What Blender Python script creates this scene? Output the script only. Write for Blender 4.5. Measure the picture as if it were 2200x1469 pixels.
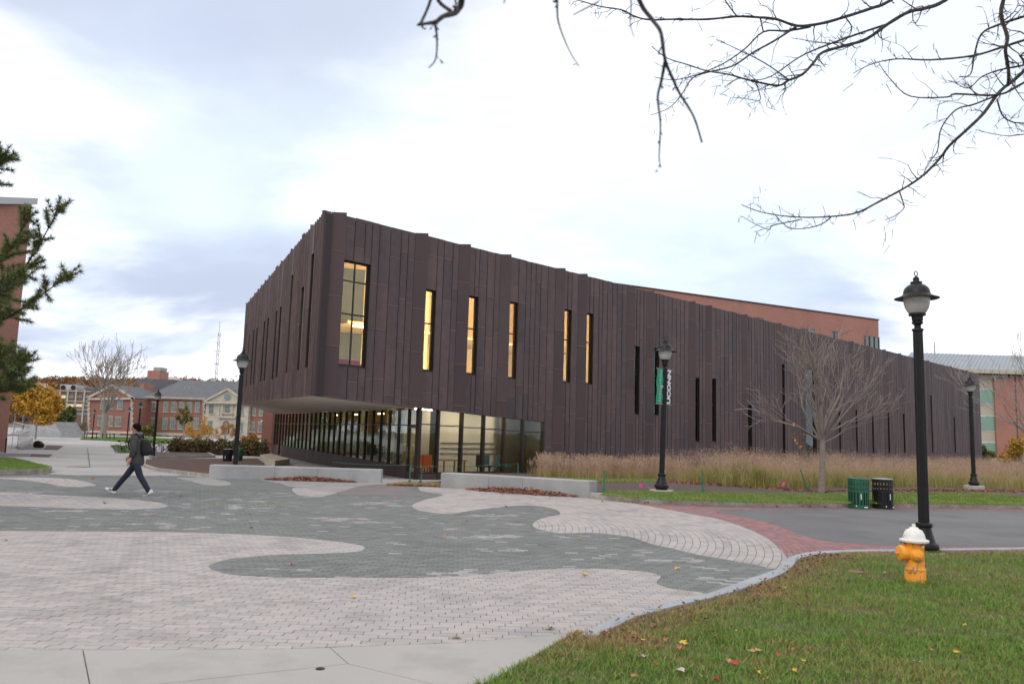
import bpy, bmesh, math, random
import numpy as np
from mathutils import Vector, Matrix
random.seed(7); rng = np.random.default_rng(7)
for o in list(bpy.data.objects): bpy.data.objects.remove(o)
S = bpy.context.scene; COL = S.collection
# ------------------------------------------------------------------ camera
F = 1660.0; CAMZ = 1.75; PITCH = math.radians(6.7); ROLL = math.radians(1.7)
_fw = np.array([0, math.cos(PITCH), math.sin(PITCH)]); _r0 = np.array([1., 0, 0]); _u0 = np.cross(_r0, _fw)
_R = math.cos(ROLL)*_r0 + math.sin(ROLL)*_u0; _U = -math.sin(ROLL)*_r0 + math.cos(ROLL)*_u0
cd = bpy.data.cameras.new('camera'); cam = bpy.data.objects.new('camera', cd); COL.objects.link(cam)
cam.matrix_world = Matrix(((_R[0], _U[0], -_fw[0], 0), (_R[1], _U[1], -_fw[1], 0), (_R[2], _U[2], -_fw[2], CAMZ), (0, 0, 0, 1)))
cd.sensor_width = 36; cd.lens = 36*F/2200; cd.clip_end = 3000; cd.clip_start = .05
cd.dof.use_dof = True; cd.dof.focus_distance = 19; cd.dof.aperture_fstop = 2.8
S.camera = cam
# ------------------------------------------------------------------ sky, sun, exposure
SUN_EL, SUN_AZ = math.radians(38), math.radians(215)       # azimuth clockwise from +Y
wd = bpy.data.worlds.new('World'); S.world = wd; wd.use_nodes = True
nt = wd.node_tree; N = nt.nodes; Lk = nt.links; N.clear()
def wn(t, **k):
    n = N.new(t)
    for a, b in k.items(): setattr(n, a, b)
    return n
sky = wn('ShaderNodeTexSky', sky_type='NISHITA', sun_disc=False, sun_elevation=SUN_EL, sun_rotation=SUN_AZ)
tc = wn('ShaderNodeTexCoord'); sep = wn('ShaderNodeSeparateXYZ'); Lk.new(tc.outputs['Generated'], sep.inputs[0])
zz = wn('ShaderNodeMath', operation='MAXIMUM'); Lk.new(sep.outputs[2], zz.inputs[0]); zz.inputs[1].default_value = 0
za = wn('ShaderNodeMath', operation='ADD'); Lk.new(zz.outputs[0], za.inputs[0]); za.inputs[1].default_value = .26
dx = wn('ShaderNodeMath', operation='DIVIDE'); Lk.new(sep.outputs[0], dx.inputs[0]); Lk.new(za.outputs[0], dx.inputs[1])
dy = wn('ShaderNodeMath', operation='DIVIDE'); Lk.new(sep.outputs[1], dy.inputs[0]); Lk.new(za.outputs[0], dy.inputs[1])
cmb = wn('ShaderNodeCombineXYZ'); Lk.new(dx.outputs[0], cmb.inputs[0]); Lk.new(dy.outputs[0], cmb.inputs[1])
def cloud(scale, detail, dist, loc, lo, hi):
    mp = wn('ShaderNodeMapping'); Lk.new(cmb.outputs[0], mp.inputs[0]); mp.inputs['Location'].default_value = loc
    mp.inputs['Scale'].default_value = (-.8, 1.0, 1)
    n = wn('ShaderNodeTexNoise'); Lk.new(mp.outputs[0], n.inputs['Vector'])
    n.inputs['Scale'].default_value = scale; n.inputs['Detail'].default_value = detail; n.inputs['Roughness'].default_value = .52
    n.inputs['Distortion'].default_value = dist
    m = wn('ShaderNodeMapRange', interpolation_type='SMOOTHSTEP'); Lk.new(n.outputs['Fac'], m.inputs[0])
    m.inputs[1].default_value = lo; m.inputs[2].default_value = hi
    return m.outputs[0]
def mixc(f, a, b):
    m = wn('ShaderNodeMix', data_type='RGBA'); Lk.new(f, m.inputs['Factor'])
    for s, v in (('A', a), ('B', b)):
        i = [x for x in m.inputs if x.name == s and x.type == 'RGBA'][0]
        if isinstance(v, tuple): i.default_value = (*v, 1)
        else: Lk.new(v, i)
    return [x for x in m.outputs if x.type == 'RGBA'][0]
c_cover = cloud(.7, 7, .2, (8.1, 3.7, 0), .30, .54)      # clear gaps
c_shade = cloud(1.25, 8, .25, (4.65, 8.4, 1), .36, .575)       # grey-blue undersides
c_warm = cloud(.45, 3, .3, (1.2, 9.5, 5), .5, .7)         # warm evening tint
skyc = wn('ShaderNodeVectorMath', operation='SCALE'); Lk.new(sky.outputs[0], skyc.inputs[0]); skyc.inputs['Scale'].default_value = 1.0
cl1 = mixc(c_warm, (11.2, 11.2, 11.3), (11.6, 10.9, 10.3))
sh_ = mixc(c_warm, (4.2, 4.8, 6.1), (7.4, 6.8, 6.8)); cl2 = mixc(c_shade, cl1, sh_)
thin = mixc(c_warm, (9.0, 9.9, 11.0), (9.6, 10.0, 10.6)); hz_ = wn('ShaderNodeMix', data_type='RGBA'); hz_.inputs['Factor'].default_value = .66; Lk.new(skyc.outputs[0], hz_.inputs[6]); Lk.new(thin, hz_.inputs[7])   # thin high cloud over the blue
full = mixc(c_cover, hz_.outputs[2], cl2)
bg = wn('ShaderNodeBackground'); Lk.new(full, bg.inputs['Color']); bg.inputs['Strength'].default_value = .1
wo = wn('ShaderNodeOutputWorld'); Lk.new(bg.outputs[0], wo.inputs[0])
sl = bpy.data.lights.new('sun', 'SUN'); sl.energy = .7; sl.angle = math.radians(25); sl.color = (1, .94, .86)
so = bpy.data.objects.new('sun', sl); COL.objects.link(so)
_sd = Vector((math.sin(SUN_AZ)*math.cos(SUN_EL), math.cos(SUN_AZ)*math.cos(SUN_EL), math.sin(SUN_EL)))
so.rotation_euler = _sd.to_track_quat('Z', 'Y').to_euler(); so.location = _sd*60
S.view_settings.view_transform = 'Standard'; S.view_settings.look = 'None'; S.view_settings.gamma = 1
S.view_settings.use_curve_mapping = False; S.view_settings.exposure = .53
S.render.engine = 'CYCLES'; S.cycles.use_denoising = True; S.cycles.max_bounces = 8; S.cycles.transparent_max_bounces = 24
S.cycles.diffuse_bounces = 3; S.cycles.glossy_bounces = 3; S.cycles.sample_clamp_indirect = 6

# ------------------------------------------------------------------ pixel of the photograph -> place
CAM = np.array([0, 0, CAMZ])
def ray(px, py): return _fw + _R*(px-1100)/F - _U*(py-734.5)/F
def atY(px, py, Y): d = ray(px, py); return CAM + d*(Y/d[1])
def atZ(px, py, z): d = ray(px, py); return CAM + d*((z-CAMZ)/d[2])
KY = [-60, 24, 34, 51, 110, 165, 260, 2500]; KZ = [0, 0, -.35, -.64, -1.02, -1.6, -2.2, -2.2]
BY = [-60, 27, 40, 60, 200]; BZ = [.14, .14, -.22, -.5, -1.2]       # planting beds on the right
def zg(Y): return float(np.interp(Y, KY, KZ))
def zb(Y): return float(np.interp(Y, BY, BZ))
def gnd(px, py, dz=0, ky=KY, kz=KZ):
    d = ray(px, py); m = d[2]/d[1]
    for i in range(len(ky)-1):
        s = (kz[i+1]-kz[i])/(ky[i+1]-ky[i])
        if abs(m-s) < 1e-9: continue
        Y = (kz[i]+dz - s*ky[i] - CAMZ)/(m-s)
        if max(ky[i], 1) <= Y <= ky[i+1]: return atY(px, py, Y)
    return atY(px, py, 300)
def g2(pts, dz=0): return [tuple(gnd(x, y, dz)[:2]) for x, y in pts]
def bed(px, py, dz=0): return gnd(px, py, dz, BY, BZ)

# ------------------------------------------------------------------ materials
def mat(name, c, rough=.7, c2=None, nscale=3., var=.0, tone=None, metal=0, bump=0, bscale=60., spec=.5, emit=None, estr=0, stretch=None, detail=5, nlo=.35, nhi=.65, coat=0, objrand=0, stain=0):
    m = bpy.data.materials.new(name); m.use_nodes = True; t = m.node_tree; p = t.nodes['Principled BSDF']; l = t.links
    def nd(ty, **k):
        n = t.nodes.new(ty)
        for a, b in k.items(): setattr(n, a, b)
        return n
    def mx(f, a, b, bl='MIX'):
        n = nd('ShaderNodeMix', data_type='RGBA', blend_type=bl)
        if isinstance(f, (int, float)): n.inputs['Factor'].default_value = f
        else: l.new(f, n.inputs['Factor'])
        for i, v in ((6, a), (7, b)):
            if isinstance(v, tuple): n.inputs[i].default_value = (*v[:3], 1)
            else: l.new(v, n.inputs[i])
        return n.outputs[2]
    tc = nd('ShaderNodeTexCoord'); co = tc.outputs['Object']
    if stretch:
        mp = nd('ShaderNodeMapping'); l.new(co, mp.inputs[0]); mp.inputs['Scale'].default_value = stretch; co2 = mp.outputs[0]
    else: co2 = co
    col = tuple(c)
    if c2:
        n = nd('ShaderNodeTexNoise'); l.new(co2, n.inputs['Vector']); n.inputs['Scale'].default_value = nscale; n.inputs['Detail'].default_value = detail
        r = nd('ShaderNodeMapRange'); l.new(n.outputs['Fac'], r.inputs[0]); r.inputs[1].default_value = nlo; r.inputs[2].default_value = nhi
        col = mx(r.outputs[0], tuple(c), tuple(c2))
    if tone:       # per-piece tone attribute mixes towards another real colour
        a = nd('ShaderNodeAttribute', attribute_name='tone'); col = mx(a.outputs['Fac'], col, tuple(tone))
    if objrand:
        oi = nd('ShaderNodeObjectInfo'); r = nd('ShaderNodeMapRange'); l.new(oi.outputs['Random'], r.inputs[0])
        r.inputs[3].default_value = 1-objrand; r.inputs[4].default_value = 1+objrand
        cb = nd('ShaderNodeCombineColor'); [l.new(r.outputs[0], cb.inputs[i]) for i in range(3)]
        col = mx(1.0, col, cb.outputs[0], 'MULTIPLY')
    if stain:      # worn-in dirt blotches
        n = nd('ShaderNodeTexNoise'); l.new(co, n.inputs['Vector']); n.inputs['Scale'].default_value = 1.1; n.inputs['Detail'].default_value = 9; n.inputs['Roughness'].default_value = .65
        r = nd('ShaderNodeMapRange'); l.new(n.outputs['Fac'], r.inputs[0]); r.inputs[1].default_value = .5; r.inputs[2].default_value = .74; r.inputs[3].default_value = 1; r.inputs[4].default_value = 1-stain
        cb = nd('ShaderNodeCombineColor'); [l.new(r.outputs[0], cb.inputs[i]) for i in range(3)]
        col = mx(1.0, col, cb.outputs[0], 'MULTIPLY')
    if var:        # fine grain
        n = nd('ShaderNodeTexNoise'); l.new(co, n.inputs['Vector']); n.inputs['Scale'].default_value = bscale; n.inputs['Detail'].default_value = 3
        r = nd('ShaderNodeMapRange'); l.new(n.outputs['Fac'], r.inputs[0]); r.inputs[1].default_value = .3; r.inputs[2].default_value = .7
        r.inputs[3].default_value = 1-var; r.inputs[4].default_value = 1+var
        cb = nd('ShaderNodeCombineColor'); [l.new(r.outputs[0], cb.inputs[i]) for i in range(3)]
        col = mx(1.0, col, cb.outputs[0], 'MULTIPLY')
    if isinstance(col, tuple): p.inputs['Base Color'].default_value = (*col[:3], 1)
    else: l.new(col, p.inputs['Base Color'])
    p.inputs['Roughness'].default_value = rough; p.inputs['Metallic'].default_value = metal; p.inputs['Specular IOR Level'].default_value = spec
    if coat: p.inputs['Coat Weight'].default_value = coat
    if bump:
        n = nd('ShaderNodeTexNoise'); l.new(co2, n.inputs['Vector']); n.inputs['Scale'].default_value = bscale; n.inputs['Detail'].default_value = 4
        b = nd('ShaderNodeBump'); b.inputs['Strength'].default_value = bump; b.inputs['Distance'].default_value = .02; l.new(n.outputs['Fac'], b.inputs['Height']); l.new(b.outputs[0], p.inputs['Normal'])
    if emit: p.inputs['Emission Color'].default_value = (*emit, 1); p.inputs['Emission Strength'].default_value = estr
    return m
def brickmat(name, c1, c2, mortar, w=.22, h=.075, rot=None):
    m = mat(name, c1, .85); t = m.node_tree; l = t.links; p = t.nodes['Principled BSDF']
    tc = t.nodes.new('ShaderNodeTexCoord'); sp = t.nodes.new('ShaderNodeSeparateXYZ'); l.new(tc.outputs['Object'], sp.inputs[0])
    ad = t.nodes.new('ShaderNodeMath'); ad.operation = 'ADD'; l.new(sp.outputs[0], ad.inputs[0]); l.new(sp.outputs[1], ad.inputs[1])
    cb = t.nodes.new('ShaderNodeCombineXYZ'); l.new(ad.outputs[0], cb.inputs[0]); l.new(sp.outputs[2], cb.inputs[1])
    b = t.nodes.new('ShaderNodeTexBrick'); l.new(cb.outputs[0], b.inputs['Vector']); b.inputs['Scale'].default_value = 1
    b.inputs['Brick Width'].default_value = w; b.inputs['Row Height'].default_value = h; b.inputs['Mortar Size'].default_value = .006
    b.inputs['Color1'].default_value = (*c1, 1); b.inputs['Color2'].default_value = (*c2, 1); b.inputs['Mortar'].default_value = (*mortar, 1)
    n = t.nodes.new('ShaderNodeTexNoise'); l.new(tc.outputs['Object'], n.inputs['Vector']); n.inputs['Scale'].default_value = .4; n.inputs['Detail'].default_value = 6
    mx = t.nodes.new('ShaderNodeMix'); mx.data_type = 'RGBA'; mx.blend_type = 'MULTIPLY'; mx.inputs['Factor'].default_value = .35
    l.new(b.outputs['Color'], mx.inputs[6]); l.new(n.outputs['Fac'], mx.inputs[7]); l.new(mx.outputs[2], p.inputs['Base Color'])
    return m
def glassmat(name, tint, refl=1.0, dark=0):
    m = bpy.data.materials.new(name); m.use_nodes = True; t = m.node_tree; t.nodes.clear(); l = t.links
    tr = t.nodes.new('ShaderNodeBsdfTransparent'); tr.inputs[0].default_value = (*tint, 1)
    gl = t.nodes.new('ShaderNodeBsdfGlossy'); gl.inputs['Roughness'].default_value = .01; gl.inputs['Color'].default_value = (.92, .96, .95, 1)
    tc = t.nodes.new('ShaderNodeTexCoord'); n = t.nodes.new('ShaderNodeTexNoise'); l.new(tc.outputs['Object'], n.inputs['Vector']); n.inputs['Scale'].default_value = .9
    b = t.nodes.new('ShaderNodeBump'); b.inputs['Strength'].default_value = .12; b.inputs['Distance'].default_value = .06; l.new(n.outputs['Fac'], b.inputs['Height']); l.new(b.outputs[0], gl.inputs['Normal'])
    fr = t.nodes.new('ShaderNodeLayerWeight'); fr.inputs['Blend'].default_value = .5; pw = t.nodes.new('ShaderNodeMath'); pw.operation = 'POWER'; l.new(fr.outputs['Facing'], pw.inputs[0]); pw.inputs[1].default_value = 4
    mu = t.nodes.new('ShaderNodeMath'); mu.operation = 'MULTIPLY_ADD'; l.new(pw.outputs[0], mu.inputs[0]); mu.inputs[1].default_value = .6; mu.inputs[2].default_value = .045*refl; mu.use_clamp = True
    mx = t.nodes.new('ShaderNodeMixShader'); l.new(mu.outputs[0], mx.inputs[0]); l.new(tr.outputs[0], mx.inputs[1]); l.new(gl.outputs[0], mx.inputs[2])
    o = t.nodes.new('ShaderNodeOutputMaterial'); l.new(mx.outputs[0], o.inputs[0]); return m
M = {}
M['paver_light'] = mat('paver_light', (.372, .356, .352), .85, (.305, .288, .282), .30, .10, (.42, .39, .375), stain=.3, bump=.15, bscale=90)
M['paver_dark'] = mat('paver_dark', (.152, .164, .158), .85, (.128, .140, .135), .4, .14, (.185, .195, .190), stain=.25, bump=.15, bscale=90)
M['paver_mid'] = mat('paver_mid', (.30, .29, .29), .85, (.27, .26, .26), .4, .10, (.33, .32, .315), stain=.25, bump=.15, bscale=90)
M['paver_taupe'] = mat('paver_taupe', (.185, .165, .168), .85, (.165, .150, .152), .4, .10, (.21, .19, .19), bump=.15, bscale=90)
M['paver_red'] = mat('paver_red', (.245, .130, .133), .85, (.205, .108, .112), .6, .12, (.30, .16, .16), bump=.15, bscale=90)
M['joint'] = mat('joint', (.10, .09, .085), .95)
M['joint_dark'] = mat('joint_dark', (.06, .062, .06), .95)
M['concrete'] = mat('concrete', (.40, .385, .365), .85, (.34, .33, .315), .5, .06, stain=.22, bump=.08, bscale=120, stretch=(1, .35, 1), detail=8)
M['walk'] = mat('walk', (.40, .395, .385), .88, (.32, .315, .31), .22, .05, stain=.2, bump=.05, detail=8)
M['asphalt'] = mat('asphalt', (.158, .158, .162), .9, (.118, .118, .122), .35, .22, stain=.25, bump=.2, bscale=140)
M['granite'] = mat('granite', (.38, .38, .38), .75, (.31, .31, .312), 1.2, .22, stain=.22, bump=.12, bscale=120)
M['granite_blue'] = mat('granite_blue', (.34, .37, .40), .8, (.29, .315, .345), 2, .2, bump=.2, bscale=100)
M['kerb'] = mat('kerb', (.42, .395, .365), .85, (.28, .255, .23), 3, .25, bump=.5, bscale=25)
M['soil'] = mat('soil', (.105, .078, .066), .95, (.075, .055, .046), 4, .3, bump=.8, bscale=30)
M['mulch'] = mat('mulch', (.110, .066, .048), .95, (.070, .042, .032), 6, .35, bump=.9, bscale=25)
M['lawn_soil'] = mat('lawn_soil', (.085, .095, .035), .95, (.115, .085, .045), 1.3, .25, bump=.6, bscale=40)
M['terrain'] = mat('terrain', (.14, .13, .10), .95, (.10, .105, .07), .05)
M['copper'] = mat('copper', (.114, .083, .084), .55, (.076, .064, .071), .7, .10, (.215, .135, .122), metal=.25, bump=.03, bscale=3, stretch=(1.6, 1.6, .2), spec=.22)
M['copper_fin'] = mat('copper_fin', (.078, .050, .050), .6, (.058, .042, .045), .8, .08, (.170, .105, .098), metal=.25, stretch=(1, 1, .3))
M['copper_dark'] = mat('copper_dark', (.030, .022, .021), .5, metal=.3)
M['bronze_frame'] = mat('bronze_frame', (.035, .026, .022), .45, metal=.4)
M['soffit'] = mat('soffit', (.60, .55, .48), .8, (.56, .51, .45), .6)
M['glass'] = glassmat('glass', (.91, .90, .85)); M['glass_dark'] = glassmat('glass_dark', (.62, .66, .58), 1.3)
M['int_warm'] = mat('int_warm', (.66, .46, .19), .8, (.60, .41, .16), .4)
M['int_white'] = mat('int_white', (.76, .75, .70), .8); M['int_dark'] = mat('int_dark', (.10, .10, .065), .85, (.06, .065, .045), .3)
M['int_floor'] = mat('int_floor', (.16, .15, .13), .6)
M['lamp_strip'] = mat('lamp_strip', (.9, .85, .7), .5, emit=(1, .86, .58), estr=22)
M['lamp_strip_low'] = mat('lamp_strip_low', (.9, .85, .7), .5, emit=(1, .84, .58), estr=27)
M['red_fabric'] = mat('red_fabric', (.40, .03, .04), .8); M['orange_plastic'] = mat('orange_plastic', (.55, .12, .03), .5); M['teal'] = mat('teal', (.05, .18, .22), .6)
M['wood'] = mat('wood', (.35, .22, .10), .6, (.28, .17, .08), 5)
M['brick_hall'] = brickmat('brick_hall', (.34, .125, .085), (.27, .095, .07), (.36, .29, .25), .24, .08)
M['brick_block'] = brickmat('brick_block', (.47, .205, .15), (.41, .175, .13), (.42, .30, .25), .3, .1)
M['brick_left'] = brickmat('brick_left', (.44, .195, .14), (.35, .15, .11), (.42, .33, .28), .22, .075)
M['brick_far'] = brickmat('brick_far', (.20, .12, .095), (.17, .10, .085), (.22, .17, .14), .24, .08)
M['limestone'] = mat('limestone', (.50, .45, .37), .85, (.40, .36, .30), .8, .05)
M['slate'] = mat('slate', (.125, .13, .14), .8, (.10, .105, .115), .9, .1)
M['metal_roof'] = mat('metal_roof', (.30, .33, .35), .45, (.26, .29, .31), .3, metal=.3)
M['white_paint'] = mat('white_paint', (.72, .72, .71), .6); M['beige'] = mat('beige', (.50, .44, .35), .85, (.45, .40, .32), .4)
M['win_far'] = mat('win_far', (.09, .12, .115), .15, (.16, .20, .19), .3, spec=.8)
M['win_green'] = mat('win_green', (.16, .30, .22), .2, spec=.8); M['win_lit'] = mat('win_lit', (.5, .42, .28), .4, emit=(1, .8, .5), estr=.25)
M['black_metal'] = mat('black_metal', (.009, .009, .010), .45, (.014, .014, .015), 8, spec=.3)
M['globe'] = mat('globe', (.52, .51, .49), .25, (.42, .41, .40), 2, spec=.6)
M['steel'] = mat('steel', (.32, .33, .34), .45, metal=.7); M['galv'] = mat('galv', (.42, .44, .45), .5, metal=.3)
M['green_paint'] = mat('green_paint', (.008, .105, .060), .4, (.012, .085, .050), 4); M['green_post'] = mat('green_post', (.03, .16, .10), .6)
M['hyd_orange'] = mat('hyd_orange', (.88, .36, .034), .45, (.30, .13, .05), 16, .10, bump=.12, bscale=30, nlo=.62, nhi=.72); M['hyd_white'] = mat('hyd_white', (.78, .77, .73), .45, (.42, .30, .20), 14, .06, bump=.1, bscale=30, nlo=.62, nhi=.72)
M['rust'] = mat('rust', (.20, .12, .08), .8)
M['banner_green'] = mat('banner_green', (.015, .34, .20), .75); M['banner_navy'] = mat('banner_navy', (.050, .054, .075), .75); M['text_white'] = mat('text_white', (.85, .85, .85), .7)
M['text_grey'] = mat('text_grey', (.42, .62, .54), .7)
M['pink'] = mat('pink', (.90, .10, .35), .7); M['chalk_blue'] = mat('chalk_blue', (.27, .36, .40), .9, (.34, .33, .33), 9); M['chalk_yellow'] = mat('chalk_yellow', (.33, .31, .14), .9, (.18, .19, .16), 14)
M['bark'] = mat('bark', (.062, .052, .050), .9, (.042, .036, .035), 12, bump=.5, bscale=30); M['bark_grey'] = mat('bark_grey', (.30, .27, .24), .9, (.23, .205, .18), 10, bump=.4, bscale=25)
M['bark_tan'] = mat('bark_tan', (.25, .21, .18), .9, (.19, .16, .14), 10, bump=.4, bscale=25)
M['leaf_yellow'] = mat('leaf_yellow', (.52, .28, .02), .7, tone=(.36, .22, .03)); M['leaf_green'] = mat('leaf_green', (.085, .10, .022), .7, tone=(.22, .18, .03))
M['leaf_orange'] = mat('leaf_orange', (.42, .15, .02), .7, tone=(.30, .22, .03)); M['needle'] = mat('needle', (.095, .140, .040), .6, tone=(.22, .21, .065))
M['hedge'] = mat('hedge', (.06, .065, .02), .8, tone=(.17, .10, .03)); M['wood_far'] = mat('wood_far', (.25, .095, .03), .9, tone=(.14, .10, .035)); M['hill'] = mat('hill', (.12, .07, .035), .95)
M['grass'] = mat('grass', (.128, .250, .032), .65, tone=(.38, .25, .11)); M['tall_leaf'] = mat('tall_leaf', (.25, .262, .062), .7, tone=(.42, .30, .11))
M['plume'] = mat('plume', (.46, .325, .225), .8, tone=(.38, .24, .17)); M['copper_rib'] = mat('copper_rib', (.25, .185, .165), .45, (.19, .14, .13), 2., metal=.4); M['litter'] = mat('litter', (.30, .12, .07), .8, tone=(.16, .07, .05))  # left-face seam ribs paler: bright sky on them put into the colour
for nm, c in (('yellow', (.72, .44, .05)), ('red', (.45, .05, .05)), ('orange', (.50, .19, .08)), ('pale', (.55, .46, .42)), ('tan', (.45, .27, .13))): M['fallen_'+nm] = mat('fallen_'+nm, c, .7, tuple(x*.75 for x in c), 20)
M['skin'] = mat('skin', (.48, .27, .19), .5); M['hair'] = mat('hair', (.008, .007, .007), .9, spec=.1); M['jacket'] = mat('jacket', (.060, .060, .063), .85, (.048, .048, .051), 14, bump=.4, bscale=12); M['hood'] = mat('hood', (.14, .14, .145), .9)
M['jeans'] = mat('jeans', (.022, .030, .050), .85, (.016, .022, .038), 9, bump=.4, bscale=14); M['shoe'] = mat('shoe', (.72, .72, .70), .5); M['black_cloth'] = mat('black_cloth', (.012, .012, .013), .8, bump=.3, bscale=20)
M['tyre'] = mat('tyre', (.02, .02, .02), .8); M['bike_white'] = mat('bike_white', (.5, .52, .55), .4); M['bike_green'] = mat('bike_green', (.06, .25, .12), .4)

# ------------------------------------------------------------------ mesh helpers
def tag(o, label=None, cat=None, group=None, kind=None):
    for k, v in (('label', label), ('category', cat), ('group', group), ('kind', kind)):
        if v: o[k] = v
    return o
def link(o, parent=None):
    COL.objects.link(o)
    if parent is not None:
        o.parent = parent
        if parent.parent is None: o.matrix_parent_inverse = Matrix.LocRotScale(parent.location, parent.rotation_euler, parent.scale).inverted()
    return o
def thing(name, loc, label, cat, group=None, rz=0):
    o = bpy.data.objects.new(name, None); o.location = loc; o.rotation_euler = (0, 0, rz); o.empty_display_size = .3
    COL.objects.link(o); return tag(o, label, cat, group)
class MB:
    def __init__(s): s.v = []; s.f = []; s.t = []
    def add(s, vs, fs, tone=None):
        b = len(s.v); s.v += [tuple(float(c) for c in p) for p in vs]; s.f += [tuple(b+i for i in f) for f in fs]
        if tone is not None: s.t += [tone]*len(fs)
        return s
    def hexa(s, p, tone=None):     # p[0..3] bottom loop, p[4..7] top loop
        return s.add(p, [(3, 2, 1, 0), (4, 5, 6, 7), (0, 1, 5, 4), (1, 2, 6, 5), (2, 3, 7, 6), (3, 0, 4, 7)], tone)
    def box(s, x0, x1, y0, y1, z0, z1, Mx=None, tone=None):
        p = [(x0, y0, z0), (x1, y0, z0), (x1, y1, z0), (x0, y1, z0), (x0, y0, z1), (x1, y0, z1), (x1, y1, z1), (x0, y1, z1)]
        if Mx is not None: p = [Mx @ Vector(q) for q in p]
        return s.hexa(p, tone)
    def bar(s, a, b, w, h=None, up=(0, 0, 1)):    # rectangular bar a->b
        a = Vector(a); b = Vector(b); h = h or w; d = (b-a).normalized(); u = Vector(up)
        if abs(d.dot(u)) > .95: u = Vector((1, 0, 0))
        x = d.cross(u).normalized()*w/2; y = x.normalized().cross(d).normalized()*h/2
        return s.hexa([a-x-y, a+x-y, a+x+y, a-x+y, b-x-y, b+x-y, b+x+y, b-x+y])
    def tube(s, pts, rad, n=6, cap=True, tone=None):
        pts = [Vector(p) for p in pts]; m = len(pts)
        if not hasattr(rad, '__len__'): rad = [rad]*m
        b = len(s.v); ref = None; f = []
        for i, p in enumerate(pts):
            d = (pts[min(i+1, m-1)]-pts[max(i-1, 0)]); d = d.normalized() if d.length > 1e-9 else Vector((0, 0, 1))
            if ref is None: ref = d.orthogonal().normalized()
            ref = (ref - d*ref.dot(d)); ref = ref.normalized() if ref.length > 1e-6 else d.orthogonal().normalized()
            q = d.cross(ref)
            for k in range(n):
                a = 2*math.pi*k/n; s.v.append(tuple(p + (ref*math.cos(a)+q*math.sin(a))*rad[i]))
        for i in range(m-1):
            for k in range(n): f.append((b+i*n+k, b+i*n+(k+1) % n, b+(i+1)*n+(k+1) % n, b+(i+1)*n+k))
        if cap: f.append(tuple(b+k for k in reversed(range(n)))); f.append(tuple(b+(m-1)*n+k for k in range(n)))
        s.f += f
        if tone is not None: s.t += [tone]*len(f)
        return s
    def lathe(s, prof, n=20, Mx=None, flute=0, cap=True):   # prof (r,z) from bottom to top
        b = len(s.v)
        for r, z in prof:
            for k in range(n):
                a = 2*math.pi*k/n; rr = r*(1-flute*(k % 2)); p = Vector((rr*math.cos(a), rr*math.sin(a), z)); s.v.append(tuple(Mx @ p if Mx is not None else p))
        for i in range(len(prof)-1):
            for k in range(n): s.f.append((b+i*n+k, b+i*n+(k+1) % n, b+(i+1)*n+(k+1) % n, b+(i+1)*n+k))
        if cap: s.f.append(tuple(b+k for k in reversed(range(n)))); s.f.append(tuple(b+(len(prof)-1)*n+k for k in range(n)))
        return s
    def prism(s, poly, z0, z1, tone=None):    # poly (x,y), counter-clockwise; z0/z1 numbers or functions of (x,y)
        n = len(poly); a0 = z0 if callable(z0) else (lambda x, y: z0); a1 = z1 if callable(z1) else (lambda x, y: z1)
        vs = [(x, y, a0(x, y)) for x, y in poly]+[(x, y, a1(x, y)) for x, y in poly]
        return s.add(vs, [tuple(range(n, 2*n))]+[(i, (i+1) % n, n+(i+1) % n, n+i) for i in range(n)], tone)
    def build(s, name, mt, parent=None, smooth=False, **k):
        me = bpy.data.meshes.new(name); me.from_pydata(s.v, [], s.f)
        me.materials.append(M[mt] if isinstance(mt, str) else mt)
        if s.t: me.attributes.new('tone', 'FLOAT', 'FACE').data.foreach_set('value', s.t)
        if smooth:
            me.polygons.foreach_set('use_smooth', [True]*len(me.polygons)); me.set_sharp_from_angle(angle=math.radians(40))
        me.update(); o = bpy.data.objects.new(name, me); link(o, parent); return tag(o, **k)
def npmesh(name, V, T, mt, tone=None, parent=None, midx=None, **k):      # big triangle meshes from arrays
    me = bpy.data.meshes.new(name); V = np.asarray(V, np.float32); T = np.asarray(T, np.int32)
    me.vertices.add(len(V)); me.vertices.foreach_set('co', V.ravel()); me.loops.add(T.size); me.loops.foreach_set('vertex_index', T.ravel())
    me.polygons.add(len(T)); me.polygons.foreach_set('loop_start', np.arange(0, T.size, T.shape[1], dtype=np.int32)); me.polygons.foreach_set('loop_total', np.full(len(T), T.shape[1], np.int32))
    for m_ in (mt if isinstance(mt, (list, tuple)) else [mt]): me.materials.append(M[m_])
    if midx is not None: me.polygons.foreach_set('material_index', np.asarray(midx, np.int32))
    me.update(calc_edges=True)
    if tone is not None: me.attributes.new('tone', 'FLOAT', 'POINT').data.foreach_set('value', np.asarray(tone, np.float32))
    o = bpy.data.objects.new(name, me); link(o, parent); return tag(o, **k)
def sheet(name, poly, off, mt, zf=(KY, KZ), parent=None, kind='structure', holes=()):
    bm = bmesh.new(); bm.faces.new([bm.verts.new((x, y, 0)) for x, y in poly])
    for y in zf[0][1:-1]: bmesh.ops.bisect_plane(bm, geom=bm.verts[:]+bm.edges[:]+bm.faces[:], plane_co=(0, y, 0), plane_no=(0, 1, 0))
    bmesh.ops.triangulate(bm, faces=bm.faces[:])
    for v in bm.verts: v.co.z = float(np.interp(v.co.y, *zf))+off
    bmesh.ops.recalc_face_normals(bm, faces=bm.faces[:])
    me = bpy.data.meshes.new(name); bm.to_mesh(me); bm.free()
    if sum(p.normal.z for p in me.polygons) < 0: me.flip_normals()
    me.materials.append(M[mt]); o = bpy.data.objects.new(name, me); link(o, parent); return tag(o, kind=kind)
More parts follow.
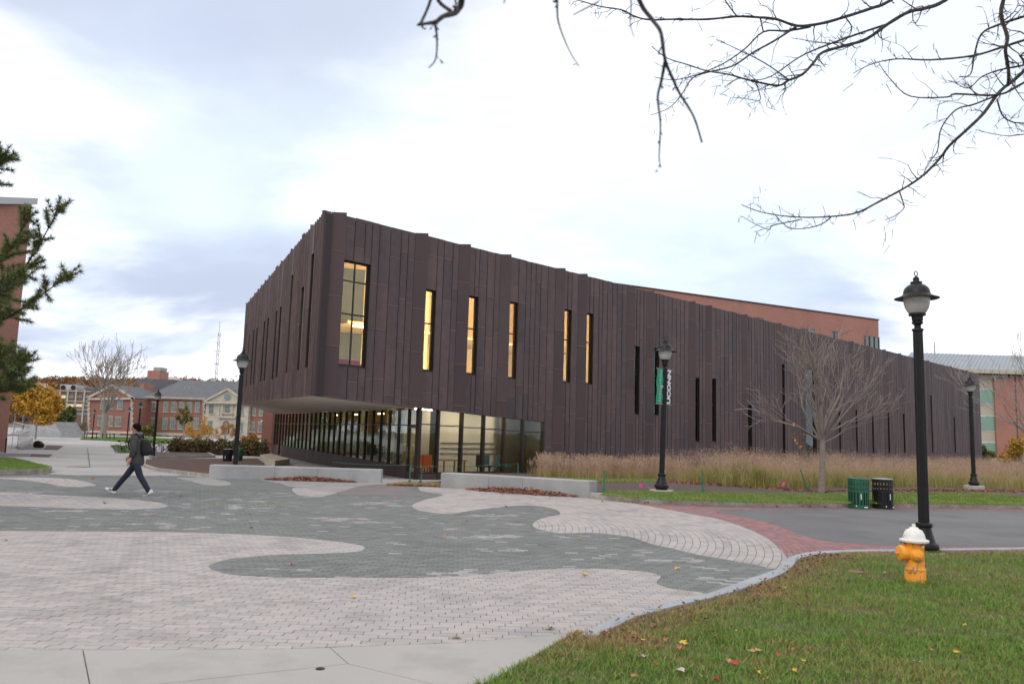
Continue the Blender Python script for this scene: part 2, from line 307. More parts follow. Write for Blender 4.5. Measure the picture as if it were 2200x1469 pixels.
def copy_tree(o, parent=None):
    c = o.copy(); COL.objects.link(c); c.parent = parent
    if parent is not None: c.matrix_parent_inverse = o.matrix_parent_inverse.copy()
    for ch in list(o.children): copy_tree(ch, c)
    return c
def smoothpoly(pts, k=6, closed=False):      # Catmull-Rom
    P = [np.array(p, float) for p in pts]; n = len(P); out = []
    for i in range(n if closed else n-1):
        p0, p1, p2, p3 = (P[(i-1) % n], P[i], P[(i+1) % n], P[(i+2) % n]) if closed else (P[max(i-1, 0)], P[i], P[i+1], P[min(i+2, n-1)])
        for j in range(k):
            t = j/k; out.append(.5*((2*p1)+(-p0+p2)*t+(2*p0-5*p1+4*p2-p3)*t*t+(-p0+3*p1-3*p2+p3)*t**3))
    if not closed: out.append(P[-1])
    return [tuple(p) for p in out]
def sdf(P, Q):       # signed distance (+ inside) of points Q to polygon P, and nearest segment index
    P = np.asarray(P); Q = np.asarray(Q); A = P; B = np.roll(P, -1, 0); D = np.full(len(Q), 1e9); I = np.zeros(len(Q), int); ins = np.zeros(len(Q), bool)
    for i in range(len(A)):
        a, b = A[i], B[i]; e = b-a; L = e@e
        if L < 1e-12: continue
        t = np.clip(((Q-a)@e)/L, 0, 1); d = np.hypot(*(Q-(a+t[:, None]*e)).T); m = d < D; D[m] = d[m]; I[m] = i
        c = ((a[1] > Q[:, 1]) != (b[1] > Q[:, 1]))
        if c.any():
            xs = a[0]+(Q[c, 1]-a[1])*(b[0]-a[0])/(b[1]-a[1]); ii = np.where(c)[0]; ins[ii[Q[c, 0] < xs]] ^= True
    return np.where(ins, D, -D), I
def resample(pts, step):
    P = np.array(pts, float); L = np.r_[0, np.cumsum(np.hypot(*np.diff(P, axis=0).T))]; n = max(2, int(round(L[-1]/step))+1); s = np.linspace(0, L[-1], n)
    return np.c_[np.interp(s, L, P[:, 0]), np.interp(s, L, P[:, 1])]
# ================================================================== GROUND
sheet('ground', [(-900, -60), (900, -60), (900, 2000), (-900, 2000)], -.09, 'terrain')
DK = .05
kerb_out_px = [(1246, 1362), (1336, 1318), (1395, 1307), (1518, 1275), (1595, 1248), (1655, 1227), (1675, 1218), (1689, 1200), (1705, 1193), (1736, 1186), (1791, 1182), (1859, 1180), (2000, 1178), (2320, 1174)]
kerb_in_px = [(1285, 1364), (1341, 1334), (1391, 1316), (1536, 1281), (1609, 1259), (1673, 1235), (1700, 1218), (1713, 1202), (1734, 1195), (1770, 1189), (1805, 1186), (1862, 1184), (2000, 1182), (2320, 1178)]
kerb_out = smoothpoly(g2(kerb_out_px, DK), 5); kerb_in = smoothpoly(g2(kerb_in_px, DK), 5)
front = [(-9.5, 5.75)]+g2([(0, 1395), (178, 1395), (600, 1393), (740, 1388), (1000, 1379), (1200, 1362), (1243, 1359)])
redline = smoothpoly(g2([(1361, 1080.5), (1423, 1092), (1504, 1107), (1542, 1114.5), (1582, 1126), (1623, 1142), (1656, 1160), (1676, 1178), (1696, 1203)]), 5)
kerb_bound = [p for p, q in zip(kerb_out, range(999))][:5*7+1]         # up to the red bricks
far_edge = g2([(1361, 1080.5), (1310, 1075), (1262, 1070), (946, 1047), (882, 1040), (818, 1039), (634, 1031), (448, 1027.5), (393, 1021), (373, 1022), (273, 1021), (164, 1020), (110, 1018), (0, 1022)])
plaza = front+kerb_bound+list(reversed(redline))[:-1]+far_edge+[(-21, 23.6)]
L1 = g2([(0, 1140), (200, 1141), (400, 1143), (560, 1149), (640, 1154), (700, 1160), (750, 1166), (782, 1173), (780, 1181), (760, 1185), (700, 1188), (600, 1191), (520, 1197), (480, 1203), (455, 1212), (450, 1218), (462, 1225), (500, 1234), (560, 1238), (640, 1240), (800, 1240), (900, 1240), (1000, 1236), (1100, 1227), (1200, 1220), (1250, 1220), (1320, 1222), (1380, 1227), (1410, 1233), (1421, 1238), (1412, 1248), (1416, 1255), (1438, 1262), (1477, 1268), (1530, 1274)])
L1 = [(-12, L1[0][1]-.2)]+smoothpoly(L1, 3)+[(4.5, 9.3), (2.2, 5), (-12, 4)]
L2 = smoothpoly(g2([(1690, 1225), (1627, 1213.6), (1582, 1205.5), (1500, 1191), (1443, 1177), (1404, 1169), (1375, 1159), (1352, 1152), (1318, 1147.5), (1273, 1144), (1216, 1145), (1193, 1144), (1159, 1137), (1145, 1130.5), (1143, 1126), (1150, 1119), (1164, 1113), (1182, 1109), (1198, 1105.5), (1203, 1102), (1198, 1096), (1182, 1090.7), (1159, 1087), (1127, 1085), (1091, 1087), (1045, 1092), (1000, 1098), (977, 1103), (955, 1103.4), (923, 1099.6), (897, 1095), (885, 1087.5), (888, 1082), (904, 1075.7), (923, 1070), (942, 1066), (951, 1062), (930, 1059), (905, 1054), (897, 1047)]), 3)+[(-2.9, 27.3), (2.3, 22.6), (3.4, 22.0), (6, 21.5), (8.5, 17.), (8, 12.5), (6, 11)]
L3 = smoothpoly(g2([(73, 1025), (109, 1026), (145, 1028), (182, 1033.6), (207, 1042), (191, 1044), (164, 1045.5), (127, 1043.6), (91, 1036), (45, 1031), (0, 1027.5), (0, 1025.5)]), 3, True)
L4 = smoothpoly(g2([(0, 1057), (73, 1061), (164, 1065), (236, 1069), (291, 1073), (336, 1078), (361, 1084.5), (353, 1089), (327, 1092), (254, 1094), (145, 1091), (73, 1088), (0, 1086)]), 3)+[(-18, 16.1), (-18, 19.6)]
L5 = smoothpoly(g2([(628, 1049), (645, 1047), (690, 1054), (716, 1060), (702, 1064), (681, 1067), (645, 1064), (630, 1056)]), 3, True)
T1 = smoothpoly(g2([(726, 1061), (740, 1053), (775, 1043.7), (834, 1039.5), (891, 1046), (872, 1056.7), (905, 1060), (945, 1063), (850, 1063), (780, 1062)]), 3, True)
G1 = g2([(558, 1030), (622, 1045), (645, 1046.9), (690, 1053.9), (716, 1059.9), (740, 1052.9), (775, 1043.6), (834, 1039)])
G2 = smoothpoly(g2([(378, 1025), (422, 1037), (465, 1043), (494, 1041), (492, 1035), (455, 1028)]), 3, True)

def grid(P, ang, w=.1, l=.2, gx=.007, gy=.005, sh=.29):
    P = np.asarray(P); c, s = math.cos(ang), math.sin(ang); Rm = np.array([[c, s], [-s, c]]); q = P@Rm.T; lo = q.min(0); hi = q.max(0); out = []
    r0 = int(math.floor(lo[1]/w))-1
    for r in range(r0, int(hi[1]/w)+2):
        x0 = math.floor(lo[0]/l)*l-l+(r*sh % 1)*l; n = int((hi[0]-x0)/l)+2; xs = x0+np.arange(n)*l; y = r*w
        out.append(np.stack([np.c_[xs+gx/2, np.full(n, y+gy/2)], np.c_[xs+l-gx/2, np.full(n, y+gy/2)], np.c_[xs+l-gx/2, np.full(n, y+w-gy/2)], np.c_[xs+gx/2, np.full(n, y+w-gy/2)]], 1))
    return np.concatenate(out)@Rm
def polar(P, cen, w=.125, l=.25, g=.008):
    P = np.asarray(P)-cen; r = np.hypot(*P.T); out = []; a = np.arctan2(P[:, 1], P[:, 0]); lo, hi = a.min()-.02, a.max()+.02
    for k in range(max(1, int(r.min()*.0/w)), int(r.max()/w)+1):
        R0 = k*w+g/2; R1 = (k+1)*w-g/2
        if R0 < .5: continue
        da = l/R0; n = int((hi-lo)/da)+2; t = lo+(np.arange(n)+(k % 2)*.5-.5)*da; e = .003/R0; t0 = t+e; t1 = t+da-e
        out.append(np.stack([np.c_[R0*np.cos(t0), R0*np.sin(t0)], np.c_[R1*np.cos(t0), R1*np.sin(t0)], np.c_[R1*np.cos(t1), R1*np.sin(t1)], np.c_[R0*np.cos(t1), R0*np.sin(t1)]], 1)[:, ::-1])
    Q = np.concatenate(out)
    return Q+cen
def cut(pieces, P, inside=True, gap=.003):
    P = np.asarray(P, float); ar = .5*np.sum(P[:, 0]*np.roll(P[:, 1], -1)-np.roll(P[:, 0], -1)*P[:, 1]); sg = 1 if inside else -1
    if not len(pieces): return []
    V = np.concatenate(pieces); n = np.array([len(p) for p in pieces]); st = np.r_[0, np.cumsum(n)[:-1]]
    C = np.add.reduceat(V, st)/n[:, None]
    lo, hi = P.min(0)-.4, P.max(0)+.4; near = ((C > lo) & (C < hi)).all(1); out = []
    if not inside: out = [p for p, k in zip(pieces, near) if not k]
    idx = np.where(near)[0]
    if not len(idx): return out
    sc, I = sdf(P, C[idx]); E = np.roll(P, -1, 0)-P
    for j, s_, i in zip(idx, sc*sg, I):
        p = pieces[j]
        if s_ > .3: out.append(p); continue
        if s_ < -.3: continue
        a = P[i]; e = E[i]; nr = np.array([-e[1], e[0]])*(1 if ar > 0 else -1)*sg; nr = nr/(np.linalg.norm(nr)+1e-12)
        d = (p-a)@nr-gap
        # piece centre far beyond the end of the segment: trust the signed distance of the centre
        if (d >= 0).all(): 
            if s_ > 0: out.append(p)
            continue
        if (d <= 0).all():
            if s_ > .12: out.append(p)
            continue
        r = []
        for k in range(len(p)):
            k2 = (k+1) % len(p)
            if d[k] >= 0: r.append(p[k])
            if (d[k] > 0) != (d[k2] > 0): r.append(p[k]+(p[k2]-p[k])*d[k]/(d[k]-d[k2]))
        if len(r) >= 3: out.append(np.array(r))
    return out
def circ(a, b, c):
    ax, ay = a; bx, by = b; cx_, cy_ = c; d = 2*(ax*(by-cy_)+bx*(cy_-ay)+cx_*(ay-by))
    return np.array([((ax*ax+ay*ay)*(by-cy_)+(bx*bx+by*by)*(cy_-ay)+(cx_**2+cy_**2)*(ay-by))/d, ((ax*ax+ay*ay)*(cx_-bx)+(bx*bx+by*by)*(ax-cx_)+(cx_**2+cy_**2)*(bx-ax))/d])
cenR = circ(redline[5], redline[22], redline[38])
pieces = []      # (poly, material)
zones = [('paver_light', L1, 0, 'g', .03), ('paver_light', L2, 0, 'p', 0), ('paver_light', L3, 0, 'g', 1.15), ('paver_light', L4, 0, 'g', 1.2), ('paver_light', L5, 0, 'g', 1.0), ('paver_mid', G2, 0, 'g', .1), ('paver_taupe', T1, 0, 'g', .2), ('paver_mid', G1, 0, 'g', .3)]
def vis(q):      # keep what the photograph (plus a step aside) can see
    c = q.mean(1); return q[(np.abs(c[:, 0]) < .68*c[:, 1]+2.5) & (c[:, 1] > 5.2)]
for mt, P, _, k, ang in zones:
    q = vis(grid(P, ang) if k == 'g' else polar(P, cenR)); ps = cut(list(q), plaza); ps = cut(ps, P)
    if mt == 'paver_mid' and P is G1: ps = cut(cut(ps, L5, False), T1, False)
    pieces += [(p, mt) for p in ps]
q = vis(grid(plaza, -.02)); ps = cut(list(q), plaza)
for mt, P, *_ in zones: ps = cut(ps, P, False)
def nz(x, y, s=1., o=0.): return (np.sin(x*1.7*s+o)+np.sin(y*2.3*s+o*1.3)+np.sin((x+y)*1.1*s+o*2.1)+np.sin((x-1.6*y)*2.9*s+o*.7)*.7+np.sin((x*2.2+y*.6)*3.7*s+o)*.5)/4.2
for p in ps:
    c = p.mean(0); clus = nz(c[0]*.8, c[1], 1.6, 2.) > .46 and random.random() < .6; 
    rare = random.random() < .022 and 9 < c[1] < 20
    pieces.append((p, 'paver_mid' if (clus or rare) and 8.5 < c[1] < 21 else 'paver_dark'))
redpoly = list(redline)+kerb_out[36:]+[(14.5, 13.4)]+list(reversed(g2([(1543, 1102.7), (1573, 1105.5), (1645, 1120), (1682, 1132.7), (1718, 1147), (1745, 1155.5), (1791, 1163.6), (1900, 1172), (2100, 1174.5), (2320, 1173)])))+g2([(1539, 1098), (1554, 1093.8), (1682, 1093), (1832, 1092.5), (2200, 1097), (2320, 1099), (2320, 1094), (2200, 1092.5), (1832, 1088.5), (1690, 1089), (1536, 1085.5), (1400, 1081.5)])
ps = cut(list(vis(polar(redpoly, cenR, .1, .2, .006))), redpoly)
pieces += [(p, 'paver_dark' if random.random() < .05 else 'paver_red') for p in ps]
pl = sheet('plaza_paving', plaza, -.010, 'joint')
rp = sheet('brick_paving', redpoly, -.010, 'joint')
def area(p): return abs(.5*np.sum(p[:, 0]*np.roll(p[:, 1], -1)-np.roll(p[:, 0], -1)*p[:, 1]))
def pv(mb, p, dist):
    dz = random.uniform(-.0015, .0015); tx, ty = random.uniform(-.01, .01), random.uniform(-.01, .01); c = p.mean(0)
    mb.prism([tuple(a) for a in p], lambda x, y: zg(y)-.014, lambda x, y: zg(y)+dz+(x-c[0])*tx+(y-c[1])*ty, random.random())
score = [area(p)/p[:, 1].mean()**3 if abs(p.mean(0)[0]) < .66*p.mean(0)[1] and area(p) > .012 else 0 for p, _ in pieces]
order = np.argsort(score)[::-1]; big = set(order[:300].tolist()); stuffs = {}
for i, (p, mt) in enumerate(pieces):
    if len(p) < 3 or area(p) < 2e-5: continue
    red = (sdf(redpoly, p.mean(0)[None])[0][0] > 0) if mt in ('paver_red', 'paver_dark') and p.mean(0)[0] > 4 else False
    if i in big: mb = MB(); pv(mb, p, 0); mb.build('paver', mt, rp if red else pl)
    else: pv(stuffs.setdefault((mt, bool(red)), MB()), p, 0)
for (mt, red), mb in stuffs.items(): mb.build('paver_field', mt, rp if red else pl, kind='stuff')
# painted survey marks on the pavers
def stroke(mb, a, b, w=.035, z=.004):
    a = gnd(*a); b = gnd(*b); d = b-a; d[2] = 0; L = np.hypot(d[0], d[1]); n = np.array([-d[1], d[0], 0])/max(L, 1e-6)*w/2
    mb.add([a-n+[0, 0, z], b-n+[0, 0, z], b+n+[0, 0, z], a+n+[0, 0, z]], [(0, 1, 2, 3)])
def strokes(name, mt, segs, w):
    mb = MB(); [stroke(mb, a, b, w) for a, b in segs]; mb.build(name, mt, pl)
ys = []
for x, y in ((452, 1083), (470, 1086), (484, 1085)): ys += [((x, y), (x+16, y-4)), ((x+14, y-4), (x+16, y+3))]
for x in (512, 545, 566, 592): ys += [((x, 1081), (x+10, 1087)), ((x+10, 1087), (x+18, 1082)), ((x+18, 1082), (x+27, 1088))]
for x in (412, 445, 470, 497): ys += [((x, 1046), (x+14, 1051))]
for s_ in ys: strokes('paint_mark', 'chalk_yellow', [s_], .028)
for s_ in [((12, 1070), (24, 1064)), ((57, 1071), (60, 1065)), ((104, 1073), (110, 1067)), ((180, 1081), (187, 1075)), ((222, 1075), (231, 1075)), ((226, 1075), (229, 1081)), ((274, 1077), (282, 1084))]: strokes('paint_mark', 'chalk_blue', [s_], .09)
# concrete slabs in the foreground
def inset(P, d):
    P = np.array(P, float); n = len(P); ar = np.sum(P[:, 0]*np.roll(P[:, 1], -1)-np.roll(P[:, 0], -1)*P[:, 1])
    if ar < 0: P = P[::-1]
    out = []
    for i in range(n):
        a, b, c = P[i-1], P[i], P[(i+1) % n]; e1 = (b-a)/np.linalg.norm(b-a); e2 = (c-b)/np.linalg.norm(c-b); n1 = np.array([-e1[1], e1[0]]); n2 = np.array([-e2[1], e2[0]])
        m = n1+n2; m = m/max(m@m, .2)*2*d; out.append(tuple(b+m))
    return out
def w2(x, y): return tuple(gnd(x, y)[:2])
slabbed = sheet('sidewalk', [(-9.5, 5.75)]+front[1:]+[w2(1055, 1469), (-1.6, 3.2), (-9.5, 3.2)], -.02, 'joint_dark')
J1, J2, J3 = w2(178, 1395), w2(709, 1390), w2(748, 1425)
J1b = tuple(np.array(J1)+(np.array(w2(193, 1469))-np.array(J1))*3.0); J3a = tuple(np.array(J3)+(np.array(w2(400, 1462))-np.array(J3))*2.2); J3b = tuple(np.array(J3)+(np.array(w2(932, 1469))-np.array(J3))*1.4)
def isect(a, b, c, d):
    a, b, c, d = map(np.array, (a, b, c, d)); r = b-a; q = d-c; k = (c-a); t = (k[0]*q[1]-k[1]*q[0])/(r[0]*q[1]-r[1]*q[0]); return tuple(a+r*t)
JX = isect(J1, J1b, J3, J3a)
lw = w2(1055, 1469); lawn_c = w2(1240, 1363)
slabs = [[(-9.5, 5.75), front[1], J1, J1b, (-9.5, 3.4)], [J1, front[3], J2, J3, JX], [J2, front[4], front[5], front[6], front[7], lawn_c, lw, (-.75, 4.2), J3b, J3], [J3, J3b, (-.75, 4.2), (-1.5, 3.4), (JX[0]+(J1b[0]-JX[0])*.5, 3.4), JX]]
for s_ in slabs: MB().prism(inset(s_, .004), -.06, 0).build('concrete_slab', 'concrete', slabbed)
MB().lathe([(.035, .0005), (.035, .003)], 14, Matrix.Translation(Vector(gnd(688, 1436)))).build('drain_cap', 'black_metal', slabbed)
# granite kerb round the lawn, stone by stone
kb = tag(bpy.data.objects.new('lawn_kerb', None), kind='structure'); COL.objects.link(kb)
ko, ki = resample(kerb_out, .12), resample(kerb_in, .12); nn = min(len(ko), len(ki)); ko = np.array([ko[int(i*(len(ko)-1)/(nn-1))] for i in range(nn)]); ki = np.array([ki[int(i*(len(ki)-1)/(nn-1))] for i in range(nn)])
st = 11
for i in range(0, nn-1, st):
    o_ = ko[i:i+st+1]; k_ = ki[i:i+st+1].copy(); dirn = k_-o_; L = np.hypot(*dirn.T)[:, None]; k_ = o_+dirn/L*np.clip(L, .12, .2)
    if len(o_) < 2: break
    e = (o_[-1]-o_[0]); e = e/np.linalg.norm(e)*.004
    o_ = o_.copy(); o_[0] += e; k_[0] += e; o_[-1] -= e; k_[-1] -= e
    MB().prism([tuple(p) for p in o_]+[tuple(p) for p in k_[::-1]], -.15, DK+random.uniform(-.004, .004)).build('kerb_stone', 'granite_blue', kb)
# asphalt road
asph = g2([(1543, 1102.7), (1573, 1105.5), (1645, 1120), (1682, 1132.7), (1718, 1147), (1745, 1155.5), (1791, 1163.6), (1900, 1172), (2100, 1174.5), (2320, 1173)])+[(40, 13), (40, 21.5)]+g2([(2320, 1099), (2200, 1097), (1832, 1092.5), (1682, 1093), (1554, 1093.8), (1539, 1098)])
sheet('road', asph, .0, 'asphalt')
# far kerb of the road with the planting bed behind
fk = smoothpoly(g2([(1266, 1069), (1300, 1072), (1350, 1077), (1400, 1081), (1536, 1085.5), (1700, 1089), (1830, 1089), (2200, 1093), (2330, 1095)]), 6)+[(40, 22.6)]
fkr = resample(fk, .25); kb2 = tag(bpy.data.objects.new('road_kerb', None), kind='structure'); COL.objects.link(kb2)
tn = np.gradient(fkr, axis=0); tn /= np.hypot(*tn.T)[:, None]; fkb = fkr+np.c_[-tn[:, 1], tn[:, 0]]*.16
for i in range(0, len(fkr)-1, 10):
    a = fkr[i:i+11].copy(); b = fkb[i:i+11].copy()
    if len(a) < 2: break
    e = (a[-1]-a[0])/np.linalg.norm(a[-1]-a[0])*.004; a[0] += e; b[0] += e; a[-1] -= e; b[-1] -= e
    MB().prism([tuple(p) for p in a]+[tuple(p) for p in b[::-1]], -.2, lambda x, y: zg(y)+.15).build('kerb_stone', 'kerb', kb2)
bedpoly = [tuple(p) for p in fkb]+[(75, 100), (52, 88), (-1.5, 36.5), (-2.6, 31.5), (-2.0, 26.6)]
sheet('planting_bed', bedpoly, 0, 'soil', (BY, BZ))
# ---- grass blades
def blades(pts, zf, h, w, lean, tone, name, mt, **k):
    n = len(pts); a = rng.uniform(0, 2*np.pi, n); b = rng.uniform(0, 2*np.pi, n); h = h*rng.uniform(.55, 1.15, n)
    z = np.array([zf(y) for y in pts[:, 1]]) if callable(zf) else np.full(n, zf); base = np.c_[pts, z-.006]
    sx = np.c_[np.cos(a), np.sin(a), np.zeros(n)]*(w*.5); ln = np.c_[np.cos(b), np.sin(b), np.zeros(n)]*(h*lean*rng.uniform(.2, 1.2, n))[:, None]; up = np.c_[np.zeros(n), np.zeros(n), h]
    V = np.stack([base-sx, base+sx, base+ln*.35-sx*.8+up*.6, base+ln*.35+sx*.8+up*.6, base+ln+up], 1).reshape(-1, 3)
    i = np.arange(n)[:, None]*5; T = np.concatenate([i+[0, 1, 3], i+[0, 3, 2], i+[2, 3, 4]])
    return npmesh(name, V, T, mt, np.repeat(tone, 5), **k)
def scatter(poly, dens, box):
    x0, x1, y0, y1 = box; n = int((x1-x0)*(y1-y0)*dens); q = np.c_[rng.uniform(x0, x1, n), rng.uniform(y0, y1, n)]
    return q[sdf(poly, q)[0] > 0]
lawn = [tuple(p) for p in kerb_in]+[(20, 13.2), (14, 2.5), (-2.2, 2.5), tuple(lw), tuple(lawn_c)]
sheet('lawn', lawn, .03, 'lawn_soil')
P = np.concatenate([scatter(lawn, 4200, (-1, 6.5, 4.6, 7.2)), scatter(lawn, 2600, (0, 8, 7.2, 10)), scatter(lawn, 1500, (2, 11, 10, 13.6))])
P = P[(P[:, 0] < .70*P[:, 1]+.5)]
dk = -sdf([tuple(p) for p in kerb_in]+[(20, 30), (-20, 30)], P)[0]
pat = nz(P[:, 0], P[:, 1], 1.3, 1.)+.6*nz(P[:, 0], P[:, 1], 4.1, 5.)
dry = np.clip(.02+.34*np.clip((pat-.15)*2.2, 0, 1)+.75*np.exp(-(np.abs(dk)/.5)**2)+rng.normal(0, .13, len(P)), 0, 1); dry = np.where(rng.random(len(P)) < .08, rng.uniform(.5, 1, len(P)), dry)
keep = rng.random(len(P)) > .45*np.exp(-(np.abs(dk)/.2)**2); P = P[keep]; dry = dry[keep]
blades(P, .03, .055*np.clip(1+.55*nz(P[:, 0], P[:, 1], 3.3, 9.)+.35*nz(P[:, 0], P[:, 1], 9.1, 2.), .5, 1.9), .0065, .9, dry, 'lawn_grass', 'grass', kind='stuff', label='short mixed green and dry grass of the foreground lawn', cat='grass')
# verge strip behind the far kerb
vpx = [(1290, 1064), (1400, 1072), (1536, 1078), (1700, 1081), (1830, 1081), (2320, 1086), (2320, 1060), (1830, 1060), (1700, 1062), (1500, 1058), (1380, 1056), (1300, 1056)]
verge = [tuple(bed(x, y)[:2]) for x, y in vpx]
P = scatter(verge, 1300, (1, 17, 20, 27)); blades(P, lambda y: zb(y), .06, .012, .8, np.clip(.1+.35*(nz(P[:, 0], P[:, 1], 2., 3.) > .3)+rng.normal(0, .12, len(P)), 0, 1), 'verge_grass', 'grass', kind='stuff', label='mown grass strip behind the stone kerb', cat='grass')
v2 = [tuple(bed(x, y)[:2]) for x, y in [(1150, 1034), (1300, 1037), (1410, 1035), (1410, 1030), (1300, 1030), (1150, 1026)]]
P = scatter(v2, 900, (-1, 9, 22, 34)); blades(P, lambda y: zb(y), .07, .014, .8, np.clip(.25+rng.normal(0, .15, len(P)), 0, 1), 'verge_grass', 'grass', kind='stuff', label='thin grass strip behind the right granite bench', cat='grass')
# ---- left side: walk, beds, lawns
walk = [(-21, 23.6)]+list(reversed(far_edge[4:]))[1:]+[(-2.7, 31.6), (-3.0, 36), (-20, 75), (-38, 160), (-70, 330), (-260, 330), (-110, 150), (-60, 70)]
sheet('concrete_walk', walk, 0, 'walk')
def patch(name, px, mt, off=.004): return sheet(name, g2(px), off, mt)
patch('driveway', [(34, 966), (55, 953), (100, 955.5), (91, 966)], 'asphalt'); patch('mulch_strip', [(92, 966), (101, 955.5), (137, 957.5), (124, 966.5)], 'mulch')
patch('driveway', [(-60, 982), (-60, 972), (66, 974.5), (60, 981)], 'asphalt'); patch('mulch_strip', [(61, 981), (67, 974.5), (113, 976), (105, 982)], 'mulch')
for a, b in (((188, 962), (193, 1004)), ((60, 983), (250, 985)), ((130, 957), (240, 958)), ((120, 1000), (300, 1003))): 
    mb = MB(); stroke(mb, a, b, .03); mb.build('expansion_joint', 'joint_dark', None, kind='structure')
for (x, y, rr) in ((168, 1003, .5), (198, 1011.5, .8)):
    c = gnd(x, y); MB().lathe([(rr, zg(c[1])+.002), (rr, zg(c[1])+.006)], 20, Matrix.Translation((c[0], c[1], 0))).build('manhole_cover', 'steel' if rr > .6 else 'rust', None, label='round metal manhole cover in the concrete walk' if rr > .6 else 'small rusty metal cover in the concrete walk behind the larger manhole cover', cat='manhole cover')
def raised(name, edge, poly, h, fill, kmat, klabel, grass=None):
    r = tag(bpy.data.objects.new(name, None), kind='structure'); COL.objects.link(r)
    E = resample(edge, .3); t = np.gradient(E, axis=0); t /= np.hypot(*t.T)[:, None]; c = np.mean(np.array(poly), 0); nrm = np.c_[-t[:, 1], t[:, 0]]
    if ((c-E.mean(0))*nrm.mean(0)).sum() < 0: nrm = -nrm
    B = E+nrm*.16
    for i in range(0, len(E)-1, 6):
        a = E[i:i+7]; b = B[i:i+7]
        if len(a) < 2: break
        pp = [tuple(p) for p in a]+[tuple(p) for p in b[::-1]]
        if np.sum([pp[j-1][0]*pp[j][1]-pp[j][0]*pp[j-1][1] for j in range(len(pp))]) < 0: pp = pp[::-1]
        MB().prism(inset(pp, .003), lambda x, y: zg(y)-.1, lambda x, y: zg(y)+h).build('kerb_stone', kmat, r)
    sheet('bed_surface', poly, h-.03, fill, parent=r, kind=None); return r
ll = g2([(-40, 1022), (0, 1020.5), (60, 1019), (95, 1018), (111, 1015), (108, 1011), (97, 1007), (60, 997), (30, 990), (-40, 986)])
raised('left_lawn', ll[:7], ll, .16, 'lawn_soil', 'kerb', '')
P = scatter(ll, 700, (-32, -12, 18, 42)); blades(P, lambda y: zg(y)+.13, .07, .016, .8, np.clip(.12+rng.normal(0, .1, len(P)), 0, 1), 'lawn_grass', 'grass', kind='stuff', label='small mown grass patch at the left edge', cat='grass')
mb1 = g2([(304, 1001.5), (323, 1009), (393, 1019.5), (447, 1026.5), (570, 1010), (567, 997), (553, 987), (400, 988), (308, 990)])
raised('mulch_bed', [mb1[8], mb1[0]]+mb1[1:4], mb1, .13, 'mulch', 'kerb', '')
mb2 = g2([(322, 986), (463, 983), (448, 976), (322, 975)])
raised('mulch_bed', [mb2[3], mb2[0], mb2[1], mb2[2]], mb2, .2, 'mulch', 'granite', '')
gr = g2([(172, 944), (230, 946.5), (310, 953), (400, 955), (400, 946), (320, 938.5), (230, 937.5), (180, 940)])
sheet('far_lawn', gr, .03, 'lawn_soil')
P = scatter(gr, 60, (-95, -15, 60, 160)); blades(P, lambda y: zg(y)+.03, .12, .09, .8, np.clip(.05+rng.normal(0, .08, len(P)), 0, 1), 'far_lawn_grass', 'grass', kind='stuff', label='green lawn in front of the brick hall', cat='grass')
gr = g2([(237, 958), (255, 973), (300, 973), (318, 968), (318, 959)])
sheet('far_lawn', gr, .03, 'lawn_soil')
P = scatter(gr, 120, (-45, -20, 50, 90)); blades(P, lambda y: zg(y)+.03, .1, .06, .8, np.clip(.1+rng.normal(0, .08, len(P)), 0, 1), 'far_lawn_grass', 'grass', kind='stuff', label='small lawn corner beside the parked bicycles', cat='grass')
# ================================================================== COPPER-CLAD BUILDING
ZR = 10.127; C0 = np.array(atY(700, 452, 29.3)); ZR = C0[2]; E0 = np.array(atZ(2103, 803, ZR)); C2 = C0[:2]; uR = (E0-C0)[:2]; LR = np.linalg.norm(uR); uR = uR/LR; nR = np.array([uR[1], -uR[0]])
D0 = np.array(atZ(529, 655, ZR)); uL = (D0-C0)[:2]; LL = np.linalg.norm(uL); uL = uL/LL; nL = np.array([-uL[1], uL[0]])
def onface(px, py, u, n, off=0):
    d = ray(px, py); o = C2+n*off; k = ((o-CAM[:2])@n)/(d[:2]@n); p = CAM+d*k; return float((p[:2]-C2)@u), float(p[2])
def FR(t, off, z): p = C2+uR*t+nR*off; return (p[0], p[1], z)
def FL(t, off, z): p = C2+uL*t+nL*off; return (p[0], p[1], z)
bld = thing('copper_building', (*C2, -.3), 'long dark copper-clad building with overhanging corner and narrow lit windows', 'building')
tA, zA = onface(902, 876, uR, nR); tB, zB = onface(1170, 907, uR, nR); _, zC = onface(681, 850, uR, nR); tD, zD = onface(523, 865, uL, nL)
zD = min(zD, zC+.5)
def zbotR(t): return float(np.interp(t, [0, tA, tB, tB+.001, LR], [zC, zA, zB, -1.2, -2.2]))
def zbotL(t): return float(np.interp(t, [0, LL], [zC, zD]))
sheets = []      # (score, hexa points, rib points)
wallmb = MB()
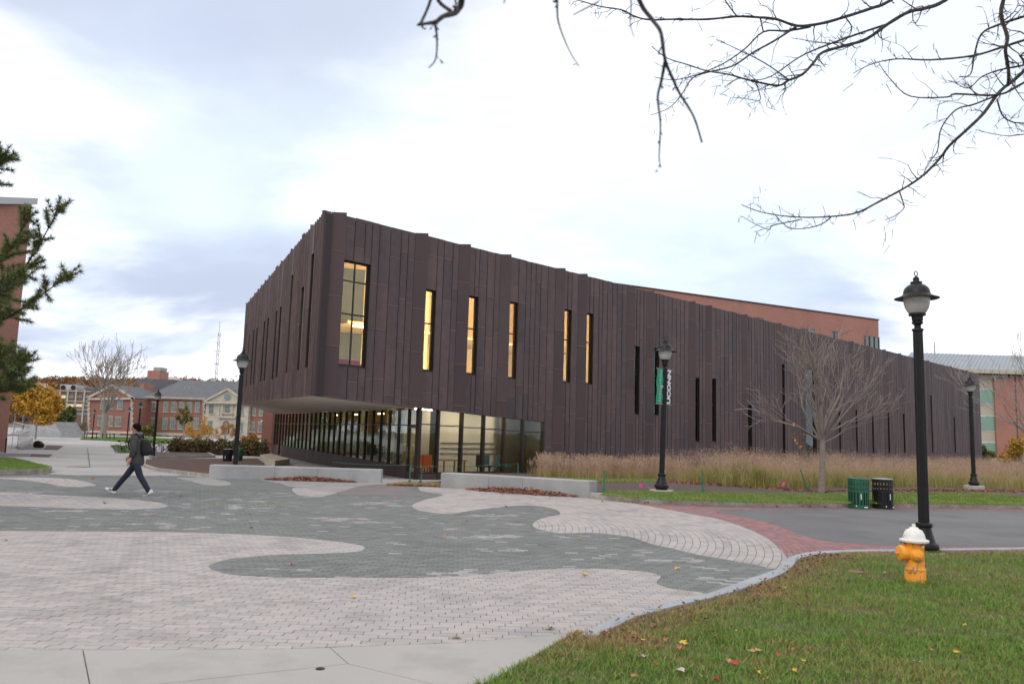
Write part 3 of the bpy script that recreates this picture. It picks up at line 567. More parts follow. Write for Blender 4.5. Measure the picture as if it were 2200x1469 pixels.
def clad(Fn, length, zbot, fins, wins, seed, flip=False, sw=(.30, .44), finoff=.11, finw=.62, ribd=.018):
    rd = random.Random(seed); tops = ZR; marks = []
    br = {0.0: 0, round(length, 4): 0}; finset = []; 
    for tf in fins: finset.append((max(tf-finw, 0.02), tf))
    for a, b in finset: br[round(a, 4)] = 0; br[round(b, 4)] = 0
    for w in wins: br[round(w['t0'], 4)] = 0; br[round(w['t1'], 4)] = 0
    if Fn is FR: br[round(tA, 4)] = 0; br[round(tB, 4)] = 0
    ks = sorted(br); ks2 = [ks[0]]
    for k in ks[1:]:
        if k-ks2[-1] > .05: ks2.append(k)
    for a, b in zip(ks2[:-1], ks2[1:]):
        mid = (a+b)/2; fin = next((f for f in finset if f[0]-.03 <= mid <= f[1]+.03 and b-a < finw+.06), None); win = [w for w in wins if w['t0']-.02 < mid < w['t1']+.02]
        if fin: segs = [(a, b)]
        else:
            n = max(1, int(round((b-a)/rd.uniform(.40, .45)))); 
            ws = [rd.choice(sw)*rd.uniform(.95, 1.05) for _ in range(n)]; tt = a+np.r_[0, np.cumsum(ws)]/sum(ws)*(b-a); segs = list(zip(tt[:-1], tt[1:]))
        for s0, s1 in segs:
            o0, o1 = (0, finoff) if fin else (0, 0)
            zb0, zb1 = zbot(s0+.003), zbot(s1-.003); top = tops+rd.uniform(-.01, .01); top1 = tops+.09 if fin else top
            spans = [((zb0, zb1), (top, top1))]
            for w in win:
                ns = []
                for (x0, x1), (y0, y1) in spans:
                    if w['z1'] < y0-.05: ns.append(((w['z1'], w['z1']), (y0, y1)))
                    if w['z0'] > x0+.05: ns.append(((x0, x1), (w['z0'], w['z0'])))
                spans = ns
            for (x0, x1), (y0, y1) in spans:
                wallmb.hexa([Fn(s0, -.30, x0), Fn(s1, -.30, x1), Fn(s1, -.022, x1), Fn(s0, -.022, x0), Fn(s0, -.30, y0-.12), Fn(s1, -.30, y1-.12), Fn(s1, -.022, y1-.12), Fn(s0, -.022, y0-.12)])
                zc = [x0]; L = 1.9; z = math.floor(min(x0, x1)/L)*L+rd.random()*L
                while z < y0-.25:
                    if z > max(x0, x1)+.25: zc.append(z)
                    z += L*rd.uniform(.92, 1.08)
                zc.append(y0); g = .006
                for i in range(len(zc)-1):
                    lo0 = x0+g if i == 0 else zc[i]+g; lo1 = x1+g if i == 0 else zc[i]+g; hi = zc[i+1]-g; hi1 = y1-g if i == len(zc)-2 else hi; jit = rd.uniform(0, .008)
                    ta, tb = s0+.009, s1-.009
                    hx = [Fn(ta, -.02, lo0), Fn(tb, -.02, lo1), Fn(tb, o1+jit, lo1), Fn(ta, o0+jit, lo0), Fn(ta, -.02, hi), Fn(tb, -.02, hi1), Fn(tb, o1+jit, hi1), Fn(ta, o0+jit, hi)]
                    rw = .016; rib = [Fn(ta, -.02, lo0), Fn(ta+rw, -.02, lo0), Fn(ta+rw, ribd+jit, lo0), Fn(ta, ribd+jit, lo0), Fn(ta, -.02, hi), Fn(ta+rw, -.02, hi), Fn(ta+rw, ribd+jit, hi), Fn(ta, ribd+jit, hi)]
                    lip = [Fn(ta, -.01, lo0-.004), Fn(tb, -.01, lo1-.004), Fn(tb, o1+jit+.006, lo1-.004), Fn(ta, o0+jit+.006, lo0-.004), Fn(ta, -.01, lo0+.028), Fn(tb, -.01, lo1+.028), Fn(tb, o1+jit+.006, lo1+.028), Fn(ta, o0+jit+.006, lo0+.028)]
                    c = np.mean(np.array(hx), 0); d = np.linalg.norm(c-CAM); nn_ = nR if Fn is FR else nL
                    cosv = abs(((CAM-c)[:2]@nn_)/d); sheets.append(((hi-lo0)*(s1-s0)*cosv/d**2, hx, None if fin else rib, 'copper_fin' if fin else 'copper', rd.random()**1.5*.24, Fn is FL, lip))
wr = []
def addw(x0, x1, ya, yb, mull=(), cols=1, lit=True):
    t0, z1 = onface(x0, ya, uR, nR); _, z0 = onface(x0, yb, uR, nR); t1, _ = onface(x1, ya, uR, nR); wr.append(dict(t0=t0, t1=t1, z0=max(z0, -.2), z1=z1, m=[onface(x0, y, uR, nR)[1] for y in mull], cols=cols, lit=lit))
addw(737, 797, 557, 785, (600, 672), 2)
addw(912.5, 937, 620, 796, (693,)); addw(1005, 1028, 634, 803, (704,)); addw(1093, 1113, 647, 812, (715,)); addw(1210, 1228, 663, 820, (728,)); addw(1258, 1275, 671, 824, (734,))
for x0, x1, a, b, m in ((1360, 1374, 742, 889, 802), (1402, 1416, 746, 891, 806), (1491, 1502.5, 810, 948, 866), (1527, 1538, 812, 948, 868), (1604, 1615, 869, 975, 922), (1677, 1685, 781, 975, 850), (1727, 1752, 789, 975, 850), (1799, 1805, 876, 972, 0), (1835, 1841, 880, 972, 0), (1870, 1876, 884, 972, 0), (1904, 1910, 886, 972, 0), (1937, 1943, 888, 972, 0), (1996, 2001, 848, 972, 0), (2046, 2051, 895, 972, 0), (2080, 2085, 856, 972, 0)):
    addw(x0, x1, a, b, (m,) if m else (), 1, x0 < 1320)
finsR = [w['t0'] for w in wr]
clad(FR, LR, zbotR, finsR, wr, 3)
wl = []
def addl(x, ya, yb, w=.62):
    t, z1 = onface(x, ya, uL, nL); _, z0 = onface(x, yb, uL, nL); wl.append(dict(t0=t-w/2, t1=t+w/2, z0=max(z0, zC+.6), z1=min(z1, ZR-1.2), m=[(z0+z1)/2, z1-.9], cols=1, lit=False))
for x, ya, yb in ((673, 545, 785), (651, 617, 792), (629, 590, 797), (604, 658, 807), (595, 667, 812), (577, 682, 815), (569, 689, 817), (553, 703, 822), (546, 708, 824), (536.5, 718, 828), (530, 695, 800)): addl(x, ya, yb)
wl.sort(key=lambda w: w['t0'])
clad(FL, LL, zbotL, [w['t1']+.36 for w in wl]+[w['t1']+2.2 for w in wl[:-2:3]], wl, 5, finoff=.07, finw=.34, sw=(.24, .36), ribd=.055)
sheets.sort(key=lambda s: -s[0])
rest = {}
HF = [(3, 2, 1, 0), (4, 5, 6, 7), (0, 1, 5, 4), (1, 2, 6, 5), (2, 3, 7, 6), (3, 0, 4, 7)]
HFi = [tuple(reversed(f)) for f in HF]
for i, (sc, hx, rib, mt, tone, left, lip) in enumerate(sheets):
    mb = MB() if i < 300 else rest.setdefault(mt, MB())
    mb.add(hx, HF if left else HFi, tone)
    if rib:
        if left: rest.setdefault('copper_rib', MB()).add(rib, HF)
        else: mb.add(rib, HFi, tone)
    mb.add(lip, HF if left else HFi, random.uniform(.5, 1))
    if i < 300: mb.build('copper_panel', mt, bld)
for mt, mb in rest.items(): mb.build('copper_panels' if mt != 'copper_rib' else 'standing_seams', mt, bld, kind='stuff')
wallmb.build('wall', 'copper_dark', bld)
def make_window(Fn, w, gm):
    d0, d1 = -.17, -.11; fw = .06; t0, t1, z0, z1 = w['t0']+.01, w['t1']-.01, w['z0']+.01, w['z1']-.01; mb = MB()
    def b(a0, a1, c0, c1, e0=d0, e1=d1): mb.hexa([Fn(a0, e0, c0), Fn(a1, e0, c0), Fn(a1, e1, c0), Fn(a0, e1, c0), Fn(a0, e0, c1), Fn(a1, e0, c1), Fn(a1, e1, c1), Fn(a0, e1, c1)])
    b(t0, t0+fw, z0, z1); b(t1-fw, t1, z0, z1); b(t0+fw+.001, t1-fw-.001, z0, z0+fw); b(t0+fw+.001, t1-fw-.001, z1-fw, z1)
    # copper reveal lining
    b(t0-.008, t0, z0, z1, -.29, -.03); b(t1, t1+.008, z0, z1, -.29, -.03); b(t0, t1, z0-.03, z0-.004, -.29, .03); b(t0, t1, z1+.004, z1+.03, -.29, .02)
    cs = np.linspace(t0+fw, t1-fw, w['cols']+1); zs = [z0+fw]+sorted(m for m in w['m'] if z0+.2 < m < z1-.2)+[z1-fw]
    for c in cs[1:-1]: b(c-.025, c+.025, z0+fw+.001, z1-fw-.001)
    for z in zs[1:-1]:
        for a0, a1 in zip(cs[:-1], cs[1:]): b(a0+.03 if a0 != cs[0] else a0+.001, a1-.03 if a1 != cs[-1] else a1-.001, z-.03, z+.03, d0+.005, d1-.005)
    f = mb.build('window', 'bronze_frame', bld)
    for a0, a1 in zip(cs[:-1], cs[1:]):
        for c0, c1 in zip(zs[:-1], zs[1:]): MB().hexa([Fn(a0, -.145, c0), Fn(a1, -.145, c0), Fn(a1, -.135, c0), Fn(a0, -.135, c0), Fn(a0, -.145, c1), Fn(a1, -.145, c1), Fn(a1, -.135, c1), Fn(a0, -.135, c1)]).build('pane', gm, f)
for w in wr: make_window(FR, w, 'glass' if w['lit'] else 'glass_dark')
for w in wl: make_window(FL, w, 'glass_dark')
# corner post, lightning rod
MB().hexa([FR(-.10, -.1, zC), FR(0.0, -.1, zC), FR(0.0, .012, zC), FR(-.06, .012, zC), FR(-.10, -.1, ZR), FR(0, -.1, ZR), FR(0, .012, ZR), FR(-.06, .012, ZR)]).build('corner_trim', 'copper_fin', bld)
MB().tube([FR(.5, -.2, ZR-.1), FR(.5, -.2, ZR+.55)], .008, 5).build('lightning_rod', 'steel', bld)
# curtain wall
P_A = np.array(FR(tA, 0, 0))[:2]; BASE = -.30
far = gnd(586, 976); P_Z = np.array(far[:2])
sof = MB(); a_ = FR(0, -.02, zC); sof.add([FR(0, .0, zC), FR(tA, .0, zA), (*P_Z, zA+.12), FL(LL, 0, zD)], [(0, 1, 2), (0, 2, 3)])
sof.add([FR(0, -.03, zC+.3), FR(tA, -.03, zA+.3), (*P_Z, zA+.42), FL(LL, -.03, zD+.3)], [(2, 1, 0), (3, 2, 0)]); sof.build('soffit', 'soffit', bld)
uC = P_Z-P_A; LC = np.linalg.norm(uC); uC = uC/LC; nC = np.array([-uC[1], uC[0]])
def FC(t, off, z): p = P_A+uC*t+nC*off; return (p[0], p[1], z)
def hexF(mb, Fn, a0, a1, e0, e1, c0, c1, c0b=None, c1b=None):
    c0b = c0 if c0b is None else c0b; c1b = c1 if c1b is None else c1b
    return mb.hexa([Fn(a0, e0, c0), Fn(a1, e0, c0b), Fn(a1, e1, c0b), Fn(a0, e1, c0), Fn(a0, e0, c1), Fn(a1, e0, c1b), Fn(a1, e1, c1b), Fn(a0, e1, c1)])
nC_ = 27; cm = np.linspace(.05, LC, nC_+1)
def ztopC(t): return zA+.12*t/LC-.02
def zbaseC(t): y = FC(t, 0, 0)[1]; return zg(y)-.1
ztr = zA-.72
for i, t in enumerate(cm): hexF(MB(), FC, t-.03, t+.03, -.12, .02, zbaseC(t), ztopC(t)).build('mullion', 'bronze_frame', bld)
for i in range(nC_):
    a, b = cm[i]+.037, cm[i+1]-.037; s_ = BASE+.42 if i > 0 else BASE+.05; s_ = min(s_, BASE+.42); zb_ = min(zbaseC(a), zbaseC(b))
    if i in (0, 24): s_ = zb_+.12
    f = hexF(MB(), FC, a, b, -.08, -.03, ztr-.025, ztr+.025).build('transom', 'bronze_frame', bld); hexF(MB(), FC, a, b, -.1, 0, s_, s_+.05).build('sill', 'bronze_frame', bld)
    hexF(MB(), FC, a, b, -.06, -.05, s_+.05, ztr-.025).build('pane', 'glass_dark', f); hexF(MB(), FC, a, b, -.06, -.05, ztr+.025, ztopC(a), None, ztopC(b)).build('pane', 'glass_dark', f)
    hexF(MB(), FC, a-.033, b+.033, -.1, .015, zb_, s_-.003).build('base_panel', 'copper_fin', bld)
# glazed door next to the corner
d0, d1 = cm[0]+.06, cm[1]-.06; dr = MB(); dz = zbaseC(d0)+.13
for q in ((d0, d0+.09, dz, ztr-.03), (d1-.09, d1, dz, ztr-.03), (d0+.09, d1-.09, dz, dz+.25), (d0+.09, d1-.09, ztr-.13, ztr-.03)): hexF(dr, FC, q[0], q[1], -.04, .02, q[2], q[3])
dr = dr.build('door', 'bronze_frame', bld); MB().tube([FC(d1-.14, .05, dz+.8), FC(d1-.14, .05, dz+1.3)], .015, 6).build('door_handle', 'steel', dr)
# right part of the curtain wall
cr = [tA+.02]+[onface(x, 940, uR, nR)[0] for x in (942, 993, 1040, 1084, 1124)]+[tB-.05]
for t in cr: hexF(MB(), FR, t-.045, t+.045, -.2, .02, -.9, zbotR(t)-.01).build('mullion', 'bronze_frame', bld)
def ztF(t): return onface(*(lambda p: p)((902, 917)), uR, nR)[1]
for a, b in zip(cr[:-1], cr[1:]):
    a += .047; b -= .047; s_ = BASE+.22; zt_ = zA-.68-.03*(a-tA)
    f = hexF(MB(), FR, a, b, -.1, -.05, zt_-.025, zt_+.025).build('transom', 'bronze_frame', bld); hexF(MB(), FR, a, b, -.12, -.02, s_, s_+.06).build('sill', 'bronze_frame', bld)
    hexF(MB(), FR, a, b, -.08, -.07, s_+.06, zt_-.025).build('pane', 'glass', f); hexF(MB(), FR, a, b, -.08, -.07, zt_+.025, zbotR(a), None, zbotR(b)).build('pane', 'glass', f)
    hexF(MB(), FR, a-.04, b+.04, -.1, .015, -.9, s_-.004).build('base_panel', 'copper_fin', bld)
hexF(MB(), FR, tA-.02, tB, -.19, .022, zA-.005, zA+.03, zB-.005, zB+.03).build('head_trim', 'copper_dark', bld)
# brick end pier beyond the glass and the wall behind it
pz = P_Z+uC*.1; MB().box(pz[0]-1.1, pz[0]-.2, pz[1], pz[1]+3, -1.5, zD-.03).build('brick_pier', 'brick_hall', bld)
# roof, rear walls, interior
bk = [np.array(FR(LR, -22, 0))[:2], np.array(FL(LL, -.35, 0))[:2]+np.array([13, 14])]
roofp = [FR(0.2, -.32, 0)[:2], FR(LR-.1, -.32, 0)[:2], tuple(bk[0]), tuple(bk[1]), FL(LL-.1, -.32, 0)[:2]]
MB().prism(roofp, ZR-.7, ZR-.35).build('roof', 'slate', bld)
rw = MB()
for p, q in ((FR(LR-.02, -.02, 0), bk[0]), (bk[0], bk[1]), (bk[1], FL(LL-.02, -.05, 0))): 
    zl = zD-.02 if p is bk[1] else -3; p = np.array(p[:2]); q = np.array(q[:2]); e = q-p; n_ = np.array([-e[1], e[0]])/np.linalg.norm(e)*.15
    rw.hexa([(*(p-n_), zl), (*(q-n_), zl), (*(q+n_), zl), (*(p+n_), zl), (*(p-n_), ZR-.75), (*(q-n_), ZR-.75), (*(q+n_), ZR-.75), (*(p+n_), ZR-.75)])
rw.build('rear_wall', 'copper_dark', bld)
FLO = zC+.45; TLIT = 17.5
fl = MB(); fl.prism([FR(.3, -.33, 0)[:2], FR(LR-.2, -.33, 0)[:2], tuple(bk[0]), tuple(bk[1]), FL(LL-.2, -.33, 0)[:2]], zC+.42, zC+.5); fl.build('upper_floor', 'int_floor', bld)
hexF(MB(), FR, 2.9, TLIT, -6.2, -6.0, FLO+.06, ZR-.81).build('interior_wall', 'int_warm', bld)
MB().prism([FR(.6, -.36, 0)[:2], FR(TLIT, -.36, 0)[:2], FR(TLIT, -6, 0)[:2], FR(2.9, -6, 0)[:2]], ZR-.80, ZR-.72).build('upper_ceiling', 'int_warm', bld)
hexF(MB(), FR, TLIT, TLIT+.15, -6.2, -.4, FLO+.06, ZR-.81).build('interior_wall', 'int_warm', bld)
hexF(MB(), FR, 7.2, 7.35, -5.98, -2.7, FLO+.06, ZR-.81).build('interior_wall', 'int_warm', bld)
hexF(MB(), FR, TLIT+.2, LR-.4, -3.2, -3.0, -1.5, ZR-.72).build('interior_wall', 'int_dark', bld)
for k in range(6): hexF(MB(), FL, 7+LL*k/8.2, 7+LL*k/8.2+.12, -3.2, -.4, FLO+.06, ZR-.72).build('interior_wall', 'int_dark', bld)
hexF(MB(), FL, 7.0, LL-.4, -3.4, -3.2, FLO+.06, ZR-.72).build('interior_wall', 'int_dark', bld)
hexF(MB(), FR, 2.9, TLIT, -6.0, -2.6, FLO+2.9, FLO+3.0).build('dropped_ceiling', 'int_warm', bld)
for t, o in ((3.4, -3.0), (5.0, -3.6)): hexF(MB(), FR, t, t+1.1, o-.05, o+.05, FLO+2.84, FLO+2.88).build('light_fixture', 'lamp_strip', bld)
for t in (2.6, 3.3, 4.1, 6.5, 9.0, 11.5, 12.7): hexF(MB(), FR, t, t+.4, -.50, -.38, FLO+.5, ZR-1.4).build('light_fixture', 'lamp_strip', bld)  # unseen glowing strips added between the windows to brighten the room
# furniture seen behind the glass
tw = wr[0]['t0']; zs_ = wr[0]['z0']
so_ = MB(); hexF(so_, FR, tw-.1, tw+1.3, -1.3, -.6, zs_-.5, zs_+.05); hexF(so_, FR, tw-.1, tw+1.3, -.6, -.42, zs_-.5, zs_+.28); so_.build('sofa', 'red_fabric', bld)
# ground floor interior
GF = -.28
gfp = [FR(tA+.3, -.4, 0)[:2], FR(tB+3, -.4, 0)[:2], FR(tB+3, -9, 0)[:2], FC(LC-.5, -9, 0)[:2], FC(LC-.5, -.3, 0)[:2], FC(.5, -.3, 0)[:2]]
MB().prism(gfp, GF-.2, GF).build('ground_floor', 'int_floor', bld); MB().prism(gfp, zC+.1, zC+.2).build('ceiling', 'int_white', bld)
def iw(Fn, a, b, e, mt, z1=None, dd=.12): hexF(MB(), Fn, a, b, e-dd, e, GF, zC+.1).build('interior_wall', mt, bld)
iw(FR, tA+1.6, tA+2.6, -3.2, 'int_warm'); iw(FR, tA+2.6, tA+3.2, -4.4, 'int_dark'); iw(FR, tA+3.2, tB+.2, -2.6, 'int_white'); iw(FR, tB-1.0, tB+3, -2.2, 'int_dark')
iw(FC, 3.0, LC-.6, -7.5, 'int_dark')
for k in range(5): hexF(MB(), FC, 6+6*k, 6.5+6*k, -2.6, -2.1, GF, zC+.1).build('column', 'int_white', bld)
for t, o in ((tA+1.0, -1.6), (tA+3.6, -1.5), (tA+6.2, -1.4)): hexF(MB(), FR, t, t+.9, o-.06, o+.06, zA-.02, zA+.04).build('light_fixture', 'lamp_strip_low', bld)
for t in (5, 10, 16, 22, 28): hexF(MB(), FC, t, t+1.0, -3.06, -2.94, zA-.0, zA+.05).build('light_fixture', 'lamp_strip_low', bld)
def chair(t, o, mt):
    c = MB(); hexF(c, FR, t-.25, t+.25, o-.25, o+.25, GF+.40, GF+.47); hexF(c, FR, t-.25, t+.25, o-.3, o-.25, GF+.4, GF+.95)
    for a in (-.2, .2):
        for b in (-.2, .2): hexF(c, FR, t+a-.02, t+a+.02, o+b-.02, o+b+.02, GF, GF+.4)
    c.build('chair', mt, bld)
chair(tA+.9, -.9, 'orange_plastic'); chair(tA+1.6, -1.1, 'orange_plastic'); chair(tA+4.6, -.9, 'black_cloth'); chair(tA+5.2, -1.2, 'teal'); chair(tA+5.9, -.9, 'teal')
tb = MB(); hexF(tb, FR, tA+2.0, tA+3.4, -1.6, -.7, GF+.70, GF+.74)
for a in (2.1, 3.3):
    for b in (-1.5, -.8): hexF(tb, FR, tA+a-.03, tA+a+.03, b-.03, b+.03, GF, GF+.7)
tb.build('table', 'wood', bld)
for z in (.95, 1.2, 1.45): hexF(MB(), FR, tA+3.3, tB-.9, -2.58, -2.55, GF+z, GF+z+.03).build('wall_rail', 'bronze_frame', bld)
# ================================================================== BRICK BLOCK BEHIND
p1 = np.array(atZ(1360, 616, 15.5)); p2 = np.array(atZ(1887, 688, 15.5)); ub = (p2-p1)[:2]; lb = np.linalg.norm(ub); ub /= lb; nb = np.array([ub[1], -ub[0]])
bb = thing('brick_block', (*p1[:2], -1), 'red brick block rising behind the copper roofline', 'building')
def FB(t, off, z): p = p1[:2]+ub*t+nb*off; return (p[0], p[1], z)
def onb(px, py): d = ray(px, py); k = ((p1[:2]-CAM[:2])@nb)/(d[:2]@nb); p = CAM+d*k; return float((p[:2]-p1[:2])@ub), float(p[2])
hexF(MB(), FB, -14, lb, -16, -.12, -1, 15.4).build('core_wall', 'brick_block', bb)
tb_, zband = onb(1700, 714)
ws = []
for x0, x1, y0, y1 in ((1684, 1698, 700, 740), (1719, 1751, 704, 745), (1786, 1800, 711, 760), (1560, 1580, 668, 720), (1620, 1640, 681, 720)):
    a, z1 = onb(x0, y0); b, _ = onb(x1, y0); _, z0 = onb(x0, y1); ws.append((a, b, z0, z1))
tg0, zg1 = onb(1858, 721); tg1 = lb+.02
cuts = sorted([-14]+[w[0] for w in ws]+[w[1] for w in ws]+[tg0, lb]); 
for a, b in zip(cuts[:-1], cuts[1:]):
    w = next((w for w in ws if abs(w[0]-a) < 1e-6), None)
    if abs(a-tg0) < 1e-6: hexF(MB(), FB, a, b, -.119, 0, zg1, 15.5).build('wall', 'brick_block', bb)
    elif w: hexF(hexF(MB(), FB, a, b, -.119, 0, w[3], 15.5), FB, a, b, -.119, 0, -1, w[2]).build('wall', 'brick_block', bb); f = hexF(MB(), FB, a, b, -.117, -.07, w[2], w[3]).build('window', 'win_far', bb); hexF(MB(), FB, (a+b)/2-.05, (a+b)/2+.05, -.069, -.03, w[2], w[3]).build('mullion', 'bronze_frame', f)
    else: hexF(MB(), FB, a, b, -.119, 0, -1, 15.5).build('wall', 'brick_block', bb)
f = hexF(MB(), FB, tg0, lb+.03, -3, -.02, 3, zg1-.01).build('corner_window', 'win_far', bb)
for k in range(4): hexF(MB(), FB, tg0+(lb-tg0)*k/3-.06, tg0+(lb-tg0)*k/3+.06, -.019, .05, 3, zg1-.01).build('mullion', 'bronze_frame', f)
hexF(MB(), FB, tg0, lb, -.018, .03, zg1-2.1, zg1-1.95).build('transom', 'bronze_frame', f)
hexF(MB(), FB, -14.1, lb+.1, -16, .08, 15.51, 15.62).build('coping', 'copper_dark', bb)
# ================================================================== FAR RIGHT BUILDING
fr = thing('campus_building', (70, 112, -1.2), 'beige and brick building with grey metal roof at the right edge', 'building'); YF = 112.
def q(px, py, Y=YF): return np.array(atY(px, py, Y))
def panel(mb, x0, x1, y0, y1, Y, d=.4, off=0):
    a, b = q(x0, y1, Y), q(x1, y0, Y); return mb.box(a[0], b[0], Y+off, Y+off+d, a[2], b[2])
panel(MB(), 1990, 2143, 806, 985, YF, 14).build('wall', 'beige', fr); panel(MB(), 2143, 2177, 813, 985, YF-.35, 14).build('brick_pier', 'brick_block', fr)
panel(MB(), 2177.2, 2190, 806, 985, YF, 14).build('wall', 'beige', fr); panel(MB(), 2190.2, 2330, 814, 985, YF-.35, 14).build('brick_pier', 'brick_block', fr)
panel(MB(), 1990, 2330, 799, 806, YF+.5, 13).build('clerestory', 'win_far', fr)  # dark band of the recess below the eave, shade put into its colour
for x0, x1, y0, y1 in ((2101, 2135, 836, 868), (2103, 2138, 893, 925), (2108, 2140, 950, 985), (2040, 2090, 836, 868), (2179, 2188, 838, 868), (2179, 2188, 894, 925)):
    f = panel(MB(), x0, x1, y0, y1, YF-.06, .05).build('window', 'white_paint', fr)
    xm = x0+(x1-x0)*.36; ym = y0+(y1-y0)*.3
    for a, b, c, d in ((x0+1, xm-.5, y0+1, ym-.5), (xm+.5, x1-1, y0+1, ym-.5), (x0+1, xm-.5, ym+.5, y1-1), (xm+.5, x1-1, ym+.5, y1-1)): panel(MB(), a, b, c, d, YF-.09, .025).build('pane', 'win_green', f)
e0, e1 = q(1930, 801, YF-1), q(2330, 789, YF-1); r0, r1 = q(1960, 776, YF+12), q(2330, 750, YF+12); ez = e0[2]*.5+e1[2]*.5; rz = r0[2]*.5+r1[2]*.5
rf = MB(); rf.hexa([(e0[0], e0[1], ez-.25), (e1[0], e1[1], ez-.25), (r1[0], r1[1], rz-.25), (r0[0], r0[1], rz-.25), (e0[0], e0[1], ez), (e1[0], e1[1], ez), (r1[0], r1[1], rz), (r0[0], r0[1], rz)]); rf = rf.build('roof', 'metal_roof', fr)
for k in range(46):
    f_ = k/45; a = e0[0]+(e1[0]-e0[0])*f_; b = r0[0]+(r1[0]-r0[0])*f_; MB().bar((a, e0[1], ez+.04), (b, r0[1], rz+.04), .07, .1).build('roof_seam', 'metal_roof', rf)
MB().box(e0[0], e1[0], YF-1.25, YF-1.01, ez-.5, ez+.02).build('gutter', 'beige', fr)
mast = q(2008, 755, YF+10); MB().tube([(mast[0], mast[1], rz-1.5), (mast[0], mast[1], rz+1.6)], .09, 6).build('roof_vent', 'galv', fr)
# ================================================================== LEFT BRICK BUILDING (mostly beyond the frame)
lbk = thing('brick_building', (-34, 46, -.6), 'red brick building with metal-edged roof at the left edge', 'building')
pa = np.array(gnd(12, 971)); YL = pa[1]; xa = pa[0]
ztop1 = float(atY(60, 438, YL)[2]); 
wl_ = MB(); wl_.hexa([(xa-2.2, YL-4.5, -1.5), (xa, YL, -1.5), (xa*1.3-1, YL*1.3, -1.5), (xa*1.3-9, YL*1.3, -1.5), (xa-2.2, YL-4.5, ztop1-1.3), (xa, YL, ztop1), (xa*1.3-1, YL*1.3, ztop1), (xa*1.3-9, YL*1.3, ztop1-1.3)]); wl_.build('gable_wall', 'brick_left', lbk)
MB().box(xa-20, xa-2.6, YL-4.2, YL-.5, -1.5, ztop1-1.6).build('wall', 'brick_left', lbk)
MB().hexa([(xa-20, YL-5.2, ztop1-1.55), (xa-1.9, YL-5.2, ztop1-1.55), (xa+.3, YL+.2, ztop1+.02), (xa-20, YL+8, ztop1+1.), (xa-20, YL-5.2, ztop1-1.0), (xa-1.9, YL-5.2, ztop1-1.0), (xa+.3, YL+.2, ztop1+.5), (xa-20, YL+8, ztop1+1.6)]).build('roof_fascia', 'galv', lbk)
lv = np.array(atY(8, 620, YL-2)); f = MB().box(xa-4.6, xa-3.2, YL-4.32, YL-4.21, lv[2]-1.6, lv[2]+1.6).build('window', 'white_paint', lbk); 
for k in range(5): MB().box(xa-4.5, xa-3.3, YL-4.36, YL-4.325, lv[2]-1.5+k*.62, lv[2]-1.05+k*.62).build('pane', 'win_far', f)
# its long wing running back past the camera, with a white arcade (seen in the glass)
MB().box(-48, -33.5, -18, YL-5.4, -1.2, 9.5).build('wing_wall', 'brick_left', lbk); MB().box(-33.4, -31, -18, 38, 3.4, 3.9).build('canopy', 'white_paint', lbk)
for k in range(10): MB().lathe([(.28, -1), (.25, 3.4)], 12, Matrix.Translation((-31.4, -14+k*5, 0))).build('column', 'white_paint', lbk)
for k in range(11):
    for z in (.6, 5.0): f = MB().box(-33.495, -33.4, -12.6+k*5, -10.6+k*5, z, z+2.2).build('window', 'white_paint', lbk); MB().box(-33.39, -33.36, -12.5+k*5, -10.7+k*5, z+.1, z+2.1).build('pane', 'win_far', f)
# ================================================================== BRICK HALL (far left)
YH = 215.
def hz(zx, zy): return 300+zx/6.678, 780+zy/6.678
def lz(zx, zy): return zx/6.678, 800+zy/6.678
hall = thing('brick_hall', (-85, YH, -2), 'red brick hall with limestone pediment front and grey slate roof', 'building')
def hb(mb, m, x0, x1, y0, y1, off=0, d=.4):   # box on the hall front from zoomed pixel rectangle
    Yf = YH-off-d; a = atY(*m((x0+x1)/2, y1), Yf); b = atY(*m((x0+x1)/2, y0), Yf); l = atY(*m(x0, (y0+y1)/2), Yf); r = atY(*m(x1, (y0+y1)/2), Yf)
    return mb.box(l[0], r[0], YH-off-d, YH-off, a[2], b[2])
M['win_trim'] = mat('win_trim', (.30, .34, .29), .7)
def win(m, x0, x1, y0, y1, off, root=hall, gm='win_far', cols=2, rows=2):
    f = hb(MB(), m, x0, x1, y0, y1, off, .1).build('window', 'win_trim', root)
    hb(MB(), m, x0-9, x1+9, y1+.5, y1+8, off, .26).build('sill', 'limestone', f); hb(MB(), m, x0-7, x1+7, y0-9, y0-.5, off, .2).build('lintel', 'limestone', f)
    for i in range(cols):
        for j in range(rows):
            w = (x1-x0-10)/cols; h = (y1-y0-10)/rows; hb(MB(), m, x0+5+i*w+3, x0+5+(i+1)*w-3, y0+5+j*h+3, y0+5+(j+1)*h-3, off+.1, .04).build('pane', gm, f)
hb(MB(), hz, 60, 935, 505, 1140, 0, 14).build('wall', 'brick_hall', hall)
for m_ in hall.children: pass
hall_front = hb(MB(), hz, 935, 1552, 540, 1140, 14, 1.2).build('limestone_front', 'limestone', hall)
hb(MB(), hz, 1552, 2300, 560, 1140, 0, 14).build('wall', 'brick_hall', hall)
OF = 14.0
hb(MB(), hz, 50, 940, 487, 520, OF, .6).build('cornice', 'limestone', hall); hb(MB(), hz, 1550, 2300, 520, 552, OF, .6).build('cornice', 'limestone', hall)
hb(MB(), hz, 60, 935, 1000, 1036, OF, .25).build('belt_course', 'limestone', hall); hb(MB(), hz, 1556, 2300, 1040, 1075, OF, .25).build('belt_course', 'limestone', hall)
for x0 in (62, 905, 1556):
    for k in range(12): hb(MB(), hz, x0, x0+(34 if k % 2 else 24), 525+k*40, 560+k*40, OF, .18).build('quoin', 'limestone', hall)
for x in (375, 492, 604, 716, 828): win(hz, x-34, x+34, 565, 702, OF)
for x in (362, 474, 586, 699, 812): win(hz, x-37, x+37, 792, 945, OF)
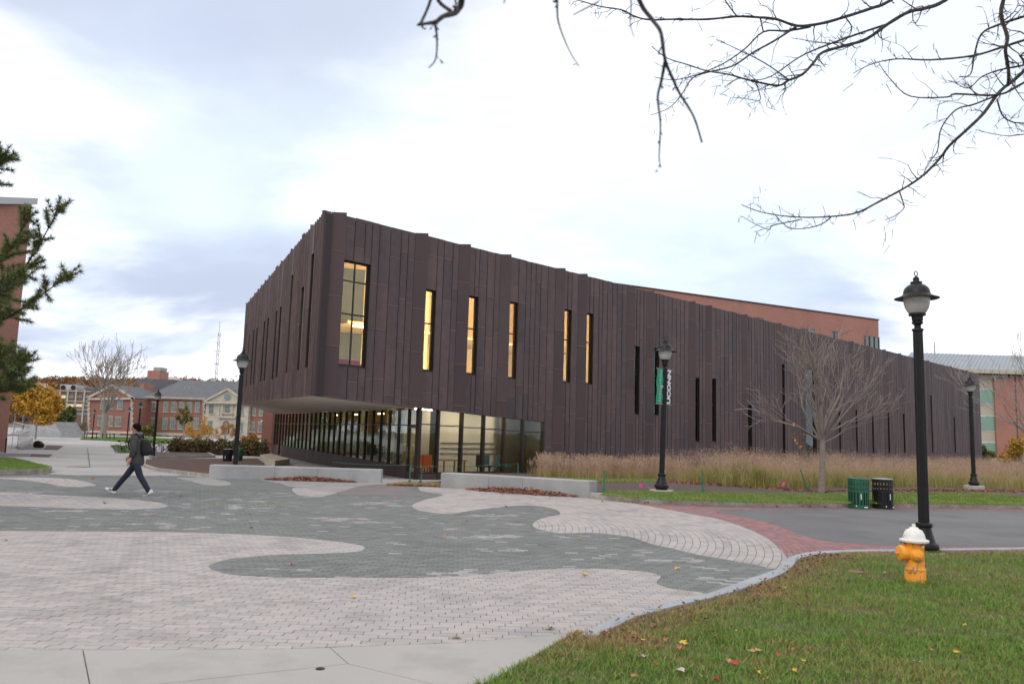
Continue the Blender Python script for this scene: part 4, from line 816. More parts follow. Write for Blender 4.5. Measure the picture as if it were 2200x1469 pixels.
win(hz, 175, 232, 562, 688, OF); win(hz, 160, 225, 790, 928, OF)
for x in (345, 458, 570, 681): win(hz, x-30, x+30, 1045, 1115, OF, rows=1)
for x0, x1, y0, y1 in ((1617, 1667, 625, 752), (1713, 1768, 628, 755), (1815, 1862, 630, 757), (1597, 1650, 850, 985), (1697, 1753, 852, 987), (1800, 1850, 855, 990), (1900, 1950, 632, 760), (1890, 1945, 855, 990)): win(hz, x0, x1, y0, y1, OF)
OL = 15.2
for x0, x1, y0, y1 in ((990, 1056, 592, 725), (1212, 1290, 605, 712), (1455, 1492, 615, 745), (972, 1040, 826, 940), (1440, 1482, 845, 975)): win(hz, x0, x1, y0, y1, OL)
hb(MB(), hz, 1110, 1400, 548, 578, OL, .5).build('entablature', 'limestone', hall_front); hb(MB(), hz, 1120, 1370, 765, 785, OL, .7).build('balcony', 'limestone', hall_front); hb(MB(), hz, 1165, 1330, 712, 728, OL, .5).build('balcony', 'limestone', hall_front)
for x in (1120, 1170, 1310, 1370): hb(MB(), hz, x, x+24, 580, 764, OL, .2).build('pilaster', 'limestone', hall_front)
def poly_front(pts, m, y, d):      # flat polygon on plane y, thickness d towards the camera
    P = [atY(*m(*p), y-d) for p in pts]; n = len(P); vs = [(p[0], y-d, p[2]) for p in P]+[(p[0], y, p[2]) for p in P]
    return MB().add(vs, [tuple(range(n-1, -1, -1)), tuple(range(n, 2*n))]+[(i, (i+1) % n, n+(i+1) % n, n+i) for i in range(n)])
arch = [(1190+95*(.5-.5*math.cos(a)), 880-50*math.sin(a)) for a in np.linspace(0, math.pi, 9)]
dd = poly_front([(1190, 1015)]+arch+[(1285, 1015)], hz, YH-OL, .06).build('door', 'bronze_frame', hall); poly_front([(1200, 925)]+[(1200+75*(.5-.5*math.cos(a)), 885-40*math.sin(a)) for a in np.linspace(0, math.pi, 7)]+[(1275, 925)], hz, YH-OL-.07, .05).build('fanlight', 'win_green', dd)
poly_front([(1205, 1012), (1205, 935), (1270, 935), (1270, 1012)], hz, YH-OL-.07, .05).build('door_leaf', 'brick_hall', dd)
ped = poly_front([(925, 560), (1265, 378), (1560, 575)], hz, YH-OL+.6, 1.0).build('pediment', 'limestone', hall)
for a, b in (((918, 556), (1266, 372)), ((1266, 372), (1568, 572)), ((918, 562), (1568, 578))):
    A = atY(*hz(*a), YH-15.6); B = atY(*hz(*b), YH-15.6); MB().bar((A[0]*1., YH-15.9, A[2]), (B[0], YH-15.9, B[2]), .5, .45).build('raking_cornice', 'limestone', ped)
c = atY(*hz(1257, 483), YH-OL-.5); MB().lathe([(.95, 0), (.95, .1)], 20, Matrix.Translation((c[0], YH-OL-.45, c[2])) @ Matrix.Rotation(math.pi/2, 4, 'X')).build('round_window', 'win_trim', ped)
MB().lathe([(.7, 0), (.7, .1)], 20, Matrix.Translation((c[0], YH-OL-.56, c[2])) @ Matrix.Rotation(math.pi/2, 4, 'X')).build('round_pane', 'win_far', ped)
for k in range(7): hb(MB(), hz, 1170-28*k, 1330+26*k, 1020+k*17, 1038+k*17, OL, 1.0+.6*k).build('step', 'limestone', hall)
for sx, x0, x1 in ((-1, 1130, 930), (1, 1400, 1540)):
    A = atY(*hz(x0, 1000), YH-16.5); B = atY(*hz(x1, 1075), YH-20)
    MB().tube([(A[0], YH-16.5, A[2]+.1), (B[0], YH-20, B[2]+.1)], .06, 5).build('handrail', 'black_metal', hall)
    for k in range(7): f_ = k/6; x = A[0]+(B[0]-A[0])*f_; y = YH-16.5-3.5*f_; z = A[2]+(B[2]-A[2])*f_; MB().tube([(x, y, z-1.1), (x, y, z+.1)], .04, 4).build('baluster', 'black_metal', hall)
# roofs of the hall
def pt(m, x, y, Y): p = atY(*m(x, y), Y); return (p[0], p[1], p[2])
ev = [pt(hz, 45, 492, YH-14.8), pt(hz, 940, 532, YH-14.8), pt(hz, 1560, 545, YH-14.8), pt(hz, 2320, 560, YH-14.8)]
zE = np.mean([p[2] for p in ev]); rl = pt(hz, 600, 235, YH-4); rr_ = pt(hz, 2320, 300, YH-4); zRg = (rl[2]+rr_[2])/2
xl = ev[0][0]; xr = ev[3][0]
MB().add([(xl, YH-14.8, zE), (xr, YH-14.8, zE), (xr, YH-4, zRg), (rl[0], YH-4, zRg), (xl, YH+6, zE), (xr, YH+6, zE)], [(0, 1, 2, 3), (3, 4, 0), (3, 2, 5, 4), (4, 5, 1, 0), (1, 5, 2)]).build('roof', 'slate', hall)
ax_, ay_ = pt(hz, 1265, 380, YH-15.6)[0], 0; aL = pt(hz, 925, 556, YH-15.6); aR = pt(hz, 1562, 572, YH-15.6); za_ = pt(hz, 1265, 372, YH-15.6)[2]
MB().add([(aL[0], YH-15.4, aL[2]), (ax_, YH-15.4, za_), (aR[0], YH-15.4, aR[2]), (aL[0]+2, YH-8, aL[2]+.6), (ax_, YH-7, za_), (aR[0]-2, YH-8, aR[2]+.6)], [(0, 1, 4, 3), (1, 2, 5, 4), (3, 4, 5), (0, 3, 5, 2), (0, 2, 1)]).build('gable_roof', 'slate', hall)
r2 = [pt(hz, 40, 300, YH+4), pt(hz, 170, 240, YH+8), pt(hz, 620, 255, YH+8), pt(hz, 500, 330, YH+4)]
MB().prism([(r2[0][0]-1, YH+3), (r2[3][0], YH+3), (r2[3][0], YH+12), (r2[0][0]-1, YH+12)], zE-1, r2[1][2]).build('rear_roof', 'slate', hall)
hb(MB(), hz, 0, 55, 290, 480, 1, 6).build('stair_tower', 'brick_block', hall)  # side of a chimney, its sunlit tone put in as paler brick
a = pt(hz, 160, 110, YH+10); b = pt(hz, 322, 250, YH+10); ch = MB().box(a[0], b[0], YH+8, YH+14, b[2]-4, a[2]).build('chimney', 'brick_block', hall)
a = pt(hz, 222, 60, YH+10); b = pt(hz, 326, 110, YH+10); MB().box(a[0], b[0], YH+9, YH+13, b[2], a[2]).build('chimney_cap', 'win_trim', ch)
for x, y in ((645, 365), (718, 375)): c = pt(hz, x, y, YH-9); MB().tube([(c[0], c[1], c[2]-.8), (c[0], c[1], c[2]+.4)], .14, 6).build('roof_vent', 'galv', hall)
# left wing with brick gable
OW = 22.
hb(MB(), lz, 1270, 1900, 352, 960, 8, 14).build('wing_wall', 'brick_hall', hall)
poly_front([(1262, 372), (1620, 188), (1925, 372)], lz, YH-OW+.6, .8).build('gable', 'brick_hall', hall)
for a, b in (((1250, 378), (1620, 184)), ((1620, 184), (1935, 378)), ((1250, 382), (1935, 372))):
    A = atY(*lz(*a), YH-OW); B = atY(*lz(*b), YH-OW); MB().bar((A[0], YH-OW-.4, A[2]), (B[0], YH-OW-.4, B[2]), .5, .5).build('raking_cornice', 'limestone', hall)
A = atY(*lz(1620, 178), YH-OW); L_ = atY(*lz(1245, 376), YH-OW); R_ = atY(*lz(1940, 376), YH-OW)
MB().add([(L_[0], YH-OW-.3, L_[2]+.2), (A[0], YH-OW-.3, A[2]+.2), (R_[0], YH-OW-.3, R_[2]+.2), (L_[0], YH-4, L_[2]+.2), (A[0], YH-4, A[2]+.2), (R_[0], YH-4, R_[2]+.2)], [(0, 1, 4, 3), (1, 2, 5, 4), (3, 4, 5)]).build('wing_roof', 'slate', hall)
for x0, x1, y0, y1 in ((1440, 1502, 395, 525), (1565, 1620, 395, 525), (1682, 1760, 397, 527), (1402, 1482, 622, 762), (1560, 1615, 630, 768), (1656, 1736, 640, 772)): win(lz, x0, x1, y0, y1, OW)
for x in (1435, 1570, 1680): win(lz, x-38, x+38, 884, 932, OW, rows=1)
hb(MB(), lz, 1272, 1898, 838, 870, OW, .25).build('belt_course', 'limestone', hall)
for x0 in (1255, 1872):
    for k in range(13): hb(MB(), lz, x0, x0+(36 if k % 2 else 26), 390+k*36, 420+k*36, OW, .18).build('quoin', 'limestone', hall)
hb(MB(), lz, 1900, 2075, 372, 960, 2, 12).build('link_wall', 'brick_hall', hall); win(lz, 1957, 2020, 512, 690, 14.0)
# ================================================================== FAR BUILDINGS, MAST, HILL
YG = 330.
def gbx(mb, m, x0, x1, y0, y1, off=0, d=.5, Y=YG):
    Yf = Y-off-d; a = atY(*m((x0+x1)/2, y1), Yf); b = atY(*m((x0+x1)/2, y0), Yf); l = atY(*m(x0, (y0+y1)/2), Yf); r = atY(*m(x1, (y0+y1)/2), Yf); return mb.box(l[0], r[0], Y-off-d, Y-off, a[2], b[2])
ga = thing('laboratory_block', (-185, YG, -2.2), 'flat-roofed brown block with pale grid and rooftop fans behind the yellow tree', 'building')
gbx(MB(), lz, 600, 1300, 245, 900, 0, 20).build('wall', 'brick_far', ga)
for x in (720, 840, 950, 1070, 1190): gbx(MB(), lz, x-9, x+9, 250, 760, 20, .5).build('pier', 'limestone', ga)
for y in (262, 410, 525): gbx(MB(), lz, 600, 1300, y-5, y+5, 20.5, .2).build('band', 'limestone', ga)
for y, lit in ((347, (2, 0)), (472, (3, 4)), (592, ())):
    for i, x in enumerate((655, 780, 895, 1010, 1130, 1240)): gbx(MB(), lz, x-46, x+46, y-20, y+20, 20, .2).build('window', 'win_lit' if i in lit else 'win_far', ga)
fan = gbx(MB(), lz, 865, 1095, 172, 245, 8, 8).build('cooling_unit', 'galv', ga)
for x in (905, 1050):
    c = atY(*lz(x, 215), YG-16.1); MB().lathe([(.95, 0), (.95, .25)], 16, Matrix.Translation((c[0], YG-16.02, c[2])) @ Matrix.Rotation(math.pi/2, 4, 'X')).build('fan', 'black_metal', fan)
gbx(MB(), lz, 1210, 1330, 205, 250, 8, 8).build('plant_room', 'slate', ga)
fb = thing('low_white_building', (-260, 420, -2.2), 'low white building beyond the yellow tree', 'building')
gbx(MB(), lz, 330, 440, 135, 245, 0, 15, 420).build('wall', 'white_paint', fb); gbx(MB(), lz, 300, 640, 235, 300, -2, 15, 420).build('annex', 'galv', fb)
for x in (545, 625): gbx(MB(), lz, x-16, x+16, 215, 270, 16, 1, 420).build('stack', 'white_paint', fb)
dm = thing('domed_roof', (*atY(*hz(470, 240), 420)[:2], -2.2), 'pale domed roof peeking over the hall roof', 'building'); c = atY(*hz(470, 245), 420)
MB().lathe([(4.6, -2), (4.6, c[2]-.5), (4.3, c[2]+.4), (3.2, c[2]+1.3), (1.5, c[2]+1.8), (.1, c[2]+1.9)], 24, Matrix.Translation((c[0], c[1], 0))).build('dome', 'limestone', dm, smooth=True)
YM = 520.; ma = thing('radio_mast', (*atY(465, 815, YM)[:2], 20), 'red and white lattice radio mast above the hall roof', 'mast')
b0 = atY(463, 818, YM); b1 = atY(470, 715, YM); tp = atY(473, 692, YM); w_ = .9
M['mast_red'] = mat('mast_red', (.40, .20, .18), .7); M['mast_white'] = mat('mast_white', (.55, .55, .56), .7)
nb_ = 10
for s_ in range(nb_):
    mb = MB(); z0 = b0[2]+(b1[2]-b0[2])*s_/nb_; z1 = b0[2]+(b1[2]-b0[2])*(s_+1)/nb_
    cs_ = [(b0[0]+w_*math.cos(a), YM+w_*math.sin(a)) for a in (0.4, 2.5, 4.6)]
    for k in range(3):
        x, y = cs_[k]; x2, y2 = cs_[(k+1) % 3]; mb.tube([(x, y, z0), (x, y, z1)], .15, 4); mb.tube([(x, y, z0), (x2, y2, z1)], .08, 4); mb.tube([(x2, y2, z0), (x, y, z1)], .08, 4)
    mb.build('mast_section', 'mast_red' if s_ % 2 else 'mast_white', ma)
MB().tube([(b0[0], YM, b1[2]), (b0[0], YM, tp[2]+.5)], .2, 5).build('antenna', 'mast_white', ma); MB().tube([(b0[0]-2.6, YM, -2), (b0[0]-2.6, YM, b0[2]+.5), (b0[0], YM, b0[2])], .9, 6).build('mast_base', 'mast_white', ma)
for f_ in (.35, .62, .8): z = b0[2]+(b1[2]-b0[2])*f_; MB().tube([(b0[0]-2.4, YM, z), (b0[0]+2.4, YM, z)], .25, 4).build('antenna_arm', 'mast_white', ma)
# wooded hill
hp = [(-60, 840), (50, 822), (110, 815), (190, 812), (260, 818), (330, 815), (420, 818), (520, 822), (620, 828), (800, 850), (1000, 880)]
HX = []; mb = MB()
for Yk, k in ((560, .35), (640, .75), (720, 1.0)):
    HX.append([(atY(x, y, 720)[0]*Yk/720, Yk, -2.3+(atY(x, y, 720)[2]-4+2.3)*k) for x, y in hp])
HX.append([(p[0]*1.3, 950, p[2]*.9) for p in HX[2]]); HX.insert(0, [(p[0]*.95, 520, -2.3) for p in HX[0]])
n = len(hp); vs = [p for r in HX for p in r]; mb.add(vs, [(r*n+i, r*n+i+1, (r+1)*n+i+1, (r+1)*n+i) for r in range(4) for i in range(n-1)]); mb.build('hill', 'hill', None, smooth=True, kind='structure')
V = []; T = []; TN = []
for _ in range(2100):
    r = random.uniform(-.95, 2.0); i = random.uniform(0, n-1.01); i0 = int(i); f_ = i-i0; r0 = 1+int(math.floor(r)); g_ = r-math.floor(r)
    pA = np.array(HX[r0][i0])*(1-f_)+np.array(HX[r0][i0+1])*f_; pB = np.array(HX[r0+1][i0])*(1-f_)+np.array(HX[r0+1][i0+1])*f_ if r0+1 < 4 else pA
    c = pA*(1-g_)+pB*g_; R_ = random.uniform(3.2, 5.5); tn_ = min(1, max(0, random.gauss(.35, .3)))
    for _k in range(34):
        d = np.array([random.gauss(0, 1), random.gauss(0, 1), random.gauss(0, 1)]); d /= np.linalg.norm(d); q_ = c+d*R_*random.uniform(.55, 1.05)*np.array([1, 1, .85])+[0, 0, R_*.7]; s_ = random.uniform(.8, 1.7)
        a = np.array([random.gauss(0, 1), random.gauss(0, 1), random.gauss(0, 1)])*s_; b = np.array([random.gauss(0, 1), random.gauss(0, 1), random.gauss(0, 1)])*s_; k0 = len(V); V += [q_, q_+a, q_+b]; T.append((k0, k0+1, k0+2)); TN += [min(1, max(0, tn_+random.gauss(0, .12)))]*3
npmesh('distant_wood', V, T, 'wood_far', TN, kind='stuff', label='rust and orange autumn wood on the far hill', cat='wood')
# ================================================================== STREET LAMPS
POLE = [(.082, .40), (.080, 1.2), (.078, 2.4), (.075, 3.60)]
def make_lamp():
    r = thing('street_lamp', (0, 0, 0), 'x', 'street lamp', 'black street lamps')
    MB().lathe([(.17, 0), (.175, .03), (.205, .07), (.212, .105), (.20, .15), (.165, .17), (.15, .22), (.128, .29), (.112, .36), (.105, .40), (.122, .415), (.128, .44), (.12, .47), (.09, .485)], 20).build('base', 'black_metal', r, smooth=True)
    MB().lathe(POLE, 28, flute=.12).build('pole', 'black_metal', r)
    MB().lathe([(.08, 3.60), (.092, 3.61), (.088, 3.635), (.052, 3.65), (.05, 3.69), (.062, 3.71), (.088, 3.73), (.088, 3.75), (.07, 3.765), (.085, 3.775), (.09, 3.85), (.132, 3.86), (.132, 3.895), (.11, 3.90)], 24).build('neck', 'black_metal', r, smooth=True)
    MB().lathe([(.12, 3.895), (.15, 3.93), (.178, 3.99), (.197, 4.06), (.204, 4.13), (.205, 4.2)], 28).build('globe', 'globe', r, smooth=True)
    cp = MB().lathe([(.345, 4.150), (.30, 4.165), (.235, 4.195), (.208, 4.225), (.206, 4.24), (.198, 4.285), (.175, 4.33), (.13, 4.37), (.09, 4.388), (.09, 4.43), (.055, 4.435), (.045, 4.455), (.052, 4.485), (.035, 4.51), (.012, 4.53)], 32, cap=False); cp = cp.build('cap', 'black_metal', r, smooth=True)
    MB().lathe([(.205, 4.19), (.30, 4.160), (.344, 4.147)], 32, cap=False).build('brim_underside', 'black_metal', cp)
    MB().tube([(.036*math.cos(a), 0, 4.572+.042*math.sin(a)) for a in np.linspace(0, 2*math.pi, 17)], .008, 6, cap=False).build('finial_ring', 'black_metal', cp)
    return r
lamp0 = make_lamp(); used = False
def place_lamp(x, y, z, label, rz=0, tilt=0, sc=1):
    global used
    o = lamp0 if not used else copy_tree(lamp0); used = True
    o.location = (x, y, z); o.rotation_euler = (0, tilt, rz); o.scale = (sc, sc, sc); o['label'] = label; return o
def lampY(px, Y, label, z=None, sc=1): 
    d = ray(px, 930); x = d[0]/d[1]*Y; return place_lamp(x, Y, zg(Y) if z is None else z, label, rz=random.uniform(0, 1), sc=sc)
pL = gnd(1987, 1187, .03); place_lamp(pL[0], pL[1], .03, 'tall black street lamp nearest the camera, behind the orange hydrant', .4)
pm = bed(1421, 1056); LM = place_lamp(pm[0], pm[1], zb(pm[1])+.06, 'black street lamp carrying the green and navy banners', 0, math.radians(1.2))
pr = bed(2093, 1051); place_lamp(pr[0], pr[1], zb(pr[1])+.16, 'black street lamp on a concrete footing by the tall grass at right', .2)
MB().lathe([(.36, zb(pm[1])-.1), (.36, zb(pm[1])+.05), (.34, zb(pm[1])+.06)], 24, Matrix.Translation((pm[0], pm[1], 0))).build('lamp_footing', 'concrete', None, label='flat concrete footing under the banner lamp', cat='footing')
MB().lathe([(.39, zb(pr[1])-.1), (.39, zb(pr[1])+.14), (.37, zb(pr[1])+.16)], 24, Matrix.Translation((pr[0], pr[1], 0))).build('lamp_footing', 'concrete', None, label='raised concrete footing under the rightmost lamp', cat='footing')
MB().lathe([(.22, .02), (.22, .05), (.2, .055)], 16, Matrix.Translation((pL[0]+.05, pL[1]-.05, 0))).build('lamp_footing', 'concrete', None, label='low concrete footing under the nearest lamp in the grass', cat='footing')
lampY(510, 27.6, 'black street lamp rising behind the left granite bench', sc=1.0)
lampY(333, 51.5, 'black street lamp between the bicycles and the mulch beds')
lampY(297, 77, 'black street lamp partly hidden behind the walking person'); lampY(274, 99, 'black street lamp at the edge of the far lawn beside a bicycle'); lampY(199, 117, 'black street lamp left of the big bare tree')
lampY(151, 166, 'small distant black street lamp at the end of the walk, right one of the pair'); lampY(139.5, 185, 'small distant black street lamp at the end of the walk, left one of the pair')
# ------------------------------------------------------------------ banners on the lamp
def text_mesh(txt, size, mt, parent, Mx, name, xs=1., bold=0):
    cu = bpy.data.curves.new(name, 'FONT'); cu.body = txt; cu.size = size; cu.align_x = 'CENTER'; cu.align_y = 'CENTER'; cu.extrude = .002; cu.offset = bold
    t = bpy.data.objects.new(name, cu); COL.objects.link(t); dg = bpy.context.evaluated_depsgraph_get(); me = bpy.data.meshes.new_from_object(t.evaluated_get(dg)); bpy.data.objects.remove(t)
    me.transform(Mx @ Matrix.Diagonal((xs, 1, 1, 1))); me.materials.clear(); me.materials.append(M[mt]); o = bpy.data.objects.new(name, me); link(o, parent); return o
base = Vector((pm[0], pm[1], zb(pm[1])+.06)); tilt = math.radians(1.2)
Mb = Matrix.Translation(base) @ Matrix.Rotation(tilt, 4, 'Y')
def banner(name, sx, wdt, z0, z1, mt, yaw, txt, label, dz):
    # hangs on two short arms; local x outwards, faces -y turned by yaw
    Mx = Mb @ Matrix.Rotation(yaw, 4, 'Z'); x0, x1 = (.13, .13+wdt) if sx > 0 else (-.13-wdt, -.13)
    o = MB(); nx, nzz = 4, 14; vs = []
    for j in range(nzz+1):
        for i in range(nx+1): vs.append(Mx @ Vector((x0+(x1-x0)*i/nx, .012*math.sin(j*.9+i*.6), z0+(z1-z0)*j/nzz)))
    fs = [(j*(nx+1)+i, j*(nx+1)+i+1, (j+1)*(nx+1)+i+1, (j+1)*(nx+1)+i) for j in range(nzz) for i in range(nx)]
    r = thing(name, (base.x, base.y, base.z+z0), label, 'banner', None)
    vb = [Mx @ ((Mx.inverted() @ v)+Vector((0, .006, 0))) for v in vs]; n = len(vs)
    o.add(vs, fs); o.add(vb, [tuple(reversed(f)) for f in fs]); c = o.build('cloth', mt, r)
    for z in (z0-.01, z1+.01): MB().tube([Mx @ Vector((.0, 0, z)), Mx @ Vector((x1+.03 if sx > 0 else x0-.03, 0, z))], .014, 6).build('banner_arm', 'steel', r)
    for t_, size, mt_, zc, xo, xs, bold, rot in txt: text_mesh(t_, size, mt_, r, Mx @ Matrix.Translation(((x0+x1)/2+xo, -.022, zc)) @ Matrix.Rotation(math.pi/2, 4, 'X') @ Matrix.Rotation(rot, 4, 'Z'), 'lettering', xs, bold)
    return r, Mx, (x0+x1)/2
# heights on the post from the photograph: green 796..873, navy 793..870 (of 722..1058)
def hz_(py): return (1056-py)/335*4.62
banner('banner', -1, .46, hz_(872), hz_(797), 'banner_green', math.radians(57), [('Pharmacy', .26, 'text_grey', (hz_(872)+hz_(797))/2, 0, 1., 0, -math.pi/2), ('School\nof', .07, 'text_white', (hz_(872)+hz_(797))/2-.02, .12, 1, .001, 0)], 'green banner reading Pharmacy on the lamp post', 0)
banner('banner', 1, .46, hz_(870), hz_(794), 'banner_navy', math.radians(57), [('UCONN', .36, 'text_white', (hz_(870)+hz_(794))/2, -.02, .76, .018, math.pi/2)], 'dark navy banner reading UCONN in white on the lamp post', 0)
# ================================================================== GRANITE BENCHES
def bench(name, a, b, cuts, label, h=.46, dp=.5):
    a = np.array(gnd(*a)); b = np.array(gnd(*b)); e = (b-a)[:2]; L = np.linalg.norm(e); e /= L; n_ = np.array([-e[1], e[0]])
    z0 = min(a[2], b[2])-.12; zt = max(a[2], b[2])+h-.02
    r = thing(name, (a[0], a[1], a[2]), label, 'bench', 'granite benches')
    ts = [0]+[L*c for c in cuts]+[L]
    for t0, t1 in zip(ts[:-1], ts[1:]):
        p = [a[:2]+e*(t0+.004), a[:2]+e*(t1-.004), a[:2]+e*(t1-.004)+n_*dp, a[:2]+e*(t0+.004)+n_*dp]; bv = .02
        zt0 = a[2]+(b[2]-a[2])*t0/L+h; zt1 = a[2]+(b[2]-a[2])*t1/L+h; zz_ = [zt0, zt1, zt1, zt0]
        q_ = [p[0]+(e+n_)*bv, p[1]+(-e+n_)*bv, p[2]+(-e-n_)*bv, p[3]+(e-n_)*bv]
        mb = MB(); vs = [(*x, z0) for x in p]+[(*x, z-bv) for x, z in zip(p, zz_)]+[(*x, z) for x, z in zip(q_, zz_)]
        mb.add(vs, [(0, 1, 5, 4), (1, 2, 6, 5), (2, 3, 7, 6), (3, 0, 4, 7), (4, 5, 9, 8), (5, 6, 10, 9), (6, 7, 11, 10), (7, 4, 8, 11), (8, 9, 10, 11)]); mb.build('granite_block', 'granite', r)
bench('granite_bench', (448, 1027), (818, 1037.5), (.38, .63), 'long grey granite bench on the left, nearer the walking person')
bench('granite_bench', (946, 1046), (1266, 1068.5), (.35, .58), 'long grey granite bench on the right, in front of the glass corner')
c = gnd(560, 999); MB().prism([tuple(gnd(558, 990)[:2]), tuple(gnd(590, 1001)[:2]), tuple(gnd(622, 998)[:2]), tuple(gnd(582, 987)[:2])], zg(c[1])-.1, zg(c[1])+.32).build('stone_seat', 'limestone', None, label='low pale stone seat beside the glass wall', cat='seat')
# ================================================================== LITTER BINS
def litter_bin(loc, mt, label, rz=0, sc=1, lid=False):
    r = thing('litter_bin', (0, 0, 0), label, 'litter bin', 'slatted litter bins', 0); R_, H_ = .26, .8
    for k in range(20):
        a = 2*math.pi*k/20; mb = MB(); w = .022
        Mx = Matrix.Rotation(a, 4, 'Z'); mb.box(R_-.006, R_, -w, w, .10, .70, Mx); mb.build('slat', mt, r)
    for z0, z1, rr in ((.0, .11, .265), (.43, .50, .268), (.56, .61, .266), (.70, .79, .268)): MB().lathe([(rr-.012, z0), (rr, z0), (rr, z1), (rr-.012, z1), (rr-.012, z0)], 28, cap=False).build('band', mt, r)
    MB().lathe([(.02, .12), (.225, .12), (.235, .44)], 20).build('liner', 'black_cloth', r)
    MB().lathe([(.268, .785), (.275, .79), (.275, .80), (.2, .815), (.19, .80)], 28, cap=False).build('rim', mt if mt != 'black_metal' else 'steel', r)
    if lid: MB().lathe([(.27, .80), (.25, .9), (.15, .97), (.01, .99)], 24, cap=False).build('lid', mt, r, smooth=True)
    for (a, z, w, h) in ((-2.2, .06, .025, .03), (-1.75, .25, .02, .16), (-1.25, .04, .12, .025)):
        MB().box(R_+.008, R_+.012, -w/2, w/2, z, z+h, Matrix.Rotation(a, 4, 'Z')).build('sticker', 'text_white', r)
    r.location = loc; r.rotation_euler = (0, 0, rz); r.scale = (sc, sc, sc); return r
c = gnd(1845, 1091.5); litter_bin((c[0], c[1], 0), 'green_paint', 'green slatted litter bin at the roadside kerb'); c2_ = gnd(1897, 1091.8); litter_bin((c2_[0], c2_[1], 0), 'black_metal', 'black slatted litter bin beside the green one at the kerb', .5)
c = gnd(488, 994); litter_bin((c[0], c[1], zg(c[1])), 'black_metal', 'black litter bin near the left glass wall', 0, 1.05); c = gnd(512, 993); litter_bin((c[0], c[1], zg(c[1])), 'green_paint', 'green litter bin with domed lid near the left glass wall', 0, .95, True)
# ================================================================== FIRE HYDRANT
hp_ = gnd(1967, 1254, .03); hy = thing('fire_hydrant', (hp_[0], hp_[1], .03), 'orange fire hydrant with white bonnet on the lawn', 'hydrant')
HM = Matrix.Translation((hp_[0], hp_[1], .02)); sH = .745/.83
def hyl(prof): return [(r*sH, z*sH) for r, z in prof]
MB().lathe(hyl([(.135, 0), (.137, .17), (.130, .20), (.136, .205), (.136, .22), (.128, .225), (.122, .24), (.120, .40), (.124, .52), (.13, .55), (.15, .565), (.15, .58)]), 28, HM).build('barrel', 'hyd_orange', hy, smooth=True)
bn = MB().lathe(hyl([(.15, .581), (.185, .585), (.19, .60), (.188, .615), (.145, .625), (.142, .64), (.136, .68), (.118, .72), (.09, .75), (.062, .765), (.055, .78), (.04, .785)]), 28, HM).build('bonnet', 'hyd_white', hy, smooth=True)
MB().lathe(hyl([(.027, .78), (.024, .83)]), 5, HM).build('operating_nut', 'hyd_white', bn)
for k in range(8): a = k*math.pi/4+.2; MB().lathe(hyl([(.013, .553), (.013, .58)]), 6, HM @ Matrix.Translation((.162*sH*math.cos(a), .162*sH*math.sin(a), 0))).build('bolt', 'rust', hy)
for k in range(10): a = k*2*math.pi/10; MB().bar(HM @ Vector((.142*sH*math.cos(a), .142*sH*math.sin(a), .63*sH)), HM @ Vector((.1*sH*math.cos(a), .1*sH*math.sin(a), .745*sH)), .012, .012).build('bonnet_rib', 'hyd_white', bn)
def nozzle(ang, z, prof, cap):
    Mx = HM @ Matrix.Translation((0, 0, z*sH)) @ Matrix.Rotation(ang, 4, 'Z') @ Matrix.Rotation(math.pi/2, 4, 'Y')
    o = MB().lathe(hyl(prof), 24, Mx).build('nozzle', 'hyd_orange', hy, smooth=True); MB().lathe(hyl(cap), 5, Mx).build('cap_nut', 'hyd_orange', o); return Mx
nozzle(math.radians(182), .43, [(.10, .05), (.10, .15), (.108, .155), (.108, .20), (.10, .22), (.06, .235)], [(.022, .23), (.02, .27)])
nozzle(math.radians(-103), .41, [(.095, .06), (.09, .125), (.075, .135), (.07, .16), (.06, .165), (.055, .19), (.03, .2)], [(.02, .195), (.018, .235)])
nozzle(math.radians(77), .41, [(.095, .06), (.09, .125), (.075, .135), (.07, .16), (.06, .165), (.055, .19), (.03, .2)], [(.02, .195), (.018, .235)])
def chain(a, m, b):
    pts = [np.array(a)*(1-t)**2+2*np.array(m)*t*(1-t)+np.array(b)*t*t for t in np.linspace(0, 1, 19)]
    for i in range(18):
        d = Vector(pts[i+1]-pts[i]); q_ = d.to_track_quat('Z', 'X').to_matrix().to_4x4(); L = d.length*.72
        Mx = HM @ Matrix.Translation(Vector((pts[i]+pts[i+1])/2)) @ q_ @ Matrix.Rotation(math.pi/2*(i % 2), 4, 'Z')
        MB().tube([Mx @ Vector((.006*math.cos(t), 0, L*math.sin(t)*.9)) for t in np.linspace(0, 2*math.pi, 9)], .0022, 4, cap=False).build('chain_link', 'steel', hy)
chain((-.165, -.05, .30), (-.13, -.08, .06), (-.07, -.115, .24)); chain((-.09, -.11, .22), (-.07, -.15, .06), (-.045, -.175, .34))
Mx = HM @ Matrix.Rotation(math.radians(-62), 4, 'Z'); MB().box(.111, .114, -.022, .022, .465, .51, Mx).build('sticker', 'text_white', hy)
c = gnd(1838, 1230, .03); MB().lathe([(.10, .03), (.10, .05)], 18, Matrix.Translation((c[0], c[1], 0))).build('valve_cover', 'rust', None, label='small round rusty valve cover in the lawn', cat='valve cover')
